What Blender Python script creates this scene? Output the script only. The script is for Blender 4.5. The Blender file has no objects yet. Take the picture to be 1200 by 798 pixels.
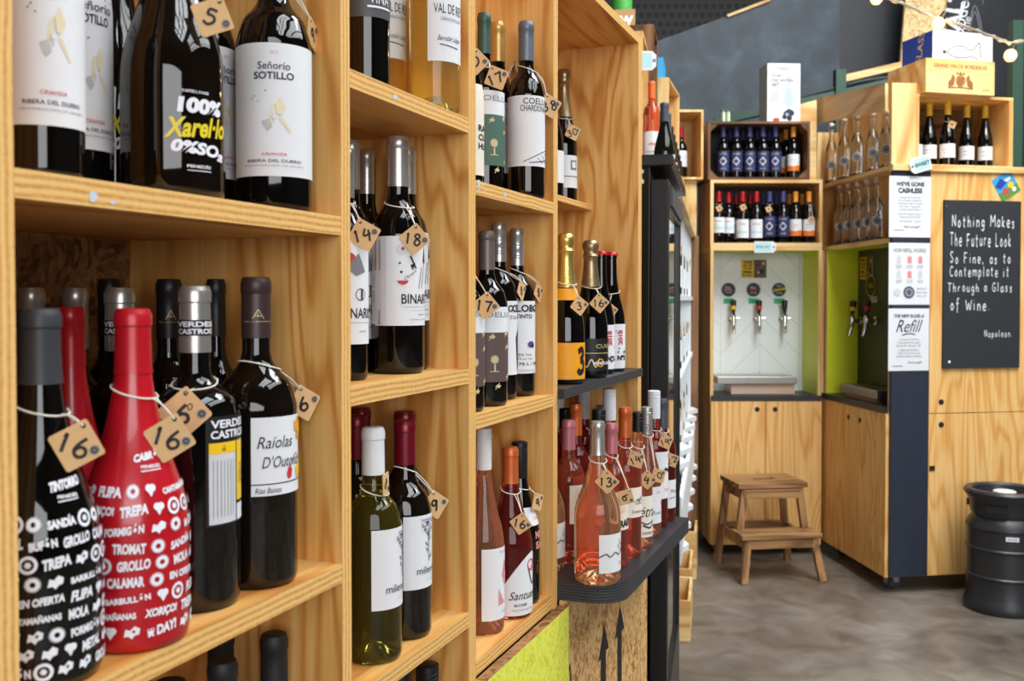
import bpy, bmesh, math, random
from mathutils import Vector, Matrix
from mathutils.geometry import tessellate_polygon
R_ = math.radians
sc = bpy.context.scene
COL = sc.collection

# ------------------------------------------------------------------ camera
W, HH, F = 1200.0, 798.0, 1167.0
EYE = 1.45
PITCH = R_(1.24)
SHIFT = -0.01812
cam_d = bpy.data.cameras.new('camera')
cam = bpy.data.objects.new('camera', cam_d)
COL.objects.link(cam)
cam.location = (0, 0, EYE)
cam.rotation_euler = (math.pi / 2 - PITCH, 0, 0)
cam_d.sensor_width = 36.0
cam_d.lens = 36.0 * F / W
cam_d.shift_y = SHIFT
cam_d.clip_start = 0.02
cam_d.clip_end = 100
cam_d.dof.use_dof = True
cam_d.dof.focus_distance = 1.6
cam_d.dof.aperture_fstop = 9.0
sc.camera = cam

# ------------------------------------------------------------------ light
sc.view_settings.view_transform = 'Standard'
sc.view_settings.look = 'None'
sc.view_settings.gamma = 1.0
sc.view_settings.use_curve_mapping = False
sc.view_settings.exposure = 0.0
world = bpy.data.worlds.new('hall_daylight')
sc.world = world
world.use_nodes = True
bg = world.node_tree.nodes['Background']
bg.inputs[0].default_value = (0.80, 0.90, 1.0, 1)
bg.inputs[1].default_value = 0.42

def area_light(name, loc, size, size_y, power, rot=(0, 0, 0), col=(1, 1, 1)):
    l = bpy.data.lights.new(name, 'AREA')
    l.shape = 'RECTANGLE'
    l.size, l.size_y, l.energy, l.color = size, size_y, power, col
    o = bpy.data.objects.new(name, l)
    o.location = loc
    o.rotation_euler = rot
    COL.objects.link(o)
    return o
# the glazed roof bays of the market hall (daylight)
area_light('skylight_near', (1.9, -0.6, 5.2), 1.5, 3.6, 185, (0, R_(14), 0), (0.93, 0.97, 1.0))
area_light('skylight_mid', (2.3, 3.6, 5.2), 1.7, 3.4, 330, (R_(30), R_(6), 0), (0.93, 0.97, 1.0))
area_light('skylight_aisle', (4.3, 1.3, 5.2), 1.4, 6.0, 190, (0, R_(22), 0), (0.95, 0.98, 1.0))
area_light('camera_side_fill', (1.6, -5.2, 2.5), 4.6, 2.8, 230, (R_(82), 0, R_(4)), (0.97, 0.98, 1.0))  # added fill lamp behind the camera for the back cabinets; no opening stands there

# ------------------------------------------------------------------ projection helpers (real places from the photograph)
_cp, _sp = math.cos(PITCH), math.sin(PITCH)
def ray(px, py):
    a = (px - W / 2) / F
    b = (HH / 2 - py) / F + SHIFT * W / F
    return Vector((a, _cp + b * _sp, -_sp + b * _cp))
EYEV = Vector((0, 0, EYE))
def at_y(px, py, Y):
    d = ray(px, py)
    return EYEV + d * (Y / d.y)
def at_z(px, py, z):
    d = ray(px, py)
    return EYEV + d * ((z - EYE) / d.z)
def at_plane(px, py, p0, n):
    d = ray(px, py)
    n = Vector(n)
    return EYEV + d * ((Vector(p0) - EYEV).dot(n) / d.dot(n))
def zat(px, py, Y):
    return at_y(px, py, Y).z

# ------------------------------------------------------------------ materials
def s2l(c):
    return tuple((x / 255 / 12.92) if x / 255 <= 0.04045 else ((x / 255 + 0.055) / 1.055) ** 2.4 for x in c) + (1,)
MATS = {}
def new_mat(name):
    m = bpy.data.materials.new(name)
    m.use_nodes = True
    MATS[name] = m
    nt = m.node_tree
    return m, nt, nt.nodes['Principled BSDF']
def plain(name, rgb, rough=0.5, metal=0.0, spec=0.5, coat=0.0, noise=0.0, nscale=60.0, bump=0.0, emit=None):
    if name in MATS:
        return MATS[name]
    m, nt, b = new_mat(name)
    b.inputs['Base Color'].default_value = s2l(rgb)
    b.inputs['Roughness'].default_value = rough
    b.inputs['Metallic'].default_value = metal
    b.inputs['Specular IOR Level'].default_value = spec
    b.inputs['Coat Weight'].default_value = coat
    tc = nt.nodes.new('ShaderNodeTexCoord')
    n = nt.nodes.new('ShaderNodeTexNoise')
    n.inputs['Scale'].default_value = nscale
    n.inputs['Detail'].default_value = 4
    nt.links.new(tc.outputs['Object'], n.inputs['Vector'])
    if noise > 0:
        mx = nt.nodes.new('ShaderNodeMix'); mx.data_type = 'RGBA'
        c = s2l(rgb)
        mx.inputs[6].default_value = tuple(max(0, x * (1 - noise)) for x in c[:3]) + (1,)
        mx.inputs[7].default_value = tuple(min(1, x * (1 + noise)) for x in c[:3]) + (1,)
        nt.links.new(n.outputs['Fac'], mx.inputs[0])
        nt.links.new(mx.outputs[2], b.inputs['Base Color'])
    if bump > 0:
        bp = nt.nodes.new('ShaderNodeBump')
        bp.inputs['Strength'].default_value = bump
        bp.inputs['Distance'].default_value = 0.002
        nt.links.new(n.outputs['Fac'], bp.inputs['Height'])
        nt.links.new(bp.outputs['Normal'], b.inputs['Normal'])
    if emit:
        b.inputs['Emission Color'].default_value = s2l(rgb)
        b.inputs['Emission Strength'].default_value = emit
    return m
def math_node(nt, op, a, b=None, c=None):
    n = nt.nodes.new('ShaderNodeMath'); n.operation = op
    for i, v in enumerate((a, b, c)):
        if v is None: continue
        if isinstance(v, (int, float)): n.inputs[i].default_value = v
        else: nt.links.new(v, n.inputs[i])
    return n.outputs[0]
def ramp(nt, fac, stops):
    r = nt.nodes.new('ShaderNodeValToRGB')
    els = r.color_ramp.elements
    while len(els) < len(stops): els.new(0.5)
    for e, (p, c) in zip(els, stops):
        e.position = p; e.color = s2l(c)
    nt.links.new(fac, r.inputs[0])
    return r.outputs[0]
def ply(name, grain, light, mid, dark, fig=9.0, size=1.0, rough=0.5, rw=0.48):
    """rotary-cut plywood: flame figure along the GRAIN axis, fine fibre streaks, a few knots"""
    m, nt, b = new_mat(name)
    tc = nt.nodes.new('ShaderNodeTexCoord')
    def mapped(sc_long, sc_cross):
        mp = nt.nodes.new('ShaderNodeMapping')
        mp.inputs['Scale'].default_value = [sc_long if i == grain else sc_cross for i in range(3)]
        nt.links.new(tc.outputs['Object'], mp.inputs['Vector'])
        return mp.outputs[0]
    n1 = nt.nodes.new('ShaderNodeTexNoise')
    n1.inputs['Scale'].default_value = 2.2 / size
    n1.inputs['Detail'].default_value = 2.5
    n1.inputs['Roughness'].default_value = 0.45
    n1.inputs['Distortion'].default_value = 0.5
    nt.links.new(mapped(0.34, 2.0), n1.inputs['Vector'])
    wv = math_node(nt, 'MULTIPLY_ADD', math_node(nt, 'SINE', math_node(nt, 'MULTIPLY', n1.outputs['Fac'], fig * 6.283)), 0.5, 0.5)
    rings = math_node(nt, 'POWER', wv, 2.6)
    n2 = nt.nodes.new('ShaderNodeTexNoise')
    n2.inputs['Scale'].default_value = 26 / size
    n2.inputs['Detail'].default_value = 5
    nt.links.new(mapped(0.12, 3.2), n2.inputs['Vector'])
    v = nt.nodes.new('ShaderNodeTexVoronoi')
    v.inputs['Scale'].default_value = 3.2 / size
    nt.links.new(mapped(0.8, 1.0), v.inputs['Vector'])
    f = math_node(nt, 'ADD', math_node(nt, 'MULTIPLY', rings, rw), math_node(nt, 'MULTIPLY', n2.outputs['Fac'], 0.60))
    c = ramp(nt, f, [(0.2, light), (0.46, mid), (0.92, dark)])
    knot = nt.nodes.new('ShaderNodeMapRange')
    knot.inputs[1].default_value, knot.inputs[2].default_value = 0.012, 0.034
    knot.inputs[3].default_value, knot.inputs[4].default_value = 1.0, 0.0
    nt.links.new(v.outputs['Distance'], knot.inputs[0])
    mx = nt.nodes.new('ShaderNodeMix'); mx.data_type = 'RGBA'
    nt.links.new(math_node(nt, 'MULTIPLY', knot.outputs[0], 0.75), mx.inputs[0])
    nt.links.new(c, mx.inputs[6])
    mx.inputs[7].default_value = s2l((120, 72, 34))
    nt.links.new(mx.outputs[2], b.inputs['Base Color'])
    b.inputs['Roughness'].default_value = rough
    b.inputs['Specular IOR Level'].default_value = 0.35
    bp = nt.nodes.new('ShaderNodeBump')
    bp.inputs['Strength'].default_value = 0.12; bp.inputs['Distance'].default_value = 0.001
    nt.links.new(n2.outputs['Fac'], bp.inputs['Height'])
    nt.links.new(bp.outputs['Normal'], b.inputs['Normal'])
    return m
def ply_edge(name, axis, c0, c1, period=0.0052):
    """laminated edge: veneer lines stacked along AXIS"""
    m, nt, b = new_mat(name)
    tc = nt.nodes.new('ShaderNodeTexCoord')
    sx = nt.nodes.new('ShaderNodeSeparateXYZ')
    nt.links.new(tc.outputs['Object'], sx.inputs[0])
    n = nt.nodes.new('ShaderNodeTexNoise')
    n.inputs['Scale'].default_value = 9; n.inputs['Detail'].default_value = 3
    nt.links.new(tc.outputs['Object'], n.inputs['Vector'])
    ph = math_node(nt, 'ADD', math_node(nt, 'MULTIPLY', sx.outputs[axis], 2 * math.pi / period), math_node(nt, 'MULTIPLY', n.outputs['Fac'], 7.0))
    s = math_node(nt, 'MULTIPLY_ADD', math_node(nt, 'SINE', ph), 0.5, 0.5)
    n2 = nt.nodes.new('ShaderNodeTexNoise')
    n2.inputs['Scale'].default_value = 180; n2.inputs['Detail'].default_value = 3
    nt.links.new(tc.outputs['Object'], n2.inputs['Vector'])
    f = math_node(nt, 'ADD', math_node(nt, 'MULTIPLY', s, 0.5), math_node(nt, 'MULTIPLY', n2.outputs['Fac'], 0.55))
    nt.links.new(ramp(nt, f, [(0.2, c1), (0.55, c0), (0.95, tuple(min(255, x + 14) for x in c0))]), b.inputs['Base Color'])
    b.inputs['Roughness'].default_value = 0.55
    b.inputs['Specular IOR Level'].default_value = 0.3
    return m
def osb(name, cols, scale=42.0, rough=0.6):
    """pressed wood flakes lying in all directions"""
    m, nt, b = new_mat(name)
    tc = nt.nodes.new('ShaderNodeTexCoord')
    w = nt.nodes.new('ShaderNodeTexNoise')
    w.inputs['Scale'].default_value = 7; w.inputs['Detail'].default_value = 3
    nt.links.new(tc.outputs['Object'], w.inputs['Vector'])
    def flakes(scl, s):
        mp = nt.nodes.new('ShaderNodeMapping')
        mp.inputs['Scale'].default_value = scl
        mp.inputs['Rotation'].default_value = (0.4, 0.9 * s, 0.5 * s)
        nt.links.new(tc.outputs['Object'], mp.inputs['Vector'])
        ad = nt.nodes.new('ShaderNodeMix'); ad.data_type = 'VECTOR'; ad.inputs[0].default_value = 0.22
        nt.links.new(mp.outputs[0], ad.inputs[4]); nt.links.new(w.outputs['Color'], ad.inputs[5])
        v = nt.nodes.new('ShaderNodeTexVoronoi')
        v.inputs['Scale'].default_value = scale
        nt.links.new(ad.outputs[1], v.inputs['Vector'])
        sp = nt.nodes.new('ShaderNodeSeparateColor')
        nt.links.new(v.outputs['Color'], sp.inputs[0])
        return sp.outputs[0], v.outputs['Distance']
    a, da = flakes((0.9, 0.9, 0.28), 1)
    c, dc = flakes((0.3, 0.9, 0.9), -1)
    f = math_node(nt, 'ADD', math_node(nt, 'MULTIPLY', a, 0.6), math_node(nt, 'MULTIPLY', c, 0.4))
    nt.links.new(ramp(nt, f, [(0.12, cols[0]), (0.4, cols[1]), (0.7, cols[2])]), b.inputs['Base Color'])
    b.inputs['Roughness'].default_value = rough
    bp = nt.nodes.new('ShaderNodeBump')
    bp.inputs['Strength'].default_value = 0.35; bp.inputs['Distance'].default_value = 0.002
    nt.links.new(f, bp.inputs['Height']); nt.links.new(bp.outputs['Normal'], b.inputs['Normal'])
    return m
def glass_liquid(name, rgb, ior=1.38, trans=0.9, body=None, rough=0.0):
    m, nt, b = new_mat(name)
    b.inputs['Base Color'].default_value = s2l(rgb)
    b.inputs['Roughness'].default_value = rough
    b.inputs['IOR'].default_value = ior
    b.inputs['Transmission Weight'].default_value = trans
    return m
def thin_glass(name, rgb, refl=1.45):
    m, nt, b = new_mat(name)
    nt.nodes.remove(b)
    out = nt.nodes['Material Output']
    t = nt.nodes.new('ShaderNodeBsdfTransparent'); t.inputs[0].default_value = s2l(rgb)
    g = nt.nodes.new('ShaderNodeBsdfGlossy'); g.inputs['Roughness'].default_value = 0.03
    fr = nt.nodes.new('ShaderNodeFresnel'); fr.inputs[0].default_value = refl
    mx = nt.nodes.new('ShaderNodeMixShader')
    nt.links.new(fr.outputs[0], mx.inputs[0]); nt.links.new(t.outputs[0], mx.inputs[1]); nt.links.new(g.outputs[0], mx.inputs[2])
    nt.links.new(mx.outputs[0], out.inputs[0])
    return m

L1, M1, D1 = (237, 188, 116), (222, 161, 84), (186, 115, 50)
PLYV = ply('birch_plywood_upright', 2, L1, M1, D1, 11, 0.7, 0.5, 0.44)
PLYH = ply('birch_plywood_shelf', 0, L1, M1, D1, 6, 0.8)
PLYF = ply('plywood_door', 2, (239, 197, 130), (228, 172, 98), (194, 128, 62), 16, 1.2, 0.5, 0.30)
PINE = ply('pine_board', 0, (240, 208, 150), (226, 182, 116), (196, 142, 80), 8, 1.6)
PINEV = ply('pine_board_upright', 2, (240, 208, 150), (226, 182, 116), (196, 142, 80), 8, 1.6)
OLDWOOD = ply('weathered_board', 0, (146, 108, 72), (112, 78, 50), (72, 48, 30), 7, 1.2)
OLDWOODV = ply('weathered_upright', 2, (150, 110, 74), (116, 80, 50), (76, 50, 31), 7, 1.2)
STOOLW = ply('worn_stool_wood', 0, (176, 134, 90), (146, 106, 68), (98, 68, 42), 7, 0.8, 0.45)
STOOLWV = ply('worn_stool_leg_wood', 2, (176, 134, 90), (146, 106, 68), (98, 68, 42), 7, 0.8, 0.45)
EDGEH = ply_edge('plywood_edge_level', 2, (226, 180, 108), (196, 138, 74), 0.0068)
EDGEV = ply_edge('plywood_edge_upright', 0, (228, 182, 110), (200, 142, 78), 0.0068)
EDGEB = ply_edge('black_plywood_edge', 2, (62, 62, 66), (30, 30, 33))
OSBN = osb('oriented_strand_board', [(150, 104, 54), (202, 154, 90), (226, 186, 124)], 120)
OSBY = osb('yellow_painted_strand_board', [(204, 204, 52), (226, 226, 76), (230, 232, 92)], 150)
OSBL = osb('pale_strand_board', [(190, 150, 96), (226, 188, 128), (242, 210, 156)], 60)
OSBD = osb('brown_strand_board', [(92, 60, 32), (136, 94, 54), (168, 122, 74)], 100)
BLACKW = plain('black_stained_board', (42, 42, 46), 0.42, noise=0.25, nscale=30)
BLACKP = plain('black_plastic', (22, 22, 24), 0.35, noise=0.2, nscale=40)
BLACKM = plain('black_enamel', (17, 17, 19), 0.3, noise=0.1)
NAVY = plain('navy_painted_board', (40, 46, 60), 0.5, noise=0.18, nscale=14)
LIME = plain('lime_paint', (220, 228, 46), 0.45, noise=0.06, nscale=8)
WHITE = plain('white_paint', (220, 223, 222), 0.45, noise=0.03, nscale=12)
PAPER = plain('label_paper', (226, 227, 230), 0.6, noise=0.02, nscale=90)
CREAM = plain('cream_label_paper', (232, 224, 208), 0.6, noise=0.05, nscale=60)
KRAFT = plain('kraft_card', (218, 176, 124), 0.7, noise=0.1, nscale=120)
STRING = plain('cotton_string', (232, 226, 212), 0.8, noise=0.1, nscale=300)
INK = plain('black_ink', (28, 26, 28), 0.6)
INKB = plain('navy_ink', (30, 32, 58), 0.6)
INKR = plain('red_ink', (196, 52, 60), 0.6)
INKP = plain('pink_ink', (222, 140, 140), 0.6)
INKG = plain('grey_ink', (122, 122, 128), 0.6)
INKLG = plain('pale_grey_ink', (205, 206, 210), 0.6)
INKV = plain('violet_ink', (92, 60, 150), 0.6)
INKBR = plain('brown_ink', (78, 46, 48), 0.6)
GOLDPALE = plain('pale_gold_ink', (228, 214, 178), 0.45)
GREYPALE = plain('pale_stone_ink', (186, 186, 182), 0.5)
GOLDI = plain('gold_ink', (222, 196, 140), 0.4, metal=0.2)
BEIGEI = plain('beige_ink', (204, 186, 146), 0.5)
YELI = plain('yellow_ink', (226, 204, 36), 0.5)
YELP = plain('yellow_label', (240, 196, 24), 0.5)
WHI = plain('white_ink', (236, 236, 242), 0.5)
ORANGEP = plain('orange_label', (244, 164, 24), 0.5)
BROWNP = plain('brown_label', (92, 74, 72), 0.6)
GREENP = plain('green_label', (70, 104, 90), 0.6)
GREYP = plain('dark_grey_label', (74, 76, 80), 0.5)
NAVYP = plain('navy_label', (46, 52, 92), 0.5)
BLACKL = plain('black_label', (22, 22, 24), 0.5)
LBLUE = plain('pale_blue_label', (178, 216, 222), 0.6)
GOLIVE = plain('mint_green_sticker', (70, 196, 150), 0.6)
CHALK = plain('chalk_white', (232, 234, 236), 0.9)
SLATEB = plain('chalkboard_slate', (38, 40, 44), 0.7, noise=0.18, nscale=10)
CARD = plain('brown_cardboard', (188, 146, 100), 0.7, noise=0.06, nscale=50)
BLUEC = plain('bright_blue_card', (52, 160, 214), 0.55)
ROYAL = plain('royal_blue_card', (40, 66, 160), 0.5)
GREENC = plain('green_card', (66, 160, 62), 0.5)
STEEL = plain('brushed_steel', (168, 164, 158), 0.32, metal=0.9, noise=0.1, nscale=50)
CHROME = plain('chrome', (214, 214, 216), 0.12, metal=1.0)
GREENM = plain('dark_green_steel', (46, 78, 62), 0.5, noise=0.15)
CABLE = plain('grey_green_cable', (52, 60, 58), 0.6)
ROPE = plain('grey_rope', (120, 116, 108), 0.8, noise=0.4, nscale=300)
RUBBER = plain('caster_rubber', (60, 62, 66), 0.5)
KEGM = plain('keg_black_plastic', (40, 41, 44), 0.38, noise=0.25, nscale=9, bump=0.1)
BULB = plain('warm_bulb', (255, 206, 124), 0.3, emit=3.2)
# bottle glass
GBLK = plain('black_wine_glass', (10, 9, 8), 0.035, spec=0.6)
GBRN = plain('dark_brown_wine_glass', (18, 12, 8), 0.035, spec=0.6)
GGRN = plain('dark_green_wine_glass', (16, 22, 10), 0.035, spec=0.6)
GOLV = glass_liquid('olive_glass_white_wine', (150, 140, 56), 1.4, 0.92)
GROSE = glass_liquid('pale_pink_wine', (252, 204, 160), 1.37)
GROSR = glass_liquid('salmon_wine', (252, 184, 146), 1.37)
GROSD = glass_liquid('ruby_pink_wine', (240, 132, 100), 1.37)
GROSX = glass_liquid('deep_ruby_wine', (198, 76, 66), 1.37, 0.9)
GWHT = glass_liquid('yellow_white_wine', (254, 240, 150), 1.37, 0.92)
GCLR = glass_liquid('clear_bottle_glass', (252, 253, 253), 1.45, 1.0)
GREDP = plain('red_lacquer_glass', (186, 20, 34), 0.28, spec=0.5, coat=0.3)
# capsules
CAPM = {}
for k, rgb, ro, me in (('silver', (196, 194, 190), 0.3, 0.75), ('black', (26, 26, 28), 0.4, 0), ('wax', (32, 32, 34), 0.55, 0), ('red', (186, 24, 36), 0.3, 0.1), ('claret', (120, 20, 36), 0.3, 0.35),
                       ('white', (222, 224, 226), 0.4, 0), ('gold', (206, 164, 96), 0.32, 0.5), ('green', (62, 92, 80), 0.4, 0.1), ('bluegrey', (108, 118, 130), 0.38, 0.3), ('taupe', (112, 102, 96), 0.4, 0.3),
                       ('copper', (206, 104, 52), 0.35, 0.35), ('pink', (196, 120, 130), 0.38, 0.3), ('grey', (74, 80, 90), 0.4, 0.1), ('charcoal', (56, 58, 62), 0.45, 0), ('foilgold', (226, 196, 110), 0.3, 0.85),
                       ('foilbronze', (168, 146, 112), 0.32, 0.8), ('navy', (64, 68, 124), 0.4, 0), ('orange', (232, 150, 50), 0.4, 0), ('yellow', (232, 190, 60), 0.4, 0), ('brown', (62, 46, 46), 0.4, 0.1), ('tangerine', (236, 106, 52), 0.4, 0)):
    CAPM[k] = plain(k + '_capsule', rgb, ro, me, noise=0.05, nscale=200, bump=0.25 if 'foil' in k else 0.03)

# ------------------------------------------------------------------ mesh building
class MB:
    def __init__(self):
        self.v, self.f, self.m, self.mats, self.smooth = [], [], [], [], []
    def mi(self, mat):
        if mat not in self.mats: self.mats.append(mat)
        return self.mats.index(mat)
    def add(self, vs, fs, mat, smooth=False):
        o = len(self.v); i = self.mi(mat)
        self.v += [tuple(v) for v in vs]
        for f in fs:
            self.f.append(tuple(o + k for k in f)); self.m.append(i); self.smooth.append(smooth)
        return self
    def box(self, x0, x1, y0, y1, z0, z1, mat, front=None, top=None, right=None, left=None):
        vs = [(x0, y0, z0), (x1, y0, z0), (x1, y1, z0), (x0, y1, z0), (x0, y0, z1), (x1, y0, z1), (x1, y1, z1), (x0, y1, z1)]
        for f, m in (((0, 3, 2, 1), mat), ((4, 5, 6, 7), top or mat), ((0, 1, 5, 4), front or mat), ((2, 3, 7, 6), mat), ((1, 2, 6, 5), right or mat), ((3, 0, 4, 7), left or mat)):
            self.add(vs, [f], m)
            o = len(self.v) - 8
        return self
    def lathe(self, prof, mat, n=40, cx=0, cy=0, cz=0, smooth=True, close=False):
        vs, fs = [], []
        for r, z in prof:
            for k in range(n):
                a = 2 * math.pi * k / n
                vs.append((cx + r * math.cos(a), cy + r * math.sin(a), cz + z))
        for i in range(len(prof) - 1):
            for k in range(n):
                a, b = i * n + k, i * n + (k + 1) % n
                fs.append((a, b, b + n, a + n))
        return self.add(vs, fs, mat, smooth)
    def tube(self, pts, r, mat, n=8, smooth=True, caps=True):
        pts = [Vector(p) for p in pts]
        vs, fs = [], []
        prev = None
        for i, p in enumerate(pts):
            t = (pts[min(i + 1, len(pts) - 1)] - pts[max(i - 1, 0)])
            t.normalize()
            if prev is None:
                u = t.cross(Vector((0, 0, 1)))
                if u.length < 1e-3: u = t.cross(Vector((1, 0, 0)))
            else:
                u = prev - t * prev.dot(t)
            u.normalize(); prev = u
            w = t.cross(u)
            rr = r[i] if isinstance(r, (list, tuple)) else r
            for k in range(n):
                a = 2 * math.pi * k / n
                vs.append(p + u * (rr * math.cos(a)) + w * (rr * math.sin(a)))
        for i in range(len(pts) - 1):
            for k in range(n):
                a, b = i * n + k, i * n + (k + 1) % n
                fs.append((a, a + n, b + n, b))
        if caps:
            fs.append(tuple(range(n))); fs.append(tuple(reversed(range((len(pts) - 1) * n, len(pts) * n))))
        return self.add(vs, fs, mat, smooth)
    def prism(self, poly, ax, a0, a1, mat, side=None):
        """extrude 2-D polygon POLY (other two axes in order) along axis AX from a0 to a1"""
        n = len(poly)
        def P(q, a):
            l = list(q); l.insert(ax, a); return tuple(l)
        vs = [P(q, a0) for q in poly] + [P(q, a1) for q in poly]
        self.add(vs, [tuple(range(n)), tuple(range(2 * n - 1, n - 1, -1))], mat)
        self.add(vs, [(i, i + n, (i + 1) % n + n, (i + 1) % n) for i in range(n)], side or mat)
        return self
    def rbox(self, c, half, mat, rot=None):
        """oriented box"""
        M = rot or Matrix.Identity(3)
        vs = [Vector(c) + M @ Vector((sx * half[0], sy * half[1], sz * half[2])) for sx, sy, sz in ((-1, -1, -1), (1, -1, -1), (1, 1, -1), (-1, 1, -1), (-1, -1, 1), (1, -1, 1), (1, 1, 1), (-1, 1, 1))]
        return self.add(vs, [(0, 3, 2, 1), (4, 5, 6, 7), (0, 1, 5, 4), (2, 3, 7, 6), (1, 2, 6, 5), (3, 0, 4, 7)], mat)
    def beam(self, p, q, wx, wy, mat, up=(0, 0, 1), w2=None):
        """straight bar of section wx x wy from p to q"""
        p, q = Vector(p), Vector(q)
        t = (q - p).normalized()
        s = t.cross(Vector(up))
        if s.length < 1e-4: s = Vector((1, 0, 0))
        s.normalize(); w = s.cross(t)
        vs = []
        for c, k in ((p, 1.0), (q, w2 or 1.0)):
            for a, b in ((-1, -1), (1, -1), (1, 1), (-1, 1)):
                vs.append(c + s * (a * wx * k / 2) + w * (b * wy * k / 2))
        return self.add(vs, [(3, 2, 1, 0), (4, 5, 6, 7), (0, 1, 5, 4), (1, 2, 6, 5), (2, 3, 7, 6), (3, 0, 4, 7)], mat)
    def build(self, name, parent=None, loc=None, rz=None, bevel=0.0, fix=True):
        me = bpy.data.meshes.new(name)
        me.from_pydata(self.v, [], self.f)
        for m in self.mats: me.materials.append(m)
        me.polygons.foreach_set('material_index', self.m)
        me.polygons.foreach_set('use_smooth', self.smooth)
        if fix:
            bm = bmesh.new(); bm.from_mesh(me)
            bmesh.ops.remove_doubles(bm, verts=bm.verts, dist=1e-6)
            bmesh.ops.recalc_face_normals(bm, faces=bm.faces)
            bm.to_mesh(me); bm.free()
        me.update()
        if any(self.smooth): me.set_sharp_from_angle(angle=R_(38))
        return link(name, me, parent, loc, rz, bevel)
def link(name, me, parent=None, loc=None, rz=None, bevel=0.0):
    o = bpy.data.objects.new(name, me)
    COL.objects.link(o)
    if parent is not None: o.parent = parent
    if loc is not None: o.location = loc
    if rz is not None: o.rotation_euler = (0, 0, rz)
    if bevel > 0:
        b = o.modifiers.new('bevel', 'BEVEL')
        b.width = bevel; b.segments = 2; b.limit_method = 'ANGLE'; b.angle_limit = R_(40)
    return o
def empty(name, loc=(0, 0, 0), rz=0.0):
    o = bpy.data.objects.new(name, None)
    o.empty_display_size = 0.05
    o.location = loc; o.rotation_euler = (0, 0, rz)
    COL.objects.link(o)
    return o
LABELS = {}
def tag(o, label, cat, group=None, kind=None):
    o['label'] = label; o['category'] = cat
    if group: o['group'] = group
    if kind: o['kind'] = kind
    return o
def structure(o):
    o['kind'] = 'structure'
    return o

# ------------------------------------------------------------------ flat drawing: text and strokes as (verts2d, faces)
_tc = {}
def text2d(body, shear=0.0, bold=0.0):
    key = (body, shear, bold)
    if key in _tc: return _tc[key]
    cu = bpy.data.curves.new('lettering', 'FONT')
    cu.body = body; cu.size = 1.0; cu.shear = shear; cu.offset = bold
    cu.resolution_u = 3
    ob = bpy.data.objects.new('lettering', cu)
    COL.objects.link(ob)
    dg = bpy.context.evaluated_depsgraph_get()
    me = bpy.data.meshes.new_from_object(ob.evaluated_get(dg))
    vs = [(v.co.x, v.co.y) for v in me.vertices]
    fs = [tuple(p.vertices) for p in me.polygons]
    bpy.data.objects.remove(ob); bpy.data.curves.remove(cu); bpy.data.meshes.remove(me)
    if vs:
        x0, x1 = min(v[0] for v in vs), max(v[0] for v in vs)
        y0, y1 = min(v[1] for v in vs), max(v[1] for v in vs)
    else:
        x0 = x1 = y0 = y1 = 0
    _tc[key] = (vs, fs, x0, x1, y0, y1)
    return _tc[key]
def smooth_line(p, n=5):
    if len(p) < 3: return p
    out = []
    for i in range(len(p) - 1):
        a, b, c, d = p[max(i - 1, 0)], p[i], p[i + 1], p[min(i + 2, len(p) - 1)]
        for k in range(n):
            t = k / n
            out.append(tuple(0.5 * (2 * b[j] + (c[j] - a[j]) * t + (2 * a[j] - 5 * b[j] + 4 * c[j] - d[j]) * t * t + (3 * b[j] - a[j] - 3 * c[j] + d[j]) * t ** 3) for j in (0, 1)))
    out.append(tuple(p[-1]))
    return out
def ribbon(p, w):
    vs, fs = [], []
    for i, q in enumerate(p):
        a, b = p[max(i - 1, 0)], p[min(i + 1, len(p) - 1)]
        dx, dy = b[0] - a[0], b[1] - a[1]
        l = math.hypot(dx, dy) or 1
        nx, ny = -dy / l * w / 2, dx / l * w / 2
        vs += [(q[0] + nx, q[1] + ny), (q[0] - nx, q[1] - ny)]
    for i in range(len(p) - 1):
        fs.append((2 * i, 2 * i + 1, 2 * i + 3, 2 * i + 2))
    return vs, fs
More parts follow.
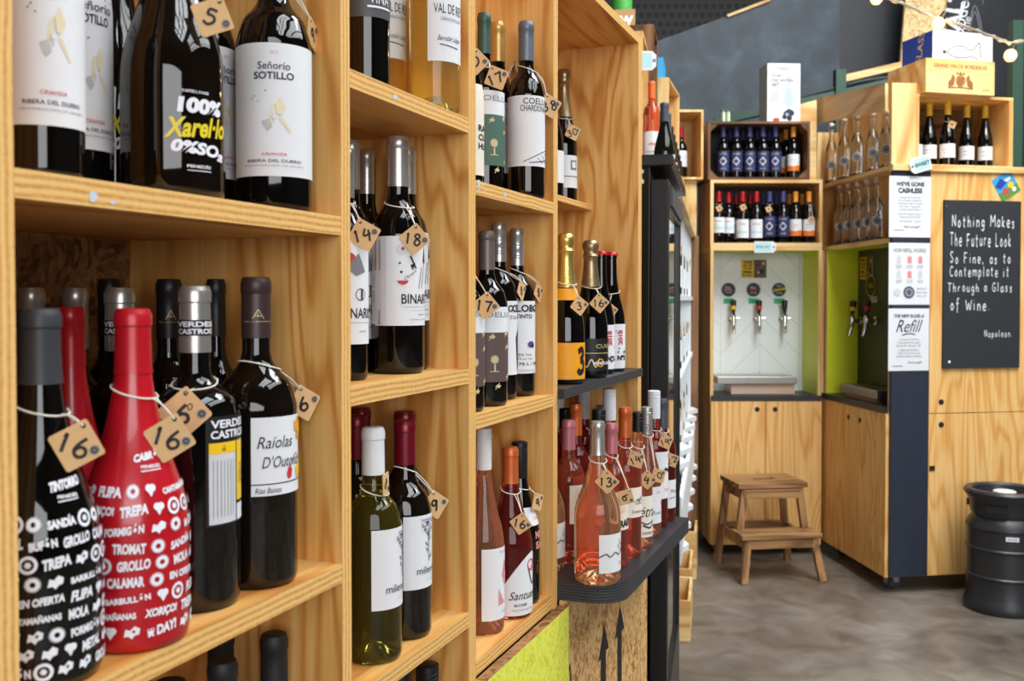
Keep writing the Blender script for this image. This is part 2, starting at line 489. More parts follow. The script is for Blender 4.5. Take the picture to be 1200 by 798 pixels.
HAND = {
 '0': [[(.5, 1), (.15, .8), (.05, .4), (.3, 0), (.7, .1), (.9, .5), (.75, .9), (.45, 1)]],
 '1': [[(.35, .8), (.55, 1), (.5, .5), (.48, 0)]],
 '2': [[(.1, .8), (.4, 1), (.8, .85), (.7, .5), (.1, .05)], [(.1, .05), (.9, .08)]],
 '3': [[(.15, .9), (.6, 1), (.8, .78), (.4, .55)], [(.4, .55), (.85, .4), (.75, .08), (.3, 0), (.1, .15)]],
 '4': [[(.45, 1), (.15, .45), (.9, .5)], [(.75, .85), (.68, .4), (.6, -.1)]],
 '5': [[(.8, 1), (.25, .95), (.2, .6)], [(.2, .6), (.7, .6), (.85, .3), (.5, 0), (.1, .1)]],
 '6': [[(.65, 1), (.25, .6), (.12, .25), (.4, 0), (.8, .15), (.75, .45), (.4, .5), (.15, .3)]],
 '7': [[(.1, .95), (.5, .93), (.9, .97)], [(.9, .97), (.6, .5), (.45, 0)]],
 '8': [[(.75, .9), (.4, 1), (.2, .78), (.5, .55), (.82, .3), (.55, 0), (.2, .15), (.35, .5), (.7, .7), (.75, .9)]],
 '9': [[(.78, .75), (.5, 1), (.2, .75), (.4, .5), (.78, .72), (.75, .95), (.7, .4), (.55, 0)]],
 'N': [[(.1, 0), (.12, 1)], [(.12, 1), (.85, .02)], [(.85, .02), (.85, 1)]],
 'M': [[(.05, 0), (.12, 1)], [(.12, 1), (.5, .35)], [(.5, .35), (.88, 1)], [(.88, 1), (.95, 0)]],
 'T': [[(0, 1), (.9, 1)], [(.45, 1), (.42, 0)]],
 'F': [[(.15, 1), (.12, 0)], [(.05, 1), (.8, 1)], [(.12, .52), (.65, .55)]],
 'L': [[(.15, 1), (.12, 0)], [(.12, 0), (.75, .02)]],
 'S': [[(.8, .88), (.5, 1), (.2, .8), (.45, .52), (.75, .3), (.5, 0), (.1, .12)]],
 'C': [[(.85, .85), (.5, 1), (.15, .65), (.15, .25), (.5, 0), (.88, .12)]],
 'G': [[(.85, .85), (.5, 1), (.15, .65), (.15, .25), (.5, 0), (.85, .15), (.85, .45)], [(.5, .45), (.9, .45)]],
 'W': [[(0, 1), (.25, 0)], [(.25, 0), (.5, .7)], [(.5, .7), (.75, 0)], [(.75, 0), (1, 1)]],
 'K': [[(.15, 1), (.12, 0)], [(.75, 1), (.15, .5)], [(.15, .5), (.8, 0)]],
 'a': [[(.75, .5), (.4, .58), (.12, .3), (.35, 0), (.75, .15)], [(.78, .58), (.78, 0)]],
 'e': [[(.15, .3), (.8, .33), (.65, .58), (.3, .55), (.12, .25), (.4, 0), (.8, .08)]],
 'f': [[(.75, .95), (.5, 1), (.38, .7), (.35, -.25)], [(.1, .55), (.7, .55)]],
 'g': [[(.75, .5), (.4, .58), (.12, .3), (.4, .05), (.75, .2)], [(.78, .58), (.75, -.15), (.45, -.35), (.12, -.22)]],
 'h': [[(.15, 1), (.13, 0)], [(.13, .35), (.45, .58), (.75, .4), (.76, 0)]],
 'i': [[(.4, .58), (.4, 0)], [(.4, .8), (.42, .84)]],
 'k': [[(.15, 1), (.13, 0)], [(.7, .58), (.18, .28)], [(.18, .28), (.75, 0)]],
 'l': [[(.4, 1), (.4, 0)]],
 'm': [[(.08, .58), (.08, 0)], [(.08, .35), (.3, .58), (.48, .4), (.5, 0)], [(.5, .35), (.72, .58), (.9, .4), (.92, 0)]],
 'n': [[(.14, .58), (.13, 0)], [(.13, .35), (.45, .58), (.75, .4), (.76, 0)]],
 'o': [[(.45, .58), (.12, .3), (.4, 0), (.8, .25), (.5, .58), (.4, .57)]],
 'p': [[(.15, .58), (.13, -.35)], [(.14, .4), (.5, .58), (.8, .3), (.5, 0), (.14, .12)]],
 'r': [[(.2, .58), (.18, 0)], [(.18, .35), (.4, .56), (.7, .55)]],
 's': [[(.7, .5), (.4, .58), (.22, .42), (.6, .22), (.45, 0), (.12, .07)]],
 't': [[(.42, .9), (.4, .1), (.65, .02)], [(.12, .6), (.75, .6)]],
 'u': [[(.14, .58), (.18, .12), (.5, 0), (.76, .2)], [(.78, .58), (.78, 0)]],
 ',': [[(.3, .05), (.2, -.2)]], '.': [[(.3, .02), (.36, .06)]], ' ': [],
}
def hand2d(body, width=0.12, gap=0.22, jit=0.05, seed=1):
    rnd = random.Random(seed)
    vs, fs = [], []
    x = 0.0
    for ch in body:
        wch = 0.45 if ch in 'il1,.' else (0.5 if ch == ' ' else (1.0 if ch in 'MWmw' else (0.8 if ch.isupper() or ch.isdigit() else 0.68)))
        sy = 1 + rnd.uniform(-jit, jit); dy = rnd.uniform(-jit, jit)
        for line in HAND.get(ch, []):
            a, b = ribbon([(x + p[0] * wch, p[1] * sy + dy) for p in smooth_line(line)], width)
            o = len(vs)
            vs += a; fs += [tuple(o + k for k in f) for f in b]
        x += wch + gap
    x0, x1 = min(v[0] for v in vs), max(v[0] for v in vs)
    y0, y1 = min(v[1] for v in vs), max(v[1] for v in vs)
    return vs, fs, x0, x1, y0, y1
def disc2d(r, n=18, r_in=0.0, star=0.0):
    vs, fs = [], []
    if r_in > 0:
        for k in range(n):
            a = 2 * math.pi * k / n; q = r * (1 - star * (k % 2))
            vs += [(q * math.cos(a), q * math.sin(a)), (r_in * math.cos(a), r_in * math.sin(a))]
        for k in range(n):
            j = (k + 1) % n
            fs.append((2 * k, 2 * j, 2 * j + 1, 2 * k + 1))
    else:
        vs = [(0, 0)]
        for k in range(n):
            a = 2 * math.pi * k / n; q = r * (1 - star * (k % 2))
            vs.append((q * math.cos(a), q * math.sin(a)))
        fs = [(0, 1 + k, 1 + (k + 1) % n) for k in range(n)]
    return vs, fs
def grid2d(x0, x1, y0, y1, nx=1, ny=1):
    vs = [(x0 + (x1 - x0) * i / nx, y0 + (y1 - y0) * j / ny) for j in range(ny + 1) for i in range(nx + 1)]
    fs = [(j * (nx + 1) + i, j * (nx + 1) + i + 1, (j + 1) * (nx + 1) + i + 1, (j + 1) * (nx + 1) + i) for j in range(ny) for i in range(nx)]
    return vs, fs
def refine2d(vs, fs, mx=0.0055):
    """split flat faces until no edge is longer than MX, so that they can be bent round a bottle"""
    vs = list(vs); tris = []
    for f in fs:
        if len(f) == 3: tris.append(tuple(f))
        else:
            for t in tessellate_polygon([[Vector((vs[k][0], vs[k][1], 0)) for k in f]]): tris.append(tuple(f[k] for k in t))
    mid, out = {}, []
    while tris:
        t = tris.pop()
        e = max(((0, 1), (1, 2), (2, 0)), key=lambda q: math.hypot(vs[t[q[0]]][0] - vs[t[q[1]]][0], vs[t[q[0]]][1] - vs[t[q[1]]][1]))
        a, b = t[e[0]], t[e[1]]; c = t[3 - e[0] - e[1]]
        if math.hypot(vs[a][0] - vs[b][0], vs[a][1] - vs[b][1]) <= mx: out.append(t); continue
        k = (min(a, b), max(a, b))
        if k not in mid:
            mid[k] = len(vs); vs.append(((vs[a][0] + vs[b][0]) / 2, (vs[a][1] + vs[b][1]) / 2))
        tris += [(a, mid[k], c), (mid[k], b, c)]
    return vs, out
def draw_items(items, w, h, put):
    """items on a sheet w x h metres, origin at its centre; PUT(verts2d, faces, material, level) lays them on a surface.
    ('t', text, u, v, height, mat, {w, shear, bold, rot}); ('h', ...) handwriting; ('d', u, v, r, mat, {r_in, star, n, sx}); ('r', u0, u1, v0, v1, mat); ('l', [(u, v)...], width, mat)
    u runs -1..1 across, v 0..1 upwards; heights, radii and widths are fractions of the sheet's height"""
    for k, it in enumerate(items):
        lev = 2 + k % 3
        if it[0] in 'th':
            _, body, u, v, hh, mat = it[:6]
            op = it[6] if len(it) > 6 else {}
            if it[0] == 't': vs, fs, x0, x1, y0, y1 = text2d(body, op.get('shear', 0.0), op.get('bold', 0.0))
            else: vs, fs, x0, x1, y0, y1 = hand2d(body, op.get('pen', 0.12), op.get('gap', 0.22), op.get('jit', 0.05), op.get('seed', 1))
            if not vs: continue
            sy = hh * h / max(y1 - y0, 1e-6)
            sx = sy
            if 'w' in op: sx = op['w'] * w / max(x1 - x0, 1e-6)
            ca, sa = math.cos(R_(op.get('rot', 0))), math.sin(R_(op.get('rot', 0)))
            pts = []
            for x, y in vs:
                a, b = (x - (x0 + x1) / 2) * sx, (y - (y0 + y1) / 2) * sy
                pts.append((u * w / 2 + a * ca - b * sa, (v - 0.5) * h + a * sa + b * ca))
            put(pts, fs, mat, lev)
        elif it[0] == 'd':
            _, u, v, r, mat = it[:5]
            op = it[5] if len(it) > 5 else {}
            vs, fs = disc2d(r * h, op.get('n', 18), op.get('r_in', 0) * h, op.get('star', 0))
            sx = op.get('sx', 1)
            put([(u * w / 2 + x * sx, (v - 0.5) * h + y) for x, y in vs], fs, mat, lev)
        elif it[0] == 'r':
            _, u0, u1, v0, v1, mat = it[:6]
            n = max(1, int(abs(u1 - u0) * w / 2 / 0.006))
            vs, fs = grid2d(u0 * w / 2, u1 * w / 2, (v0 - 0.5) * h, (v1 - 0.5) * h, min(n, 24), 1)
            put(vs, fs, mat, 1 if len(it) < 7 else it[6])
        elif it[0] == 'l':
            _, pts, wd, mat = it
            vs, fs = ribbon(smooth_line([(u * w / 2, (v - 0.5) * h) for u, v in pts]), wd * h)
            put(vs, fs, mat, lev)
        elif it[0] == 'p':
            _, pts, mat = it
            vs = [(u * w / 2, (v - 0.5) * h) for u, v in pts]
            put(vs, [tuple(range(len(vs)))], mat, lev)
# ------------------------------------------------------------------ bottles
def lerp(a, b, t): return a + (b - a) * t
def profile(kind, R, H, rn=None):
    """outer outline (r, z) from the punt to the mouth"""
    rn = rn or min(0.0148, R * 0.40)
    punt = [(0.0005, 0.026 * H / 0.3), (R * 0.3, 0.022 * H / 0.3), (R * 0.62, 0.008 * H / 0.3), (R * 0.8, 0.0015), (R * 0.88, 0.0), (R * 0.965, 0.003), (R, 0.009)]
    if kind == 'bordeaux':
        s = [(0.35, R), (0.555, R), (0.59, R * 0.985), (0.63, R * 0.90), (0.665, lerp(rn, R, 0.68)), (0.695, lerp(rn, R, 0.36)), (0.725, lerp(rn, R, 0.12)), (0.76, rn * 1.03)]
    elif kind == 'squat':
        s = [(0.35, R), (0.57, R), (0.61, R * 0.985), (0.65, R * 0.88), (0.675, lerp(rn, R, 0.55)), (0.70, lerp(rn, R, 0.2)), (0.73, lerp(rn, R, 0.05)), (0.76, rn * 1.03)]
    elif kind == 'burgundy':
        s = [(0.28, R), (0.40, R), (0.46, R * 0.97), (0.53, lerp(rn, R, 0.76)), (0.60, lerp(rn, R, 0.50)), (0.68, lerp(rn, R, 0.25)), (0.76, lerp(rn, R, 0.08)), (0.82, rn * 1.03)]
    elif kind == 'cava':
        s = [(0.2, R), (0.33, R), (0.42, R * 0.95), (0.50, lerp(rn, R, 0.72)), (0.58, lerp(rn, R, 0.47)), (0.66, lerp(rn, R, 0.27)), (0.75, lerp(rn, R, 0.11)), (0.83, rn * 1.05)]
    else:   # swing-top
        s = [(0.3, R), (0.50, R), (0.56, R * 0.96), (0.63, lerp(rn, R, 0.66)), (0.70, lerp(rn, R, 0.34)), (0.77, lerp(rn, R, 0.12)), (0.84, rn)]
    neck = [(rn, 0.90), (rn * 0.985, 0.950), (rn * 1.055, 0.954), (rn * 1.055, 0.984), (rn * 1.02, 0.991), (rn * 0.92, 1.0), (0.0005, 1.0)]
    s = [q for q in smooth_line(s, 3)]
    return punt + [(r, z * H) for z, r in s] + [(r, z * H) for r, z in neck]
def rad_at(prof, z):
    p = [q for q in prof[6:]]
    for a, b in zip(p, p[1:]):
        if a[1] <= z <= b[1] and b[1] > a[1]:
            return lerp(a[0], b[0], (z - a[1]) / (b[1] - a[1]))
    return p[0][0] if z < p[0][1] else p[-1][0]
class Bottle: pass
_mesh_cache = {}
def bottle(x, y, z, R, H, prof='bordeaux', glass=None, cap='black', caplen=0.2, captop='foil', labels=(), prints=None, rn=None, n=40, name='wine_bottle', capitems=None, face=None):
    """one bottle standing at (x, y, z): an Empty at its base, parts glass, capsule, label ..."""
    b = Bottle()
    b.c = Vector((x, y, z)); b.R, b.H = R, H
    d = Vector((-x, -y, 0)).normalized() if face is None else Vector(face).normalized()
    b.d = d
    b.right = Vector((-d.y, d.x, 0))
    b.ang = math.atan2(d.y, d.x)
    P = profile(prof, R, H, rn)
    b.P = P
    root = b.root = empty(name, (x, y, z), b.ang)
    # local frame: +x towards the viewer's side, +y to its right
    key = ('g', prof, round(R, 5), round(H, 5), rn, glass.name, n)
    if key in _mesh_cache:
        link('glass', _mesh_cache[key], root)
    else:
        gl = MB().lathe(P, glass, n)
        if prof == 'swing':          # empty bottle: give it an inner wall
            gl.lathe([(max(r_ - 0.0025, 0.0003), z_ + (0.004 if i_ < 7 else 0.0)) for i_, (r_, z_) in enumerate(P) if z_ < H * 0.985], glass, n)
        _mesh_cache[key] = gl.build('glass', root, fix=prof != 'swing').data
    if cap:
        z0 = H * (1 - caplen)
        cm = CAPM[cap]
        key = ('c', prof, round(R, 5), round(H, 5), rn, cap, caplen, captop, n)
        if key in _mesh_cache and not capitems:
            link('capsule', _mesh_cache[key], root)
        else:
            o = 0.0009
            zz = sorted({z0} | {q[1] for q in P[6:] if q[1] > z0 + 0.002})
            rr = rn or min(0.0148, R * 0.40)
            pr = [(rad_at(P, z0), z0)]
            if captop == 'screw':
                pr += [(rr * 1.12, z0 + 0.0004), (rr * 1.12, H * 0.945), (rr * 1.06, H * 0.947), (rr * 1.06, H * 0.952), (rr * 1.14, H * 0.954), (rr * 1.14, H * 0.966), (rr * 1.09, H * 0.968), (rr * 1.09, H * 0.974), (rr * 1.14, H * 0.976), (rr * 1.12, H + 0.001), (rr * 0.9, H + 0.0025), (0.0004, H + 0.0025)]
            elif captop == 'wire':      # foil over a muzzled cork
                pr += [(rad_at(P, zq) + o, zq) for zq in zz if zq < H * 0.86]
                pr += [(rr * 1.12, H * 0.87), (rr * 1.28, H * 0.885), (rr * 1.12, H * 0.90), (rr * 1.05, H * 0.915), (rr * 1.22, H * 0.935), (rr * 1.3, H * 0.955), (rr * 1.22, H * 0.985), (rr * 0.9, H), (0.0004, H + 0.001)]
            elif captop == 'crown':
                pr = [(rr * 1.0, H * 0.972), (rr * 1.28, H * 0.973), (rr * 1.24, H * 0.985), (rr * 1.0, H * 1.003), (0.0004, H * 1.004)]
            else:
                pr += [(rad_at(P, zq) + o, zq) for zq in zz if zq < H * 0.99]
                pr += [(rr * 1.05, H * 0.993), (rr * 0.99, H + 0.0008), (rr * 0.85, H + 0.0016), (0.0004, H + 0.0016)]
            m = MB().lathe(pr, cm, n)
            if capitems:
                it, (za, zb, pa, pb) = capitems
                _wrap(m, [(q[0] , q[1]) for q in pr], z0 + (H - z0) * za, z0 + (H - z0) * zb, pa, pb, it, 0.0004)
            me = m.build('capsule', root).data
            if not capitems: _mesh_cache[key] = me
    for lb in labels:
        nm, phi0, phi1, za, zb, paper, items = lb[:7]
        key = ('l', lb[7], round(R, 5), round(H, 5), prof) if len(lb) > 7 else None
        if key and key in _mesh_cache:
            link(nm, _mesh_cache[key], root); continue
        m = MB()
        it = list(items)
        if paper is not None: it = [('r', -1, 1, 0, 1, paper, 0)] + it
        _wrap(m, P, za, zb, phi0, phi1, it, 0.0005)
        me = m.build(nm, root, fix=False).data
        if key: _mesh_cache[key] = me
    return b
def _wrap(m, P, z0, z1, phi0, phi1, items, lift):
    """lay flat items on the side of a turned shape; phi in degrees, positive to the right as seen"""
    zc = (z0 + z1) / 2
    pc = R_((phi0 + phi1) / 2)
    def radq(z):
        best = None
        for a, b in zip(P, P[1:]):
            lo, hi = min(a[1], b[1]), max(a[1], b[1])
            if lo <= z <= hi and hi > lo:
                r = lerp(a[0], b[0], (z - a[1]) / (b[1] - a[1]))
                best = r if best is None else max(best, r)
        return best if best is not None else P[len(P) // 2][0]
    R0 = radq(zc)
    w = R0 * R_(phi1 - phi0)
    h = z1 - z0
    flat = max(abs(radq(z0 + h * k / 4) - R0) for k in range(5)) < 1e-4
    def put(vs, fs, mat, lev):
        if not flat and lev <= 1 and len(vs) >= 4:     # refine a sheet on a flared surface
            ys = [v[1] for v in vs]; xs = [v[0] for v in vs]
            vs, fs = grid2d(min(xs), max(xs), min(ys), max(ys), 24, 12)
        if lev >= 2 and max(abs(v[0] - vs[0][0]) for v in vs) > 0.004: vs, fs = refine2d(vs, fs)
        out = []
        for a, bq in vs:
            z = zc + bq
            r = (R0 if flat else radq(z)) + lift + 0.00022 * lev
            ph = pc + a / R0
            out.append((r * math.cos(ph), r * math.sin(ph), z))
        m.add(out, fs, mat, True)
    draw_items(items, w, h, put)

# ---- the shelving unit's frame: local x runs along its front (away from the camera), local y inwards, z up
SD = 0.62
UA = math.atan2(1.0, 0.38989)
U = Vector((math.cos(UA), math.sin(UA), 0))
N = Vector((-math.sin(UA), math.cos(UA), 0))
C0 = N.dot(Vector((-SD, 0, 0)))
def front(px, py, t=0.0):
    """point on the unit's upright plane T metres behind its front, in local (s, t, z)"""
    p = at_plane(px, py, N * (C0 + t), N)
    return Vector((p.dot(U), p.dot(N) - C0, p.z))
def loc2w(s, t, z): return U * s + N * (C0 + t) + Vector((0, 0, z))

STOOD = {}
def bt(xc, hw, yt, zs, yb=None, t=None, h=None, lab='', cat='bottle', group=None, L=None, LL=None, rn=None, capw=None, cpi=None, R=None, **kw):
    """a bottle from its place in the photograph: standing on the level ZS, its front foot at (xc, yb) or its axis T metres behind the unit's front"""
    if yb is not None:
        f = at_z(xc, yb, zs)
        k = hw / F
        dh = Vector((f.x, f.y, 0)).normalized()
        r = k * f.y / (1 - k * dh.y)
        c = Vector((f.x, f.y, 0)) + dh * r
    else:
        tt = t
        if t is None:
            tt = 0.05
            for _ in range(8):
                q = at_plane(xc, 352, N * (C0 + tt), N)
                tt = hw / F * q.y + 0.008
        bay = BAYS.get(round(zs, 5))
        best = None
        R0 = R
        for shr, dx in [(q_, x_) for q_ in (1.0, 0.93, 0.87) for x_ in (0, 1.5, -1.5, 3, -3, 5, -5, 7, -7, 10, -10)]:
            for k in range(0, 120):               # nearest spot where the bottle fits between the uprights and beside its neighbours
                for sg in (1, -1):
                    tq = tt + sg * k * 0.0025
                    q = at_plane(xc + dx, 352, N * (C0 + tq), N)
                    r = (R0 or hw / F * q.y) * shr
                    s_ = q.dot(U)
                    if best is not None or (k == 0 and sg < 0): continue
                    if bay is not None:
                        if not (bay[2] + r - 0.003 <= tq <= DEP - r - 0.001): continue
                        if tq > -r and not (bay[0] + r + 0.001 <= s_ <= bay[1] - r - 0.001): continue
                    if any((Vector((q.x, q.y)) - p_).length < r + r_ + 0.0008 for p_, r_ in STOOD.get(round(zs, 5), ())): continue
                    best = tq
                if best is not None: break
            if best is not None:
                xc += dx; hw *= shr
                if R0: R = R0 * shr
                break
        if best is None: print('NOFIT', lab); best = tt
        q = at_plane(xc, 352, N * (C0 + best), N)
        c = Vector((q.x, q.y, 0))
        r = hw / F * q.y
    if R: r = R
    STOOD.setdefault(round(zs, 5), []).append((Vector((c.x, c.y)), r))
    H = h or (zat(xc, yt, c.y) - zs)
    labels = []
    def zrow(py): return (zat(xc, py, c.y - r * 0.92) - zs)
    for lb in (LL or ([L] if L else [])):
        x0, x1, y0, y1, paper, items = lb['x'][0], lb['x'][1], lb['y'][0], lb['y'][1], lb.get('paper', PAPER), lb.get('items', [])
        if 'deg' in lb: p0, p1 = lb['deg']
        else:
            p0 = math.degrees(math.asin(max(-1, min(1, (x0 - xc) / hw))))
            p1 = math.degrees(math.asin(max(-1, min(1, (x1 - xc) / hw))))
            if p0 <= -85: p0 = -100
            if p1 >= 80: p1 = lb.get('to', 105)
        za, zb = zrow(y1), zrow(y0)
        labels.append((lb.get('name', 'label'), p0, p1, max(za, 0.006), min(zb, H * 0.98), paper, items))
    if capw: rn = capw / 2 / F * c.y * 0.93
    b = bottle(c.x, c.y, zs + 0.0004, r, H, labels=labels, rn=rn, capitems=cpi, **kw)
    tag(b.root, lab, cat, group)
    return b

# ---- price tags: a kraft square hung by one corner, a hand-written number, a round stamp
def rotm(rx, ry, rz):
    return Matrix.Rotation(rz, 3, 'Z') @ Matrix.Rotation(ry, 3, 'Y') @ Matrix.Rotation(rx, 3, 'X')
def price_tag(b, xc, yc, number, lab, side=0.031, rot=0.0, yaw=0.0, pull=None, neck=None, flip=False, sup=None, pen=0.18, num_rot=0, num_h=0.40):
    """centre seen at (xc, yc); ROT degrees clockwise in the picture from hanging straight by its corner; YAW turns it off the viewer"""
    c = b.c
    px0 = 600 + (c.x / c.y) * F
    Y = c.y - b.R * 0.75
    for _ in range(3):
        p = at_y(xc, yc, Y)
        zt = max(0.0, p.z - c.z - side * 0.5)
        rr = rad_at(b.P, min(zt, b.H * 0.99)) + 0.007
        lat = (Vector((p.x, p.y, 0)) - Vector((c.x, c.y, 0))).dot(b.right)
        dep = math.sqrt(max(rr * rr - lat * lat, 0.0)) if abs(lat) < rr else 0.0
        Y = c.y - dep * abs(b.d.y) + lat * b.right.y
    if pull: Y -= pull
    p = at_y(xc, yc, Y)
    d = Vector((-p.x, -p.y, 0)).normalized()
    d = Matrix.Rotation(R_(yaw), 3, 'Z') @ d
    rt = Vector((-d.y, d.x, 0))
    up = Vector((0, 0, 1))
    M = Matrix((rt, up, d)).transposed() @ Matrix.Rotation(-R_(rot), 3, 'Z')      # card x, y, normal
    root = empty('price_tag', p)
    hs = side / math.sqrt(2)
    card = MB()
    co = []
    for k in range(4):
        for dk in (-1, 1):
            a = math.pi / 2 + k * math.pi / 2
            tip = Vector((math.cos(a), math.sin(a))) * hs
            oth = Vector((math.cos(a + dk * math.pi / 2), math.sin(a + dk * math.pi / 2))) * hs
            co.append(tip.lerp(oth, 0.05))
    th = 0.0006
    vs = [M @ Vector((q.x, q.y, -th)) for q in co] + [M @ Vector((q.x, q.y, th)) for q in co]
    n = len(co)
    card.add(vs, [tuple(range(n - 1, -1, -1)), tuple(range(n, 2 * n))] + [(i, (i + 1) % n, (i + 1) % n + n, i + n) for i in range(n)], KRAFT)
    S = hs * 2
    def put(v2, fs, mat, lev):
        card.add([M @ Vector((x, y, th + 0.0002 * lev)) for x, y in v2], fs, mat)
    its = [('d', 0, 0.86, 0.042, INK, {'n': 12}), ('d', 0.60, 0.5, 0.085, INKG, {'n': 14}), ('d', 0.60, 0.5, 0.055, INK, {'n': 12, 'r_in': 0.03})]
    its.append(('h', number, -0.06, 0.48, num_h, INK, {'pen': pen, 'gap': 0.25, 'rot': num_rot}))
    if sup: its.append(('h', sup, 0.18, 0.62, 0.13, INK, {'pen': 0.16}))
    draw_items(its, S, S, put)
    card.build('card', root, fix=False)
    # string: a loop round the neck and two strands to the hole
    hole = M @ Vector((0, hs * 0.72, 0)) + p
    zl = neck if neck is not None else b.H * 0.74
    rl = rad_at(b.P, zl) + 0.0022
    st = MB()
    ring = []
    for k in range(25):
        a = b.ang + math.pi * 2 * k / 24
        tilt = 0.006 * math.cos(a - math.atan2((hole - c).y, (hole - c).x))
        zz = zl - tilt
        rq = rad_at(b.P, zz) + 0.0018
        ring.append(Vector((c.x + rq * math.cos(a), c.y + rq * math.sin(a), c.z + zz)) - p)
    st.tube(ring, 0.00085, STRING, 5, caps=False)
    ah = math.atan2((hole - c).y, (hole - c).x)
    for da, bow in ((0.16, 0.0), (-0.16, 0.003)):
        s0 = Vector((c.x + rl * math.cos(ah + da), c.y + rl * math.sin(ah + da), c.z + zl - 0.005))
        pts = []
        for k in range(9):
            t = k / 8
            q = s0.lerp(hole + M @ Vector((0, 0, 0.001)), t)
            rq = rad_at(b.P, max(0, min(q.z - c.z, b.H * 0.98))) + 0.003
            h2 = Vector((q.x - c.x, q.y - c.y, 0))
            if h2.length < rq and t < 0.9: h2 = h2.normalized() * rq
            pts.append(Vector((c.x + h2.x, c.y + h2.y, q.z + bow * math.sin(math.pi * t))) - p)
        st.tube(pts, 0.00085, STRING, 5)
    st.build('string', root)
    tag(root, lab, 'price tag', 'kraft price tags on the bottles')
    return root
# ------------------------------------------------------------------ room
def slab(name, x0, x1, y0, y1, z0, z1, m):
    o = MB().box(x0, x1, y0, y1, z0, z1, m).build(name)
    return structure(o)
def concrete():
    m, nt, b = new_mat('polished_concrete')
    tc = nt.nodes.new('ShaderNodeTexCoord')
    def nz(s, d, dist=0.0):
        n = nt.nodes.new('ShaderNodeTexNoise')
        n.inputs['Scale'].default_value = s; n.inputs['Detail'].default_value = d; n.inputs['Distortion'].default_value = dist
        nt.links.new(tc.outputs['Object'], n.inputs['Vector'])
        return n.outputs['Fac']
    f = math_node(nt, 'ADD', math_node(nt, 'MULTIPLY', nz(0.9, 9, 0.9), 0.55), math_node(nt, 'MULTIPLY', nz(5, 10, 1.2), 0.45))
    nt.links.new(ramp(nt, f, [(0.32, (76, 68, 58)), (0.46, (104, 95, 84)), (0.56, (122, 114, 103)), (0.70, (150, 143, 132))]), b.inputs['Base Color'])
    b.inputs['Roughness'].default_value = 0.42
    rr = nt.nodes.new('ShaderNodeMapRange')
    rr.inputs[3].default_value, rr.inputs[4].default_value = 0.3, 0.6
    nt.links.new(f, rr.inputs[0]); nt.links.new(rr.outputs[0], b.inputs['Roughness'])
    return m
def slate():
    m, nt, b = new_mat('slate_painted_board')
    tc = nt.nodes.new('ShaderNodeTexCoord')
    n = nt.nodes.new('ShaderNodeTexNoise')
    n.inputs['Scale'].default_value = 4.5; n.inputs['Detail'].default_value = 9; n.inputs['Roughness'].default_value = 0.62; n.inputs['Distortion'].default_value = 0.3
    nt.links.new(tc.outputs['Object'], n.inputs['Vector'])
    nt.links.new(ramp(nt, n.outputs['Fac'], [(0.30, (40, 50, 59)), (0.5, (53, 64, 73)), (0.72, (76, 89, 99))]), b.inputs['Base Color'])
    b.inputs['Roughness'].default_value = 0.55
    return m
def perforated():
    m, nt, b = new_mat('dark_perforated_sheet')
    tc = nt.nodes.new('ShaderNodeTexCoord')
    sx = nt.nodes.new('ShaderNodeSeparateXYZ'); nt.links.new(tc.outputs['Object'], sx.inputs[0])
    row = math_node(nt, 'MULTIPLY', sx.outputs[2], 12.0)
    col = math_node(nt, 'ADD', math_node(nt, 'MULTIPLY', sx.outputs[0], 14.0), math_node(nt, 'MULTIPLY', math_node(nt, 'FLOOR', row), 0.5))
    a = math_node(nt, 'SUBTRACT', math_node(nt, 'FRACT', row), 0.5)
    c = math_node(nt, 'SUBTRACT', math_node(nt, 'FRACT', col), 0.5)
    d = math_node(nt, 'SQRT', math_node(nt, 'ADD', math_node(nt, 'MULTIPLY', a, a), math_node(nt, 'MULTIPLY', c, c)))
    nt.links.new(ramp(nt, d, [(0.30, (24, 22, 21)), (0.40, (62, 56, 50))]), b.inputs['Base Color'])
    b.inputs['Roughness'].default_value = 0.6
    return m
CONC, SLATE, PERF = concrete(), slate(), perforated()
DARKW = plain('dark_hall_wall', (52, 50, 50), 0.7, noise=0.15, nscale=2)
DARKB = plain('charcoal_board', (32, 33, 39), 0.5, noise=0.3, nscale=5)
CEIL = plain('dark_hall_roof', (58, 56, 54), 0.8, noise=0.1, nscale=3)
slab('floor', -4, 7, -7, 11, -0.12, 0, CONC)
slab('wall_left', -1.62, -1.5, -7, 11, 0, 5.6, DARKW)
slab('wall_right', 6.9, 7.0, -7, 11, 0, 5.6, DARKW)
slab('wall_front', -1.6, 7, -7.1, -7.0, 0, 5.6, DARKW)
structure(MB().box(-1.6, 7, 9.4, 9.5, 0, 5.6, PERF).build('wall_back'))
# roof with openings for the glazed bays
cb = MB()
for x0, x1, y0, y1 in ((-1.6, 1.0, -7, 9.5), (3.3, 3.45, -7, 9.5), (5.4, 7, -7, 9.5), (1.0, 3.3, 5.6, 9.5), (1.0, 3.3, -7, -2.6), (3.45, 5.4, 4.6, 9.5), (3.45, 5.4, -7, -2.0), (1.0, 3.3, 1.25, 1.75)):
    cb.box(x0, x1, y0, y1, 5.45, 5.6, CEIL)
structure(cb.build('ceiling'))
# glazing bars under the roof lights: they cut the daylight into panes
gb = MB()
for y in [-2.4 + 0.42 * k for k in range(20)]:
    gb.box(1.0, 3.3, y, y + 0.045, 5.02, 5.1, CEIL)
for y in [-1.8 + 0.6 * k for k in range(11)]:
    gb.box(3.45, 5.4, y, y + 0.05, 4.9, 4.98, CEIL)
for x in (1.55, 2.1, 2.65, 4.1, 4.75):
    gb.box(x, x + 0.05, -2.6, 5.6, 5.0, 5.1, CEIL)
structure(gb.build('trim_1'))

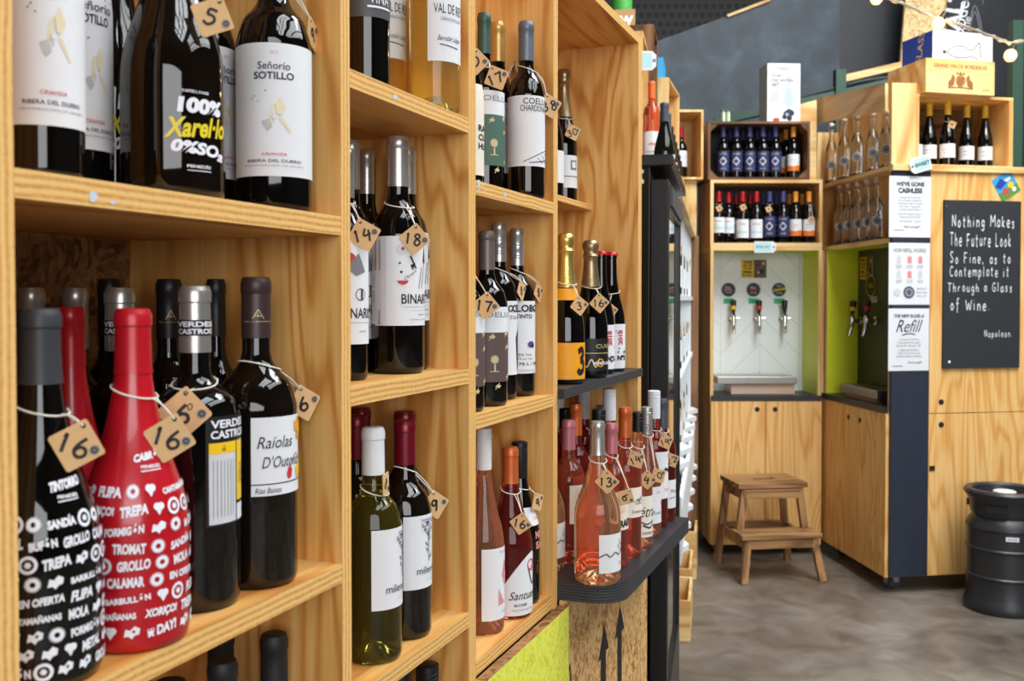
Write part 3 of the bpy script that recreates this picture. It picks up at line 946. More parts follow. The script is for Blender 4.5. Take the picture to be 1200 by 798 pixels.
# slate-painted partition that closes the shop at the back; its top edge climbs to the right
YB = 7.3
def wall_poly(name, pts, y, th, m):
    q = [at_y(px, py, y) for px, py in pts]
    return structure(MB().prism([(p.x, p.z) for p in q], 1, y, y + th, m).build(name))
def wp(name, pts, y, th, m):
    q = []
    for p in pts:
        v = at_y(p[0], max(p[1], -60) if p[1] < 700 else 352, y)
        q.append((v.x, 0.0 if p[1] >= 700 else v.z))
    return structure(MB().prism(q, 1, y, y + th, m).build(name))
wp('wall_back_slate', [(560, 700), (984, 700), (984, -50), (1010, -50), (905, 0), (776, 46), (560, 128)][0:2] + [(984, -34), (905, 0), (776, 46), (560, 128)], YB, 0.05, SLATE)
wp('wall_back_dark', [(984, 700), (1062, 700), (1062, 70), (1068, -40), (984, -40)], YB + 0.01, 0.05, DARKB)
o = wp('wall_back_strandboard', [(1040, 700), (1120, 700), (1120, -60), (1066, -60), (1055, 78), (1050, 120)], YB - 0.35, 0.03, OSBL)
wp('wall_back_right', [(1080, 700), (1420, 700), (1420, -60), (1080, -60)], YB - 0.2, 0.05, DARKB)
# thin bare-wood batten along part of the slate's top edge
a, b_ = at_y(852, 19, YB - 0.01), at_y(902, 0, YB - 0.01)
structure(MB().beam(a, b_, 0.02, 0.02, PINE).build('trim_2'))

# ------------------------------------------------------------------ long shelving unit on the left
PL, PR = {}, {}
def sx(px, py=352): return front(px, py).x
pA = (sx(3, 240), sx(16.8, 240)); pB = (sx(399.6, 300), sx(410.6, 300)); pC = (sx(549.2, 300), sx(557.4, 300)); pD = (sx(648.4, 300), sx(653.4, 300)); pE = (sx(747.6, 352), sx(751.6, 352))
pA = (pA[1] - 0.022, pA[1])
DEP = 0.295
zA1, zA2 = front(399.5, 253.6).z, front(400.7, 660.8).z
zB1, zB2, zB3 = front(550, 139.1).z, front(548.9, 432.4).z, front(548.1, 718.8).z
zC1, zC2, zC3 = front(648.7, 236.9).z, front(648, 462.4).z, front(649.9, 697.4).z
zD2 = front(747.7, 431.2).z
zK = front(652, 681.6).z
zDtop = front(749, 51.1).z
zA3, zB4 = zA2 - 0.40, zB3 - 0.36
p_ = at_plane(693.6, 240.3, U * pE[0], U)
tD1, zD1 = p_.dot(N) - C0, p_.z
BAYS = {}
for z_ in (zA1, zA2, zA3): BAYS[round(z_, 5)] = (pA[1], pB[0], 0.0)
for z_ in (zB1, zB2, zB3, zB4): BAYS[round(z_, 5)] = (pB[1], pC[0], 0.0)
for z_ in (zC1, zC2, zC3): BAYS[round(z_, 5)] = (pC[1], pD[0], 0.0)
BAYS[round(zD2, 5)] = (pD[1], pE[0], -0.012)
BAYS[round(zK, 5)] = (pD[1], pE[0], -0.118)
BAYS[round(zD1, 5)] = (pD[1], pE[0], tD1)
unit = empty('shelving_unit', N * C0, UA)
tag(unit, 'long open birch plywood shelving unit filled with wine bottles along the left', 'shelving unit')
TOPZ = 2.62
def upright(p, z0, z1, t0=0.0):
    MB().box(p[0], p[1], t0, DEP, z0, z1, PLYV, front=EDGEV).build('side_panel', unit)
upright(pA, 0.0, TOPZ); upright(pB, 0.0, TOPZ); upright(pC, 0.0, TOPZ); upright(pD, 0.0, TOPZ)
upright(pE, 0.0, zDtop)
CHIP = plain('chipped_blue_white_paint', (196, 206, 214), 0.7, noise=0.1)
def shelf(a, b, z, th=0.021, t0=0.0, m=None, e=None, chips=()):
    s_ = MB().box(a[1], b[0], t0, DEP - 0.012, z - th, z, m or PLYH, front=e or EDGEH)
    for ch in chips:                    # flecks of old paint on the front edge
        s_.add([(lambda q: (q.x, -0.0004, q.z))(front(x, y)) for x, y in ch], [tuple(range(len(ch)))], CHIP)
    s_.build('shelf', unit, fix=False)
for z in (zA1, zA2, zA3): shelf(pA, pB, z, chips=[[(104, 226), (106, 224), (112, 225), (114.5, 230), (112, 236), (106, 237), (104.5, 232)], [(127, 236), (133, 235), (138, 238), (131, 239.5)]] if z == zA1 else ())
for z in (zB1, zB2, zB3, zB4): shelf(pB, pC, z, chips=[[(459, 112), (464, 111), (467, 115), (462, 117)]] if z == zB1 else ())
shelf(pC, pD, zC1, chips=[[(559, 211), (562, 211), (563, 216), (559.5, 220)], [(564, 215), (567, 216), (566, 219)], [(590, 226), (593, 225), (593, 230), (590.5, 231)], [(560, 221), (563, 222), (560, 224)]]); shelf(pC, pD, zC2); shelf(pC, pD, zC3)
shelf(pD, pE, zD2, 0.018, -0.012, BLACKW, EDGEB)
# small set-back shelf, its board ends at the inner face of the last upright
p_ = at_plane(693.6, 246.6, U * pE[0], U)
shelf(pD, pE, zD1, zD1 - p_.z, tD1)
for (a, b, zt) in ((pA, pB, TOPZ), (pB, pC, TOPZ), (pC, pD, TOPZ)):
    shelf(a, b, zt)
MB().box(pD[1], pE[1], 0, DEP, zDtop, zDtop + 0.018, PLYH, front=EDGEH).build('top_panel', unit)
MB().box(pA[0], pB[0], DEP, DEP + 0.012, 0.05, TOPZ, OSBD).build('back_panel', unit)
MB().box(pB[0], pD[1], DEP, DEP + 0.012, 0.05, TOPZ, PLYV).build('back_panel', unit)
MB().box(pD[1], pE[1], DEP, DEP + 0.012, 0.05, zDtop, PLYV).build('back_panel', unit)
# strand-board plinths below the lowest shelves
zY = zC3 - 0.0215
yp = MB().box(pC[1] - 0.01, pD[1] + 0.001, -0.022, -0.004, 0.0, zY, OSBY, top=OSBD).build('plinth_panel', unit)
yp['label'] = 'yellow painted strand-board plinth'
op = MB().box(pD[1] + 0.003, pE[1], -0.016, -0.003, 0.0, zK - 0.0355, OSBN)
def put_plinth(poly):
    vs = []
    for px, py in poly:
        q = front(px, py, -0.0164)
        vs.append((q.x, -0.0166, q.z))
    op.add(vs, [tuple(range(len(vs)))], INK)
put_plinth([(708, 731), (713.5, 759), (710, 762), (710, 850), (704, 850), (704, 772), (701, 777)])
put_plinth([(726.5, 708.5), (731.5, 735), (728.5, 740), (728.5, 850), (723.5, 850), (723.5, 745), (720.5, 750)])
_o = [(668, 777), (669.5, 790), (669, 830), (666.5, 870), (664, 830), (664.5, 790)]
_i = [(668, 784), (668.3, 792), (668, 830), (666.7, 858), (665.3, 830), (665.7, 792)]
for k in range(6):
    put_plinth([_o[k], _o[(k + 1) % 6], _i[(k + 1) % 6], _i[k]])
oo = op.build('arrow_panel', unit, fix=False)
oo['label'] = 'bare strand-board panel printed with black arrows'
# black counter shelf with a rounded corner that juts out under the last bay
ko = -0.118
s0, s1 = pD[1] + 0.0, pE[1] - 0.012
rad = 0.06
poly = [(s0, DEP - 0.02), (s0, ko + rad)]
poly = [(s0 + 0.0005, DEP - 0.015)]
for k in range(9):
    a = math.pi + math.pi / 2 * k / 8
    poly.append((s0 - 0.0 + rad + rad * math.cos(a) + 0.0005, ko + rad + rad * math.sin(a)))
poly += [(s1, ko), (s1, -0.003), (pE[0] - 0.001, -0.003), (pE[0] - 0.001, DEP - 0.015)]
kb = MB().prism(poly, 2, zK - 0.034, zK, BLACKW, EDGEB).build('counter_shelf', None, N * C0, UA)
tag(kb, 'black counter shelf with a rounded corner carrying the pink wine bottles', 'shelf')
# ------------------------------------------------------------------ bottles in the first bay
SOT = [('t', '2015', 0, 0.93, 0.022, INKP), ('t', 'Señorío', 0, 0.83, 0.055, INKB, {'bold': 0.005}), ('t', 'SOTILLO', 0, 0.755, 0.055, INKB, {'bold': 0.025, 'w': 0.36}),
       ('p', [(-.10, .40), (-.02, .45), (.02, .55), (-.06, .53)], GOLDPALE), ('p', [(.02, .54), (.1, .60), (.2, .52), (.12, .46), (.05, .47)], GOLDPALE), ('p', [(.1, .46), (.18, .42), (.32, .33), (.27, .33), (.08, .43)], GOLDPALE),
       ('p', [(-.22, .41), (-.08, .43), (-.03, .37), (-.12, .34)], GREYPALE), ('l', [(-.05, .45), (.0, .40)], .006, GREYPALE), ('l', [(-.07, .43), (.03, .43)], .006, GREYPALE),
       ('d', -.35, .60, .006, INKG), ('d', -.15, .64, .006, INKG), ('d', -.28, .56, .005, INKG), ('d', -.4, .58, .005, INKG),
       ('t', 'CRIANZA', 0, 0.165, 0.02, INKR, {'w': .22, 'bold': .01}), ('t', 'RIBERA DEL DUERO', 0, 0.115, 0.022, INK, {'w': .5, 'bold': .01}), ('t', 'DENOMINACIÓN DE ORIGEN', 0, 0.08, 0.014, INKG, {'w': .56})]
SOTL = 'white crest-label bottle on the top left shelf, '
XAR = [('t', "CASTELL D'AGE", 0.06, 0.93, 0.03, WHI, {'w': .24, 'bold': .02}), ('t', '100%', 0.18, 0.78, 0.17, WHI, {'w': .44, 'bold': .06, 'shear': .1}), ('t', 'Xarel·lo', 0.12, 0.55, 0.22, YELI, {'w': .6, 'bold': .03, 'shear': .35, 'rot': 4}),
       ('t', '0%SO₂', 0.16, 0.31, 0.16, WHI, {'w': .52, 'bold': .05, 'shear': .15, 'rot': -4}), ('t', 'PENEDÈS', 0.12, 0.13, 0.04, WHI, {'w': .22, 'bold': .02}), ('l', [(-.1, .08), (.34, .08)], .008, WHI)]
x4 = bt(205, 58.5, None, zA1, h=0.315, glass=GBRN, cap='black', prof='cava', lab='wide dark bottle lettered 100% in white and yellow, front of the top left shelf', cat='wine bottle', group='brush-lettered sparkling bottles', L=dict(x=(160, 262), y=(98, 208), paper=None, deg=(-44, 84), name='printed_lettering', items=XAR))
b6 = bt(322.5, 43.5, None, zA1, t=0.052, h=0.31, R=0.0395, glass=GBLK, cap='black', lab=SOTL + 'fully in view at the right end', cat='wine bottle', group='white crest label bottles', L=dict(x=(279.5, 365), y=(51, 207), deg=(-84, 84), items=SOT))
bt(52, 46, None, zA1, t=0.062, h=0.31, glass=GBLK, cap='black', lab=SOTL + 'beside the left post', cat='wine bottle', group='white crest label bottles', L=dict(x=(6, 98), y=(-90, 147), deg=(-66, 96), items=SOT))
bt(88, 43, None, zA1, t=0.135, h=0.31, glass=GBLK, cap='black', lab=SOTL + 'half hidden second from the left post', cat='wine bottle', group='white crest label bottles', L=dict(x=(50, 131), y=(-32, 174), deg=(-40, 105), items=SOT))
bt(136, 44, None, zA1, t=0.175, h=0.315, glass=GBRN, cap='black', prof='cava', lab='dark bottle with white brush lettering hidden behind its twin on the top left shelf', cat='wine bottle', group='brush-lettered sparkling bottles', L=dict(x=(100, 180), y=(95, 205), paper=None, deg=(-40, 80), name='printed_lettering', items=XAR))
b5 = bt(239, 41, None, zA1, t=0.135, h=0.31, R=0.0365, glass=GBLK, cap='black', lab=SOTL + 'mostly hidden behind the wide lettered bottle', cat='wine bottle', group='white crest label bottles', L=dict(x=(200, 280), y=(52, 208), deg=(-20, 105), items=SOT))
price_tag(x4, 249, 20, '5', 'kraft price tag hanging on the wide 100% lettered bottle', rot=24, side=0.03, neck=0.25, pull=0.01)
price_tag(b6, 366, 40, '9', 'kraft price tag turned edge-on behind the crest-label bottle at the right end', rot=-30, yaw=72, side=0.03, neck=0.25, pull=-0.04)

def icons(ink, bgm, seed, title):
    r = random.Random(seed)
    it = [('t', title, 0.16, 0.985, 0.052, ink, {'w': .27, 'bold': .06, 'shear': .2, 'rot': 6}), ('t', 'PENEDÈS', 0.16, 0.925, 0.022, ink, {'w': .16, 'bold': .03}), ('l', [(.0, .9), (.32, .905)], .006, ink)]
    words_ = ['XORIÇO!', 'TREPA', 'SANDÍA', 'METAL', 'π DAY!', 'CANTAMAÑANAS', 'TROMAT', 'BARBULLÓN', 'EN OFERTA', 'FORMIGÓN', 'FLIPA', 'MOLA', 'GROLLO', 'BUFÓN', 'CALAMAR']
    r.shuffle(words_)
    k = 0
    rows = [.80, .70, .60, .50, .41, .32, .23, .14, .05]
    for j, v in enumerate(rows):
        u = -0.86 + 0.08 * (j % 3)
        while u < 0.86:
            c = r.choice('wwwijjsh')
            if c == 'w':
                wd = words_[k % len(words_)]; k += 1
                w_ = 0.05 + 0.026 * len(wd)
                it.append(('t', wd, u + w_, v, 0.056 if len(wd) < 9 else 0.042, ink, {'w': w_ * .9, 'bold': .05, 'rot': r.uniform(-3, 9), 'shear': r.choice((0, .2))}))
                u += 2 * w_ + .03
            elif c == 'i':
                it += [('d', u + .09, v, .046, ink, {'r_in': .030, 'n': 20}), ('d', u + .09, v, .02, ink, {'star': .4, 'n': 12})]; u += .23
            elif c == 's':
                it += [('d', u + .09, v, .042, ink, {'r_in': .014, 'n': 40, 'star': .28})]; u += .23
            elif c == 'h':
                it += [('d', u + .065, v + .012, .02, ink), ('d', u + .115, v + .012, .02, ink), ('p', [(u + .03, v + .008), (u + .09, v - .035), (u + .15, v + .008)], ink)]; u += .22
            else:
                x = u + .11
                it += [('p', [(x - .09, v - .022), (x - .07, v + .02), (x - .02, v + .012), (x + .03, v + .034), (x + .09, v + .02), (x + .08, v - .01), (x + .03, v - .016), (x + .0, v - .034), (x - .04, v - .018)], ink), ('d', x + .02, v + .006, .008, bgm)]; u += .26
    return it
zz = zA2
cr = bt(159, 61, 364, zz, yb=768, glass=GREDP, cap='red', caplen=0.19, prof='cava', lab='red lacquered bottle covered in white printed icons at the shelf front', cat='wine bottle', group='icon-printed bottles',
        L=dict(x=(94, 222), y=(534, 752), paper=None, deg=(-80, 98), name='printed_icons', items=icons(WHI, GREDP, 11, 'CABRÓN')), capw=41)
VC = [('t', 'VERDES', 0, 0.93, 0.075, WHI, {'w': .84, 'bold': .03}), ('t', 'CASTROS', 0, 0.835, 0.075, WHI, {'w': .84, 'bold': .03}),
      ('r', -.9, .25, .02, .76, INKLG), ('r', .33, .95, .20, .76, YELP), ('r', .33, .95, .02, .17, PAPER), ('t', 'GODELLO', .64, .45, .09, INK, {'w': .36, 'rot': 90}), ('r', -.9, .25, .66, .76, YELP, 2), ('t', '↓', -.35, .71, .06, INK)]
VC += [('l', [(-.75 + .14 * k, .08), (-.75 + .14 * k, .60)], .006, INKG) for k in range(7)]
CPV = ([('r', -1, .78, 0, 1, BLACKL), ('r', .78, 1, 0, 1, YELP), ('t', 'VERDES', -.1, .73, .34, WHI, {'w': .8, 'bold': .03}), ('t', 'CASTROS', -.1, .27, .34, WHI, {'w': .8, 'bold': .03})], (0.26, 0.50, -80, 96))
vfront = bt(231, 50, 337, zz, yb=721, glass=GBLK, cap='silver', caplen=0.205, prof='squat', lab='dark bottle with silver capsule and black and yellow label beside the red bottle', cat='wine bottle', group='silver-capped yellow label bottles',
            L=dict(x=(243, 281), y=(490, 620), paper=BLACKL, deg=(12, 88), items=VC), capw=36, cpi=CPV)
ALB = ([('l', [(-.32, .2), (0, .92)], .05, GOLDI), ('l', [(0, .92), (.32, .2)], .05, GOLDI), ('l', [(-.2, .42), (.2, .42)], .04, GOLDI), ('l', [(-.02, .42), (-.02, .68)], .035, GOLDI), ('t', 'DE ALBARIÑO', 0, .0, .1, GOLDI, {'w': .8})], (0.28, 0.50, -60, 75))
ra = bt(302, 46.5, 327, zz, yb=693, glass=GBRN, cap='brown', caplen=0.195, lab='dark brown wine bottle with an autumn-leaf white label at the right of the shelf', cat='wine bottle', group='autumn-leaf label bottles', capw=34, cpi=ALB,
        L=dict(x=(294, 349), y=(490, 582), deg=(-8, 92), items=[('t', 'Raíolas', -.28, .68, .15, INKB, {'w': .56, 'shear': .3}), ('t', "D'Outono", -.05, .43, .15, INKB, {'w': .66, 'shear': .3}), ('r', -1, 1, .14, .155, INKB), ('t', 'Rías Baixas', -.52, .07, .07, INKB, {'w': .38, 'shear': .3}),
            ('p', [(.3, .95), (.42, .86), (.4, .8), (.6, .78), (.5, .72), (.66, .66), (.8, .78), (.95, .7), (.95, .98), (.7, .9), (.6, 1.0), (.5, .88)], ORANGEP), ('p', [(.05, .24), (.12, .18), (.25, .2), (.28, .3), (.2, .36), (.1, .33)], INKR), ('p', [(.5, .22), (.6, .16), (.72, .2), (.85, .3), (.7, .42), (.6, .34), (.48, .32)], YELP), ('l', [(.2, .36), (.45, .5), (.65, .42)], .012, INKBR)]))
ck = bt(46, 66, 364, zz, t=0.047, R=0.0438, glass=GBLK, cap='charcoal', caplen=0.2, prof='cava', lab='black bottle covered in white printed icons beside the left post', cat='wine bottle', group='icon-printed bottles',
        L=dict(x=(-37, 124), y=(570, 800), paper=None, deg=(-62, 98), name='printed_icons', items=icons(WHI, BLACKL, 5, 'TINTORRO')), capw=47)
cr2 = bt(82, 46, 362, zz, t=0.15, glass=GREDP, cap='red', caplen=0.19, prof='cava', lab='second red lacquered bottle half hidden behind the icon-printed pair', cat='wine bottle', group='icon-printed bottles', capw=33)
for xc, tt, lb in ((141, 0.13, 'silver-capped dark bottle just behind the front red bottle, yellow edge on its capsule'), (88, 0.2, 'silver-capped dark bottle behind the second red bottle'), (36, 0.21, 'silver-capped dark bottle peeking out over the black icon-printed bottle')):
    bt(xc, 42, 339, zz, t=tt, glass=GBLK, cap='silver', caplen=0.205, prof='squat', lab=lb, cat='wine bottle', group='silver-capped yellow label bottles', cpi=CPV if xc == 141 else None, R=0.0345 if xc == 141 else 0.030)
for xc, tt, yt, lb in ((198, 0.17, 329, 'black-capped dark bottle behind the silver-capped one, copper emblem on its neck'), (243, 0.2, 329, 'black-capped dark bottle in the back right of the second shelf, half behind the silver capsule'), (128, 0.25, 329, 'black-capped dark bottle at the back, just left of the yellow-edged silver capsule')):
    bt(xc, 40, yt, zz, t=tt, glass=GBLK, cap='black', caplen=0.2, lab=lb, cat='wine bottle', group='autumn-leaf label bottles' if xc == 198 else 'black-capped back row bottles', cpi=ALB if xc in (198, ) else None, R=0.031 if xc == 198 else 0.028)
price_tag(ck, 90, 522, '16', 'kraft price tag reading 16 on the black icon-printed bottle', side=0.031, rot=18, neck=0.21)
price_tag(cr, 199, 513, '16', 'kraft price tag reading 16 on the front red bottle', side=0.032, rot=14, neck=0.215, sup=None)
price_tag(vfront, 216, 484, '6', 'kraft price tag reading 6 raised on the black and yellow label bottle', side=0.036, rot=4, neck=0.215, sup='0')
price_tag(ra, 356, 472, '6', 'kraft price tag half hidden at the right of the autumn-leaf bottle', side=0.031, rot=-14, yaw=30, neck=0.225, pull=-0.05)
# under the second shelf: only the sealed necks show
for xc, tt, yt, lb in ((319, 0.07, 741, 'black wax-sealed bottle neck standing clear at lower left'), (258, 0.06, 775, 'black wax-sealed bottle neck in front of its twin at lower left'), (256, 0.14, 738, 'black wax-sealed bottle neck partly hidden behind another at lower left'), (196, 0.05, 800, 'black wax-sealed bottle just under the edge of the shelf at lower left')):
    bt(xc, 50, None, zA3, t=tt, h=zat(xc, yt, at_plane(xc, 352, N * (C0 + tt), N).y) - zA3, glass=GBLK, cap='wax', caplen=0.28, lab=lb, cat='wine bottle', group='wax-sealed bottles', R=0.0345)

# ------------------------------------------------------------------ second bay
bt(430, 27.5, None, zB1, h=0.30, glass=GBLK, cap='black', lab='dark bottle with a grey label on the upper shelf of the second bay', cat='wine bottle', L=dict(x=(402, 458), y=(-60, 20), deg=(-90, 96), paper=GREYP, items=[('t', 'VIÑA', .35, .3, .2, WHI, {'w': .3}), ('l', [(-.0, .15), (.7, .15)], .03, WHI)]))
VDR = [('t', 'VAL DE REY', .0, .47, .085, INKB, {'w': .74}), ('t', 'GARNACHA BLANCA', .1, .38, .03, INKG, {'w': .56}), ('t', 'Bernabé López', .0, .20, .06, INKB, {'w': .6, 'shear': .5}), ('l', [(-.5, .15), (.4, .13)], .008, INKB), ('p', [(.3, .72), (.6, .78), (.7, .74), (.4, .69)], GOLDI), ('l', [(.1, .68), (.9, .72)], .008, INKG)]
bt(451, 25.5, None, zB1, t=0.135, h=0.30, glass=GWHT, cap='silver', lab='yellow white-wine bottle with white label half hidden behind the grey-label bottle', cat='wine bottle', group='yellow white-wine bottles', L=dict(x=(425, 477), y=(-60, 68), deg=(-20, 92), items=VDR))
bt(511.5, 29.5, None, zB1, t=0.06, h=0.30, glass=GWHT, cap='silver', lab='yellow white-wine bottle with white label at the front right of the upper shelf', cat='wine bottle', group='yellow white-wine bottles', L=dict(x=(503, 541), y=(-60, 72), deg=(-16, 92), items=VDR), n=64)
BIN = [('t', 'BINARIO', .2, .30, .11, INK, {'w': .7, 'bold': .01}), ('l', [(-.5, .21), (.8, .21)], .004, INKG), ('t', 'MALVASÍA RIOJANA', .2, .17, .022, GOLDI, {'w': .4}), ('t', 'RIOJA', .3, .12, .02, INK, {'w': .16}), ('t', 'DENOMINACIÓN DE ORIGEN', .3, .07, .018, INKG, {'w': .5}),
       ('d', -.45, .86, .07, INKLG), ('d', -.45, .86, .02, INKR), ('d', -.55, .70, .012, INK), ('d', -.5, .60, .015, INK), ('p', [(-.65, .505), (-.25, .505), (-.32, .47), (-.45, .455), (-.58, .47)], INKR), ('l', [(-.2, .78), (.02, .64)], .02, INK), ('p', [(-.2, .68), (.0, .70), (-.1, .62)], INKB), ('l', [(.15, .42), (.3, .66)], .008, INK), ('l', [(.3, .42), (.5, .8)], .008, INK), ('p', [(.4, .72), (.5, .9), (.58, .7)], INK), ('t', 'Obrero', -.2, .57, .04, INKG, {'rot': 35, 'shear': .3})]
BINL = [('t', 'BINARIO', .2, .30, .10, INK, {'w': .7, 'bold': .01}), ('l', [(-.5, .21), (.8, .21)], .004, INKG), ('t', 'RIOJA', .3, .12, .02, INK, {'w': .16}), ('d', -.3, .80, .09, INKR), ('p', [(-.35, .74), (.1, .88), (.4, .7), (.0, .66)], INKG), ('d', .2, .48, .06, INK, {'r_in': .052}), ('p', [(.2, .54), (.28, .53), (.3, .48), (.28, .43), (.2, .42)], INKBR)]
n1 = bt(404, 27.5, 176, zB2, yb=447, glass=GBLK, cap='silver', caplen=0.21, lab='red wine bottle with red-disc art label, cut off by the post in the second bay', cat='wine bottle', group='art label bottles', L=dict(x=(377, 431), y=(282, 404), deg=(-40, 96), items=BINL))
n1b = bt(412, 27, 166, zB2, t=0.12, R=0.0285, glass=GBLK, cap='silver', caplen=0.21, lab='red wine bottle with art label directly behind the red-disc one', cat='wine bottle', group='art label bottles', L=dict(x=(385, 439), y=(280, 398), deg=(-10, 100), items=BINL))
bt(430, 25, 177.5, zB2, t=0.21, glass=GBLK, cap='silver', caplen=0.2, lab='silver-capped bottle at the back left of the middle shelf', cat='wine bottle', group='art label bottles')
n2 = bt(467, 30.5, 162, zB2, yb=439, glass=GBLK, cap='silver', caplen=0.21, lab='red wine bottle with white face-collage label, front of the middle shelf', cat='wine bottle', group='art label bottles',
        LL=[dict(x=(470, 503), y=(277, 382), deg=(-26, 104), items=BIN), dict(x=(437, 450), y=(277, 380), deg=(-100, -40), name='back_label', items=[('t', 'BINARIO', .86, .08, .03, INK, {'rot': 90}), ('t', '2016 Tinto', .2, .4, .05, INKG, {'rot': 90})] + [('r', .35, .95, .62 + .02 * k, .63 + .02 * k, INK) for k in range(17)]),
            dict(x=(440, 470), y=(277, 382), deg=(-60, -26), name='back_label')])
bt(477, 26, 174, zB2, t=0.155, glass=GBLK, cap='silver', caplen=0.21, lab='silver-capped bottle tucked behind the face-collage bottle', cat='wine bottle', group='art label bottles', L=dict(x=(450, 503), y=(272, 376), deg=(-20, 104), items=BIN))
price_tag(n1, 426.5, 275, '14', 'kraft price tag reading 14 against the second post', side=0.031, rot=-16, neck=0.223)
price_tag(n2, 486, 280, '18', 'kraft price tag reading 18 on the face-collage bottle', side=0.031, rot=6, neck=0.228)
MIL = [('t', 'BLANCO', .5, .93, .035, INK, {'w': .28}), ('t', 'milenrama', .42, .25, .10, INKB, {'w': .86}), ('t', 'RIOJA', .62, .15, .022, GOLIVE, {'w': .2}), ('t', 'DENOMINACIÓN DE ORIGEN', .55, .11, .014, INKG, {'w': .5})]
def yarrow(u, v):
    it = [('l', [(u + .02, v - .26), (u, v), (u - .01, v + .2)], .012, INK)]
    r = random.Random(3)
    for k in range(26):
        it.append(('d', u + r.uniform(-.4, .32), v + .22 + r.uniform(-.05, .06), r.uniform(.008, .017), r.choice((INK, INKG, INKG)), {'n': 7}))
    for k in (-1, -.5, .4, .8): it.append(('l', [(u, v + .08), (u + .3 * k, v + .19)], .008, INK))
    for dx, dy in ((-.2, -.02), (.18, .05), (.2, -.2), (-.16, -.1)): it.append(('p', [(u, v + dy - .03), (u + dx * .6, v + dy + .02), (u + dx * 1.2, v + dy + .04), (u + dx * .7, v + dy - .02)], INKG))
    return it
m1 = bt(438, 33.5, 502, zB3, yb=781, glass=GOLV, cap='white', caplen=0.2, lab='olive glass white-wine bottle with white capsule and flower drawing label', cat='wine bottle', group='flower drawing label bottles', n=64, capw=27,
        LL=[dict(x=(435, 472), y=(622, 716), deg=(-4, 100), items=MIL + yarrow(.5, .62)), dict(x=(404, 426), y=(612, 716), deg=(-120, -62), name='back_label', paper=LBLUE)])
m2 = bt(475, 31, 494, zB3, yb=752, glass=GBRN, cap='claret', caplen=0.2, lab='red wine bottle with claret capsule and flower drawing label, front right', cat='wine bottle', group='flower drawing label bottles', capw=25,
        L=dict(x=(472, 507), y=(606, 692), deg=(-4, 100), items=[('t', 'TEMPRANILLO', .3, .93, .04, INKV, {'w': .56})] + MIL[1:] + yarrow(.2, .62)))
bt(474, 29, 483, zB3, t=0.155, glass=GBLK, cap='claret', caplen=0.2, lab='claret-capped bottle hidden behind the front right flower bottle', cat='wine bottle', group='claret-capped bottles')
bt(417, 30, 488, zB3, t=0.12, glass=GBLK, cap='claret', caplen=0.2, lab='claret-capped bottle behind the white-capped one, close to the post', cat='wine bottle', group='claret-capped bottles')
bt(427, 28, 479, zB3, t=0.215, glass=GBLK, cap='claret', caplen=0.2, lab='claret-capped bottle farthest back on the third shelf of the second bay', cat='wine bottle', group='claret-capped bottles')
price_tag(m2, 510, 591, '9', 'kraft price tag edging out behind the claret-capped flower bottle', side=0.031, rot=-10, yaw=25, neck=0.222, pull=-0.045)
bl1 = price_tag(m1, 452, 567, '8', 'dark kraft tag turned away between the two flower bottles', side=0.026, rot=40, yaw=75, neck=0.212)
for xc, tt, yt, lb in ((500, 0.07, 765, 'black screw-capped bottle neck under the third shelf of the second bay, taller one'), (467, 0.05, 787, 'black screw-capped bottle neck under the third shelf, barely showing')):
    bt(xc, 32, None, zB4, t=tt, h=zat(xc, yt, at_plane(xc, 352, N * (C0 + tt), N).y) - zB4, glass=GBLK, cap='black', caplen=0.24, captop='screw', lab=lb, cat='wine bottle', group='screw-capped bottles', R=0.0375)

# ------------------------------------------------------------------ third bay
def tree(u, v, s, m):
    it = [('d', u, v, .085 * s, m, {'star': .35, 'n': 26}), ('l', [(u, v - .08 * s), (u, v - .2 * s)], .03 * s, m), ('l', [(u - .15, v - .2 * s), (u + .15, v - .2 * s)], .012, m)]
    for du, dv in ((-.55, .12), (.5, .16), (-.5, -.22), (.55, -.24), (-.1, .3), (.45, .34), (-.45, .36), (.1, -.36)):
        it += [('p', [(u + du - .1, v + dv), (u + du, v + dv + .03), (u + du + .12, v + dv + .01), (u + du + .05, v + dv - .025)], m), ('l', [(u + du - .08, v + dv - .04), (u + du + .06, v + dv + .045)], .012, m)]
    return it
q1 = bt(545, 22, None, zC1, h=0.295, glass=GBLK, cap='black', prof='burgundy', lab='bottle with a beige wrap label half behind the third post', cat='wine bottle', L=dict(x=(523, 567), y=(97, 205), deg=(-90, 98), paper=CREAM, items=[('t', 'RA', .62, .52, .07, INK, {'w': .2, 'bold': .03}), ('t', 'CU', .62, .42, .07, INK, {'w': .2, 'bold': .03}), ('t', 'HU', .62, .32, .07, INK, {'w': .2, 'bold': .03})]))
q4 = bt(616.5, 23.3, 27, zC1, t=0.033, R=0.0325, glass=GBRN, cap='bluegrey', caplen=0.22, lab='brown glass wine bottle with blue-grey capsule and hill drawing label', cat='wine bottle', group='pale label bottles', capw=18,
        L=dict(x=(594, 640), y=(112, 195), deg=(-80, 98), items=[('t', 'COELUS', .3, .92, .085, INK, {'w': .5}), ('t', 'CHARDONNAY', .32, .82, .085, INK, {'w': .62}), ('l', [(-.2, .06), (.1, .12), (.5, .2), (.95, .26)], .01, INK), ('l', [(.0, .05), (.4, .07), (.95, .12)], .01, INK), ('l', [(.3, .12), (.55, .05)], .008, INK), ('l', [(.5, .16), (.8, .06)], .008, INK), ('l', [(.7, .2), (.95, .1)], .008, INK)]))
COE = [('t', 'COELUS', .22, .9, .07, INKG, {'w': .7})]
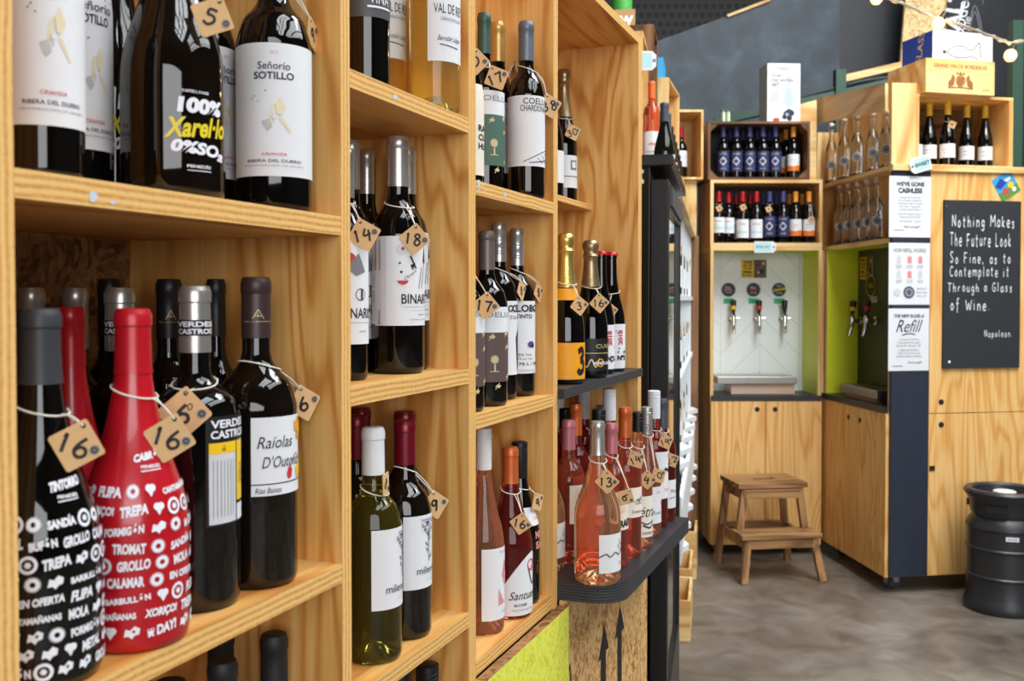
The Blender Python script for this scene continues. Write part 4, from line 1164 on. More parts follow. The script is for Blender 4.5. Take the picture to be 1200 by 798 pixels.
q3 = bt(583.5, 22, 27.5, zC1, t=0.090, R=0.026, glass=GBLK, cap='gold', caplen=0.22, lab='wine bottle with gold capsule and white label on the third bay top shelf', cat='wine bottle', group='pale label bottles', capw=17.5,
        L=dict(x=(563, 608), y=(120, 203), deg=(-40, 98), items=[('t', 'TIERRA', .5, .86, .1, INKG, {'w': .5}), ('t', 'COELUS', .5, .74, .1, INKG, {'w': .5}), ('l', [(.3, .2), (.4, .42), (.7, .44), (.8, .2)], .012, INKG), ('l', [(.45, .3), (.45, .1), (.75, .12)], .012, INKG)]))
q2 = bt(567.5, 23.5, 17, zC1, yb=None, t=0.085, glass=GBLK, cap='green', caplen=0.22, lab='red wine bottle with green capsule and green tree label on the third bay top shelf', cat='wine bottle', group='tree label bottles', capw=15.5,
        LL=[dict(x=(544, 591), y=(106, 194), deg=(-70, 98), items=COE + [('r', -1, 1, 0, .68, GREENP)] + tree(.18, .30, .8, BEIGEI))])
price_tag(q1, 558, 72, '0', 'kraft price tag mostly hidden behind the third post', side=0.03, rot=0, neck=0.22)
price_tag(q2, 582, 91, '17', 'kraft price tag reading 17 on the green-capped bottle', side=0.033, rot=-24, neck=0.222, yaw=0)
price_tag(q4, 644, 124, '38', 'kraft price tag reading 38 beside the blue-grey capped bottle', side=0.033, rot=-14, yaw=14, neck=0.226)
price_tag(q3, 602, 82, '9', 'small dark kraft tag turned aside between gold and blue-grey capsules', side=0.026, rot=30, yaw=-70, neck=0.226)
OLT = [('r', -1, 1, 0, .66, BROWNP)] + tree(.12, .30, .8, BEIGEI)
g1 = bt(545, 23, 280, zC2, yb=484, glass=GBLK, cap='taupe', caplen=0.22, lab='brown tree label bottle cut off by the third post', cat='wine bottle', group='tree label bottles', L=dict(x=(522, 568), y=(358, 454), deg=(-60, 98), items=COE + OLT))
g2 = bt(570.5, 24.5, 272, zC2, yb=477, glass=GBLK, cap='taupe', caplen=0.22, lab='taupe-capped red wine bottle with brown tree label', cat='wine bottle', group='tree label bottles', capw=19, L=dict(x=(546, 595), y=(360, 448), deg=(-75, 98), items=COE + OLT))
LOBC = ([('t', 'LOBO', 0, .5, .5, INKG, {'w': .7, 'rot': 90, 'bold': .03}), ('t', 'LOBO', -.75, .5, .5, INKG, {'w': .7, 'rot': 90, 'bold': .03})], (0.05, 0.72, -70, 85))
g3 = bt(584.5, 21.5, 262, zC2, yb=469, glass=GBLK, cap='silver', caplen=0.22, lab='silver-capped wine bottle with a brown feather on its label', cat='wine bottle', group='bold lettered label bottles', capw=17.5, cpi=LOBC,
        L=dict(x=(563, 606), y=(353, 440), deg=(-40, 98), items=[('t', 'LOBO', -.2, .9, .09, INK, {'w': .5, 'bold': .03}), ('t', 'CEL', .55, .9, .10, INK, {'w': .3, 'bold': .03}), ('t', 'TE BLANCO', .5, .78, .05, INKG, {'w': .44}), ('p', [(.5, .5), (.75, .62), (.85, .35), (.8, .1), (.7, .04), (.6, .25)], INKBR), ('l', [(.75, .7), (.8, .0)], .015, INK)]))
g4 = bt(606, 21, 269, zC2, t=0.034, glass=GBLK, cap='silver', caplen=0.22, lab='silver-capped wine bottle with a violet stain on its label', cat='wine bottle', group='bold lettered label bottles', capw=16.5, cpi=LOBC,
        L=dict(x=(586, 627), y=(353, 438), deg=(-70, 98), items=[('t', 'LOBO', .32, .9, .1, INK, {'w': .52, 'bold': .03}), ('t', 'TINTO', .12, .79, .055, INK, {'w': .34, 'bold': .02}), ('d', .42, .40, .055, INKV, {'star': .3, 'n': 18, 'sx': 1.4}), ('d', .5, .38, .03, INKB, {'star': .3, 'n': 14, 'sx': 1.3}), ('t', '13% Vol', .1, .26, .035, INK, {'w': .3}), ('t', '13% by Vol.', .14, .20, .03, INK, {'w': .36}), ('t', '0,75 L / 750', .3, .13, .045, INK, {'w': .6, 'bold': .02}), ('r', -.1, .7, .02, .06, INKLG)]))
price_tag(g1, 569.5, 358, '17', 'kraft price tag reading 17 on the brown tree label bottles', side=0.031, rot=6, neck=0.215, pull=0.005)
price_tag(g3, 611, 340, '8', 'dark price tag turned edge-on left of the violet-stain bottle', side=0.029, rot=-12, yaw=68, neck=0.22, pull=-0.01)
price_tag(g4, 631, 342, '8', 'dark price tag turned edge-on right of the violet-stain bottle', side=0.029, rot=-12, yaw=66, neck=0.22, pull=-0.012)
h1 = bt(567, 24.3, 503, zC3, yb=746, glass=GROSR, cap='white', caplen=0.2, captop='screw', prof='burgundy', lab='pink wine bottle with white screw cap and coral feather label', cat='wine bottle', n=56, capw=18,
        L=dict(x=(565, 591), y=(644, 728), deg=(-6, 100), items=[('p', [(.2, .6), (.45, .8), (.6, .82), (.55, .66), (.7, .62), (.6, .54), (.8, .5), (.5, .46), (.35, .56)], INKP), ('p', [(-.05, .44), (-.05, .2), (.45, .22), (.2, .3)], INKP), ('t', 'Flores', .3, .94, .03, INKG, {'w': .3}), ('t', 'ROSADO', .5, .1, .025, INKG, {'w': .3})]))
h2 = bt(598, 26, 525, zC3, yb=727, glass=GROSX, cap='copper', caplen=0.21, prof='burgundy', lab='dark pink wine bottle with copper capsule and round-topped heart label', cat='wine bottle', n=56, capw=19,
        L=dict(x=(590, 624), y=(648, 722), deg=(-30, 100), paper=None, items=[('r', -1 + .05 * k, -.95 + .05 * k, 0, .36 + .62 * math.sin(min(1, (k + .5) / 32) * math.pi / 2) - (.012 * (k - 32) if k > 32 else 0), PAPER, 0) for k in range(40)] + [ ('d', .42, .78, .09, INKR, {'r_in': .07, 'n': 16}), ('d', .78, .78, .09, INKR, {'r_in': .07, 'n': 16}), ('l', [(.26, .74), (.58, .46), (.95, .74)], .03, INKBR), ('d', .6, .72, .08, INKP, {'star': .4, 'n': 14}), ('t', 'Santuario', .2, .32, .13, INK, {'w': .8, 'shear': .4}), ('t', 'ROSÉ', -.1, .17, .05, INK, {'w': .28, 'bold': .02}), ('t', 'VINO DE AUTOR', -.0, .09, .03, INKG, {'w': .5})]))
h3 = bt(609, 24, 519, zC3, t=0.05, glass=GBLK, cap='black', caplen=0.22, captop='screw', prof='burgundy', lab='dark bottle with black screw cap and pink lettering behind the heart label bottle', cat='wine bottle', capw=18,
        LL=[dict(x=(612, 633), y=(597, 618), deg=(10, 98), items=[('t', 'Tinto', .3, .4, .2, INKP, {'w': .4})]), dict(x=(612, 633), y=(620, 650), deg=(10, 98), paper=None, name='printed_lettering', items=[('t', 'NO', .3, .7, .3, INKP, {'w': .4, 'bold': .05}), ('t', 'SA', .3, .3, .3, INKP, {'w': .4, 'bold': .05})])])
price_tag(h2, 610.5, 613.5, '16', 'kraft price tag reading 16 on the copper-capped pink wine', side=0.028, rot=10, neck=0.212)
price_tag(h3, 630, 588, '9', 'dark price tag turned edge-on beside the last upright of the third bay', side=0.029, rot=-26, yaw=55, neck=0.205)
bt(556, 22, 520, zC3, t=0.2, glass=GBLK, cap='black', caplen=0.22, lab='black-capped bottle in the dark back left of the third bay lowest shelf', cat='wine bottle')

# ------------------------------------------------------------------ fourth bay
w1 = bt(660.5, 15.5, 82, zD1, t=tD1 + 0.05, glass=GBLK, cap='foilbronze', caplen=0.36, captop='wire', prof='burgundy', lab='sparkling wine bottle with bronze foil on the small set-back shelf', cat='sparkling wine bottle', L=dict(x=(648, 676), y=(182, 220), deg=(-50, 96), items=[('r', .1, .6, .55, .85, INKG), ('r', .2, .5, .62, .8, PAPER, 2), ('l', [(-.4, .35), (.8, .35)], .03, INKG)]))
w0 = bt(645, 15.5, 84, zD1, t=tD1 + 0.052, glass=GBLK, cap='foilbronze', caplen=0.36, captop='wire', prof='burgundy', lab='sparkling wine bottle beside its twin, mostly behind the fourth post', cat='sparkling wine bottle', L=dict(x=(630, 661), y=(176, 214), deg=(-50, 96)))
price_tag(w1, 671, 155, '30', 'kraft price tag on the bronze-foiled sparkling bottle', side=0.031, rot=-22, yaw=24, neck=0.2)
zz = zD2
r1 = bt(663, 22.3, 274, zz, t=0.025, glass=GBLK, cap='foilgold', caplen=0.36, captop='wire', prof='cava', lab='sparkling wine bottle with gold foil and big orange label on the black shelf', cat='sparkling wine bottle', capw=17,
        LL=[dict(x=(641, 686), y=(402, 445), deg=(-90, 92), paper=ORANGEP, items=[('h', '3', .56, .5, .8, INK, {'w': .2, 'pen': .26}), ('l', [(-1, .07), (.9, .07)], .012, GOLDI)]), dict(x=(650, 682), y=(338, 352), deg=(-100, 100), paper=ORANGEP, name='neck_label')])
r2 = bt(692, 20.5, 282, zz, t=0.025, glass=GBLK, cap='foilbronze', caplen=0.34, captop='wire', prof='cava', lab='sparkling wine bottle with bronze foil and black label on the black shelf', cat='sparkling wine bottle', capw=16,
        L=dict(x=(672, 712), y=(397, 435), deg=(-70, 96), paper=BLACKL, items=[('t', 'CUVÉE', .5, .78, .16, GOLDI, {'w': .44}), ('l', [(-.4, .55), (.8, .55)], .02, GOLDI), ('l', [(-.5, .35), (-.3, .12), (-.12, .36), (.05, .12), (.2, .38)], .04, GOLDI), ('d', .25, .25, .13, ORANGEP, {'r_in': .1}), ('t', 'MONDO SANTO', .45, .24, .1, WHI, {'w': .5, 'bold': .03})]))
def speckle(seed):
    r = random.Random(seed)
    it = [('t', '2018', .3, .7, .13, INKR, {'rot': 90, 'bold': .04}), ('t', 'Nº3', .4, .24, .12, INKB, {'w': .3, 'bold': .05})]
    for k in range(14): it.append(('d', r.uniform(-.6, .9), r.uniform(.05, .95), r.uniform(.02, .05), r.choice((INKB, INKR, INKP, plain('blue_ink', (70, 110, 190), .6))), {'star': .5, 'n': 8}))
    return it
r4 = bt(716, 16.5, 296, zz, t=0.034, glass=GBLK, cap='red', caplen=0.03, captop='crown', prof='burgundy', lab='red crown-capped dark bottle with blue and red speckled label on the black shelf', cat='wine bottle', group='crown-capped bottles', L=dict(x=(700, 733), y=(380, 432), deg=(-60, 96), items=speckle(2)))
r3 = bt(704, 16, 295, zz, t=0.04, glass=GBLK, cap='red', caplen=0.03, captop='crown', prof='burgundy', lab='red crown-capped dark bottle behind the bronze-foiled sparkling one', cat='wine bottle', group='crown-capped bottles', L=dict(x=(688, 719), y=(381, 433), deg=(-60, 96), items=speckle(4)))
price_tag(r1, 679, 358, '3', 'kraft price tag on the orange-label sparkling bottle', side=0.029, rot=-8, yaw=28, neck=0.195)
price_tag(r2, 702.5, 355, '16', 'kraft price tag on the black-label sparkling bottle', side=0.031, rot=-4, yaw=14, neck=0.19)
price_tag(r4, 715, 364, '18', 'kraft price tag on the crown-capped speckled bottle', side=0.028, rot=-8, yaw=24, neck=0.18)

# ------------------------------------------------------------------ pink wines on the black counter shelf
zz = zK
def wavy(): return [('l', [(.3, .85), (.75, .55), (.2, .68), (.8, .72)], .015, INK), ('l', [(-1, .42), (-.6, .50), (-.35, .42), (0, .52), (.3, .44), (.6, .54), (1, .48)], .03, INKBR), ('t', 'Cuvée', .6, .22, .08, INKG, {'w': .3})]
k1 = bt(700, 27.2, 494.6, zz, yb=688, glass=GROSE, cap='silver', caplen=0.205, prof='burgundy', lab='pale pink wine bottle with silver capsule at the front corner of the black counter', cat='wine bottle', group='pale pink wine bottles', n=72, capw=17.3,
        LL=[dict(x=(702, 728), y=(627, 672), deg=(4, 92), items=wavy()), dict(x=(673, 678), y=(617, 668), deg=(-100, -64), name='back_label', items=[('r', -.6, .8, .1, .2, GOLIVE)])])
k0 = bt(636, 26, 505, zz, yb=673, glass=GROSE, cap='silver', caplen=0.205, prof='burgundy', lab='pale pink wine bottle peeking out from behind the fourth post', cat='wine bottle', group='pale pink wine bottles', n=48, L=dict(x=(640, 662), y=(615, 656), deg=(6, 98), items=wavy()))
RASP = [('t', 'RAST', .2, .18, .2, INK, {'w': .6, 'bold': .05, 'rot': 5})] + [('d', random.Random(k).uniform(-.8, .9), .45 + .5 * random.Random(k + 50).random(), .02, INKP, {'star': .4, 'n': 9}) for k in range(22)]
k2 = bt(666, 20.5, 493, zz, yb=662, glass=GROSD, cap='pink', caplen=0.205, lab='ruby pink wine bottle with pink capsule left of the silver-capped front bottle', cat='wine bottle', group='pink-capped bottles', n=56, capw=16, L=dict(x=(667, 686), y=(569, 614), deg=(4, 96), paper=CREAM, items=RASP))
k3 = bt(716.5, 19.5, 497, zz, yb=668, glass=GROSD, cap='pink', caplen=0.205, lab='ruby pink wine bottle with pink capsule right of the silver-capped front bottle', cat='wine bottle', group='pink-capped bottles', n=56, capw=13.5, L=dict(x=(716, 736), y=(577, 622), deg=(0, 96), paper=CREAM, items=RASP))
k4 = bt(675, 18, 473.7, zz, t=0.0, glass=GROSX, cap='copper', caplen=0.21, lab='deep ruby bottle with orange capsule behind the left pink-capped one', cat='wine bottle', group='orange-capped pink wines', capw=14.5, n=40, L=dict(x=(660, 693), y=(560, 600), deg=(-20, 96)))
bt(663, 17, 480, zz, t=0.06, glass=GROSX, cap='black', caplen=0.14, captop='screw', lab='ruby wine with black screw cap behind the left orange-capped bottle', cat='wine bottle', group='black screw-capped pink wines')
bt(684.5, 16, 459, zz, t=0.13, glass=GROSX, cap='white', caplen=0.22, captop='screw', lab='ruby wine with white cap in the back row, close to the left orange capsule', cat='wine bottle', group='white-capped pink wines')
bt(654, 16, 468, zz, t=0.15, glass=GROSX, cap='white', caplen=0.22, captop='screw', lab='ruby wine with white cap in the back row, against the fourth post', cat='wine bottle', group='white-capped pink wines')
k7 = bt(702, 18, 481, zz, t=0.0, glass=GROSX, cap='black', caplen=0.14, captop='screw', lab='ruby wine with black screw cap directly behind the silver-capped front bottle', cat='wine bottle', group='black screw-capped pink wines')
bt(706, 17, 476, zz, t=0.06, glass=GROSD, cap='silver', caplen=0.2, captop='screw', lab='pink wine with grey screw cap in the second row, centre of the counter', cat='wine bottle', group='grey screw-capped pink wines')
bt(714.5, 17, 456.5, zz, t=0.11, glass=GROSD, cap='white', caplen=0.22, captop='screw', lab='pink wine with tall white cap standing above the middle of the back row', cat='wine bottle', group='white-capped pink wines')
DOM = [('t', 'Domaine', .1, .2, .1, INK, {'w': .44}), ('l', [(-.1, .5), (.1, .62), (.2, .5), (.4, .66), (.6, .5)], .03, INKBR), ('l', [(-.1, .45), (.7, .45)], .02, INKBR), ('d', .3, .56, .05, INKBR, {'star': .4, 'n': 12})]
k10 = bt(732, 19.5, 478, zz, yb=655, glass=GROSD, cap='copper', caplen=0.2, lab='salmon red wine bottle with orange capsule and small castle drawing label', cat='wine bottle', group='orange-capped pink wines', n=56, capw=14.5, L=dict(x=(728, 752), y=(572, 607), deg=(-10, 96), paper=CREAM, items=DOM))
k11 = bt(747, 17.5, 484, zz, yb=644, glass=GROSR, cap='black', caplen=0.14, captop='screw', prof='burgundy', lab='salmon wine bottle with black screw cap and brush-stroke label', cat='wine bottle', group='black screw-capped pink wines', n=56, capw=12, L=dict(x=(738, 765), y=(582, 630), deg=(-30, 96), paper=CREAM, items=[('t', 'étra', .2, .62, .25, INK, {'w': .6, 'shear': .4}), ('l', [(-.3, .38), (.1, .32), (.8, .40)], .03, INK), ('l', [(-.2, .3), (.3, .22), (.7, .32)], .04, INK), ('t', 'FAMILIA', .2, .1, .07, INK, {'w': .4})]))
k12 = bt(757.5, 17, 478, zz, yb=630, glass=GROSR, cap='silver', caplen=0.21, captop='screw', prof='burgundy', lab='salmon wine bottle with grey screw cap stamped with a ring', cat='wine bottle', group='grey screw-capped pink wines', n=56, capw=13.5, cpi=([('d', 0, .5, .3, INKG, {'r_in': .22}), ('d', 0, .5, .1, INKG)], (0.05, 0.5, -60, 60)), L=dict(x=(752, 776), y=(571, 614), deg=(-20, 96), items=[('t', 'ES', .3, .85, .07, INKP, {'w': .2}), ('d', .6, .55, .05, INKP), ('t', 'Rosé', .2, .3, .1, INKG, {'w': .4})]))
k13 = bt(766, 16.5, 459, zz, yb=619, glass=GROSX, cap='white', caplen=0.2, captop='screw', lab='ruby wine with tall white cap and moustache label near the counter end', cat='wine bottle', group='white-capped pink wines', n=48, capw=14, L=dict(x=(766, 783), y=(530, 585), deg=(-4, 96), items=[('p', [(-.1, .62), (.2, .67), (.45, .62), (.7, .66), (.8, .6), (.45, .56), (.2, .6)], INK), ('t', 'LB', .75, .9, .09, INK), ('t', 'rosé', .3, .2, .08, INKP, {'w': .3})]))
k14 = bt(776, 15.5, 468, zz, yb=612, glass=GROSX, cap='grey', caplen=0.24, lab='ruby wine with slate-grey capsule last on the counter', cat='wine bottle', n=48, capw=12, L=dict(x=(774, 792), y=(563, 596), deg=(-6, 96), items=[('t', 'Flor', .3, .6, .12, INK, {'w': .4}), ('l', [(-.3, .35), (.7, .4)], .02, INK)]))
price_tag(k1, 711.5, 564.5, '13', 'kraft price tag reading 13 on the front silver-capped pink wine', side=0.032, rot=0, neck=0.222)
price_tag(k3, 733.5, 582.5, '6', 'kraft price tag reading 6 right of the 13 tag', side=0.027, rot=28, neck=0.215, pull=0.012)
price_tag(k10, 745.5, 538.5, '14', 'kraft price tag reading 14 on the orange-capped salmon red bottle', side=0.029, rot=-28, neck=0.222)
price_tag(k11, 758.5, 562, '4', 'kraft price tag reading 4 on the brush-stroke bottle', side=0.03, rot=0, neck=0.21)
price_tag(k12, 771.5, 557.5, '10', 'kraft price tag reading 10 on the ring-stamped bottle', side=0.028, rot=-30, yaw=16, neck=0.22)
price_tag(k13, 780, 517.5, '14', 'kraft price tag reading 14 on the moustache label bottle', side=0.028, rot=-22, yaw=10, neck=0.222)
price_tag(k14, 787, 539, '22', 'kraft price tag reading 22 at the end of the counter', side=0.028, rot=-24, yaw=6, neck=0.21)
# ------------------------------------------------------------------ glass-door fridge beyond the unit (local x along its front, y inwards)
FP = Vector((0.392, 2.50, 0))
FA = math.pi / 2 - R_(12.1)
FW, FD = 0.70, 0.55
fr = empty('glass_door_fridge', FP, FA)
tag(fr, 'tall black drinks fridge with a mirror-like glass door at the end of the shelving', 'fridge')
FT = 1.815
m = MB()
m.box(0, FW, 0.05, 0.08, 0.08, FT - 0.03, BLACKM)
m.box(0, 0.03, 0.05, FD, 0.02, FT - 0.03, BLACKM)
m.box(FW - 0.03, FW, 0.05, FD, 0.02, FT - 0.03, BLACKM)
m.box(0, FW, FD - 0.02, FD, 0.02, FT - 0.03, BLACKM)
m.box(0, FW, 0.05, FD, 0.02, 0.10, BLACKM)
m.build('body', fr, bevel=0.004)
MB().box(-0.012, FW + 0.05, -0.012, FD, FT - 0.03, FT, BLACKP).build('top_panel', fr, bevel=0.004)
dr = MB()
dr.box(0.0, 0.05, 0.0, 0.045, 0.06, FT - 0.06, BLACKM); dr.box(FW - 0.028, FW, 0.0, 0.045, 0.06, FT - 0.06, BLACKM)
dr.box(0.05, FW - 0.028, 0.0, 0.045, FT - 0.13, FT - 0.06, BLACKM); dr.box(0.05, FW - 0.028, 0.0, 0.045, 0.06, 0.42, BLACKM)
door = dr.build('door', fr, bevel=0.003)
MIRG = new_mat('dark_mirror_glass')
MIRG[2].inputs['Base Color'].default_value = s2l((150, 152, 150)); MIRG[2].inputs['Metallic'].default_value = 0.85; MIRG[2].inputs['Roughness'].default_value = 0.02
MB().box(0.05, FW - 0.028, 0.010, 0.02, 0.42, FT - 0.13, MIRG[0]).build('glass', door)
MB().box(0.09, FW - 0.06, -0.006, 0.0, FT - 0.12, FT - 0.07, GREYP).build('header_strip', door)
MB().box(0.3, 0.33, -0.03, 0.0, 0.5, 0.53, BLACKM).build('handle', door) if False else None
st_ = MB().box(-0.0016, 0.0, 0.051, 0.085, FT - 0.073, FT - 0.033, GOLIVE)
st_.box(-0.0022, -0.0016, 0.053, 0.083, FT - 0.071, FT - 0.061, PAPER).box(-0.0022, -0.0016, 0.053, 0.083, FT - 0.045, FT - 0.036, PAPER)
s_ = st_.build('sticker', None, FP, FA)
tag(s_, 'small mint green and white sticker on the black side of the fridge', 'sticker')
# black supports under the counter at the fridge end
o = MB().box(-0.10, -0.045, 0.05, 0.09, 0.0, 0.88, BLACKP).build('post', fr)

# ------------------------------------------------------------------ white bottle rack behind it
RP = Vector((0.557, 3.33, 0))
RA = math.pi / 2 - math.atan(0.2045)
RL, RD = 2.12, 0.22
rk = empty('bottle_rack', RP, RA)
tag(rk, 'white wall rack of shelves and uprights seen edge-on beyond the fridge', 'rack')
WHT = plain('rack_white', (222, 226, 228), 0.45, noise=0.03)
MB().box(0, RL, RD, RD + 0.015, 0.45, 1.83, WHT).build('back_panel', rk)
for z in (1.47, 1.17, 0.87, 0.57):
    n = 24
    pts = [(RL * k / n, (0.0 if z > 1.0 else 0.03 * math.sin(k * math.pi / 2))) for k in range(n + 1)]
    poly = [(x, y) for x, y in pts] + [(RL, RD), (0, RD)]
    MB().prism(poly, 2, z - 0.02, z, WHT).build('shelf', rk)
for k in range(6):
    x = RL * k / 5
    MB().box(min(x, RL - 0.02), min(x, RL - 0.02) + 0.02, 0.01, RD, 0.45, 1.83, WHT).build('upright', rk)
# scalloped white boards that hold the lower bottles
for z in (0.66,):
    n = 34
    poly = [(0, z - 0.12)]
    poly = [(RL * k / n, z + 0.10 + 0.03 * math.cos(k * math.pi)) for k in range(n + 1)]
    poly = [(0, z - 0.10)] + poly + [(RL, z - 0.10)]
    MB().prism(poly, 1, -0.012, 0.0, WHT).build('scalloped_board', rk)
MB().box(RL, RL + 0.025, -0.03, RD, 0.05, 1.80, OLDWOODV).build('end_board', rk)
fb = MB().box(-0.02, RL + 0.04, -0.012, 0.012, 1.79, 1.862, PINE).build('front_board', rk)
MB().box(0, RL, 0.012, RD + 0.48, 1.83, 1.85, PINE).build('top_board', rk)
def rloc(x, y, z): 
    c, s = math.cos(RA), math.sin(RA)
    return Vector((RP.x + x * c - y * s, RP.y + x * s + y * c, z))
def rack_bottle(x, y, z, H, R, cap, glass, lab, grp, face=(0.95, -0.3, 0), paper=PAPER, prof='bordeaux'):
    p = rloc(x, y, z)
    b = bottle(p.x, p.y, p.z + 0.0004, R, H, prof, glass, cap, 0.2, n=20, labels=[('label', -80, 80, H * 0.12, H * 0.42, paper, [], 'rack' + paper.name)], face=face)
    tag(b.root, lab, 'wine bottle', grp)
    return b
bs = []
for i, z in enumerate((1.47, 1.17)):
    nm = ('upper', 'middle')[i]
    for k in range(9):
        if k in (4, ) and i == 0: continue
        bs.append((i, k, rack_bottle(0.424 * (k // 2) + (0.14, 0.30)[k % 2], 0.05, z, 0.285, 0.037, 'black', GGRN if k % 2 else GBLK, 'white-labelled dark bottle in the %s row of the white rack' % nm, 'bottles in the %s row of the white rack' % nm)))
for k in range(9):
    bs.append((2, k, rack_bottle(0.424 * (k // 2) + (0.14, 0.30)[k % 2], 0.05, 0.87, 0.28, 0.037, 'black', GGRN, 'dark bottle low in the white rack behind the pink wines', 'bottles low in the white rack')))
for k in range(8):
    bs.append((3, k, rack_bottle(0.424 * (k // 2) + (0.14, 0.30)[k % 2], 0.05, 0.57, 0.28, 0.037, 'black', GGRN, 'dark bottle behind the scalloped board of the white rack', 'bottles behind the scalloped board')))
for i, k, b in bs:
    if (i, k) in ((0, 1), (0, 4), (0, 7), (1, 1), (1, 3), (1, 6), (2, 1), (2, 3), (3, 1), (3, 3), (3, 5)):
        # hung in front of its bottle towards the aisle
        p = b.c + Vector((0.95, -0.3, 0)).normalized() * 0.046 + Vector((0, 0, b.H * 0.58))
        t_ = empty('price_tag', p, math.atan2(-0.3, 0.95))
        hs = 0.024
        mm = MB()
        mm.add([(0, 0, hs), (0, hs, 0), (0, 0, -hs), (0, -hs, 0), (0.002, 0, hs), (0.002, hs, 0), (0.002, 0, -hs), (0.002, -hs, 0)], [(0, 1, 2, 3), (7, 6, 5, 4), (0, 4, 5, 1), (1, 5, 6, 2), (2, 6, 7, 3), (3, 7, 4, 0)], KRAFT)
        v2, f2, x0, x1, y0, y1 = hand2d(('12', '9', '14')[k % 3], 0.15)
        sc_ = 0.018 / (y1 - y0)
        mm.add([(0.0026, (x - (x0 + x1) / 2) * sc_, (y - 0.5) * sc_) for x, y in v2], f2, INK)
        mm.build('card', t_, fix=False)
        MB().tube([(0, 0, hs * .8), (-0.02, 0, 0.045), (-0.034, 0.0, 0.058)], 0.0009, STRING, 5).build('string', t_)
        tag(t_, 'kraft price tag on a bottle in the %s of the white rack' % ('upper row', 'middle row', 'third row', 'scalloped bottom row')[i], 'price tag', 'kraft price tags on the white rack, ' + ('upper row', 'middle row', 'third row', 'bottom row')[i])

# bottles standing along the rack's top board behind its front board
NAMES = ['nearest and tallest, grey capsule', 'second, silver stripe', 'third along', 'fourth along', 'fifth along', 'farthest']
for k in range(9):
    x = 0.22 + 0.2 * k
    p = rloc(x, 0.06, 1.85)
    b = bottle(p.x, p.y, p.z + 0.0004, 0.037, 0.30 if k < 2 else 0.285, 'burgundy', GGRN if k < 2 else GBLK, 'grey' if k < 2 else 'black', 0.22, n=24,
               labels=[('label', -70, 80, 0.035, 0.115, PAPER, [], 'rt')], face=(0.8, -0.6, 0))
    tag(b.root, 'dark bottle with white label on the white rack, ' + ('nearest the fridge' if k == 0 else 'second from the fridge' if k == 1 else 'farther along its top row'), 'wine bottle', 'bottles on top of the white rack' if k > 1 else None)

# ------------------------------------------------------------------ crates, boxes and bottles piled above the rack
def open_crate(name, lab, x0, x1, y0, y1, z0, z1, th, m, me=None, rz=0.0, open_='x+', loc=None, grp=None, slats=False):
    """five boards; OPEN_ tells which side has none"""
    cx, cy = (x0 + x1) / 2, (y0 + y1) / 2
    o = empty(name, (cx, cy, z0), rz)
    hx, hy, h = (x1 - x0) / 2, (y1 - y0) / 2, z1 - z0
    def B(nm, a): MB().box(*a, m).build(nm, o, bevel=0.0015)
    B('bottom_board', (-hx, hx, -hy, hy, 0, th))
    if open_ != 'z+': B('top_board', (-hx, hx, -hy, hy, h - th, h))
    zt = h - th if open_ != 'z+' else h
    if open_ != 'y-': B('side_board', (-hx, hx, -hy, -hy + th, th, zt))
    if open_ != 'y+': B('back_board' if open_ == 'y-' else 'side_board', (-hx, hx, hy - th, hy, th, zt))
    e0 = -hy if open_ == 'y-' else -hy + th
    e1 = hy if open_ == 'y+' else hy - th
    if open_ != 'x-': B('end_board' if open_ != 'x+' else 'back_board', (-hx, -hx + th, e0, e1, th, zt)) if open_ == 'x+' else B('end_board', (-hx, -hx + th, e0, e1, th, zt))
    if open_ != 'x+': B('end_board', (hx - th, hx, e0, e1, th, zt))
    tag(o, lab, 'crate', grp)
    return o
# crate lying on the rack top that carries the upright ones
open_crate('wooden_crate', 'long low crate lying on the white rack beneath the stacked crates', 0.20, 0.64, 4.12, 5.64, 1.8505, 2.045, 0.014, PINE, rz=-0.2, open_='x+')
zc = 2.0455
def yrot(x, y): return x, y
open_crate('wooden_crate', 'pale upright crate with a blue and white tag behind the last upright', 0.24, 0.605, 4.36, 4.72, zc, 2.615, 0.014, PINEV, open_='x+', rz=-0.2)
open_crate('wooden_crate', 'dark brown old crate behind the pale upright crate', 0.34, 0.712, 4.80, 5.13, zc, 2.765, 0.016, OLDWOODV, open_='x+', rz=-0.2)
for px, nm, X, pap in ((763, 'salmon wine bottle with orange capsule standing above the fridge', 0.0, PAPER), (741.5, 'wine bottle beside the orange-capped one above the fridge, half hidden by the upright', 0.0, PAPER)):
    p = at_y(px, 300, 4.22 if px > 755 else 4.20)
    b = bottle(p.x, p.y, zc + 0.0004, 0.0365, 0.325, 'bordeaux', GROSD, 'tangerine', 0.22, n=40, labels=[('label', -85, 85, 0.012, 0.112, pap, [('p', [(-.3, .45), (.0, .55), (.35, .5), (.6, .4), (.1, .42)], INKP), ('l', [(-.4, .15), (.5, .15)], .03, INKG)])])
    tag(b.root, nm, 'wine bottle')
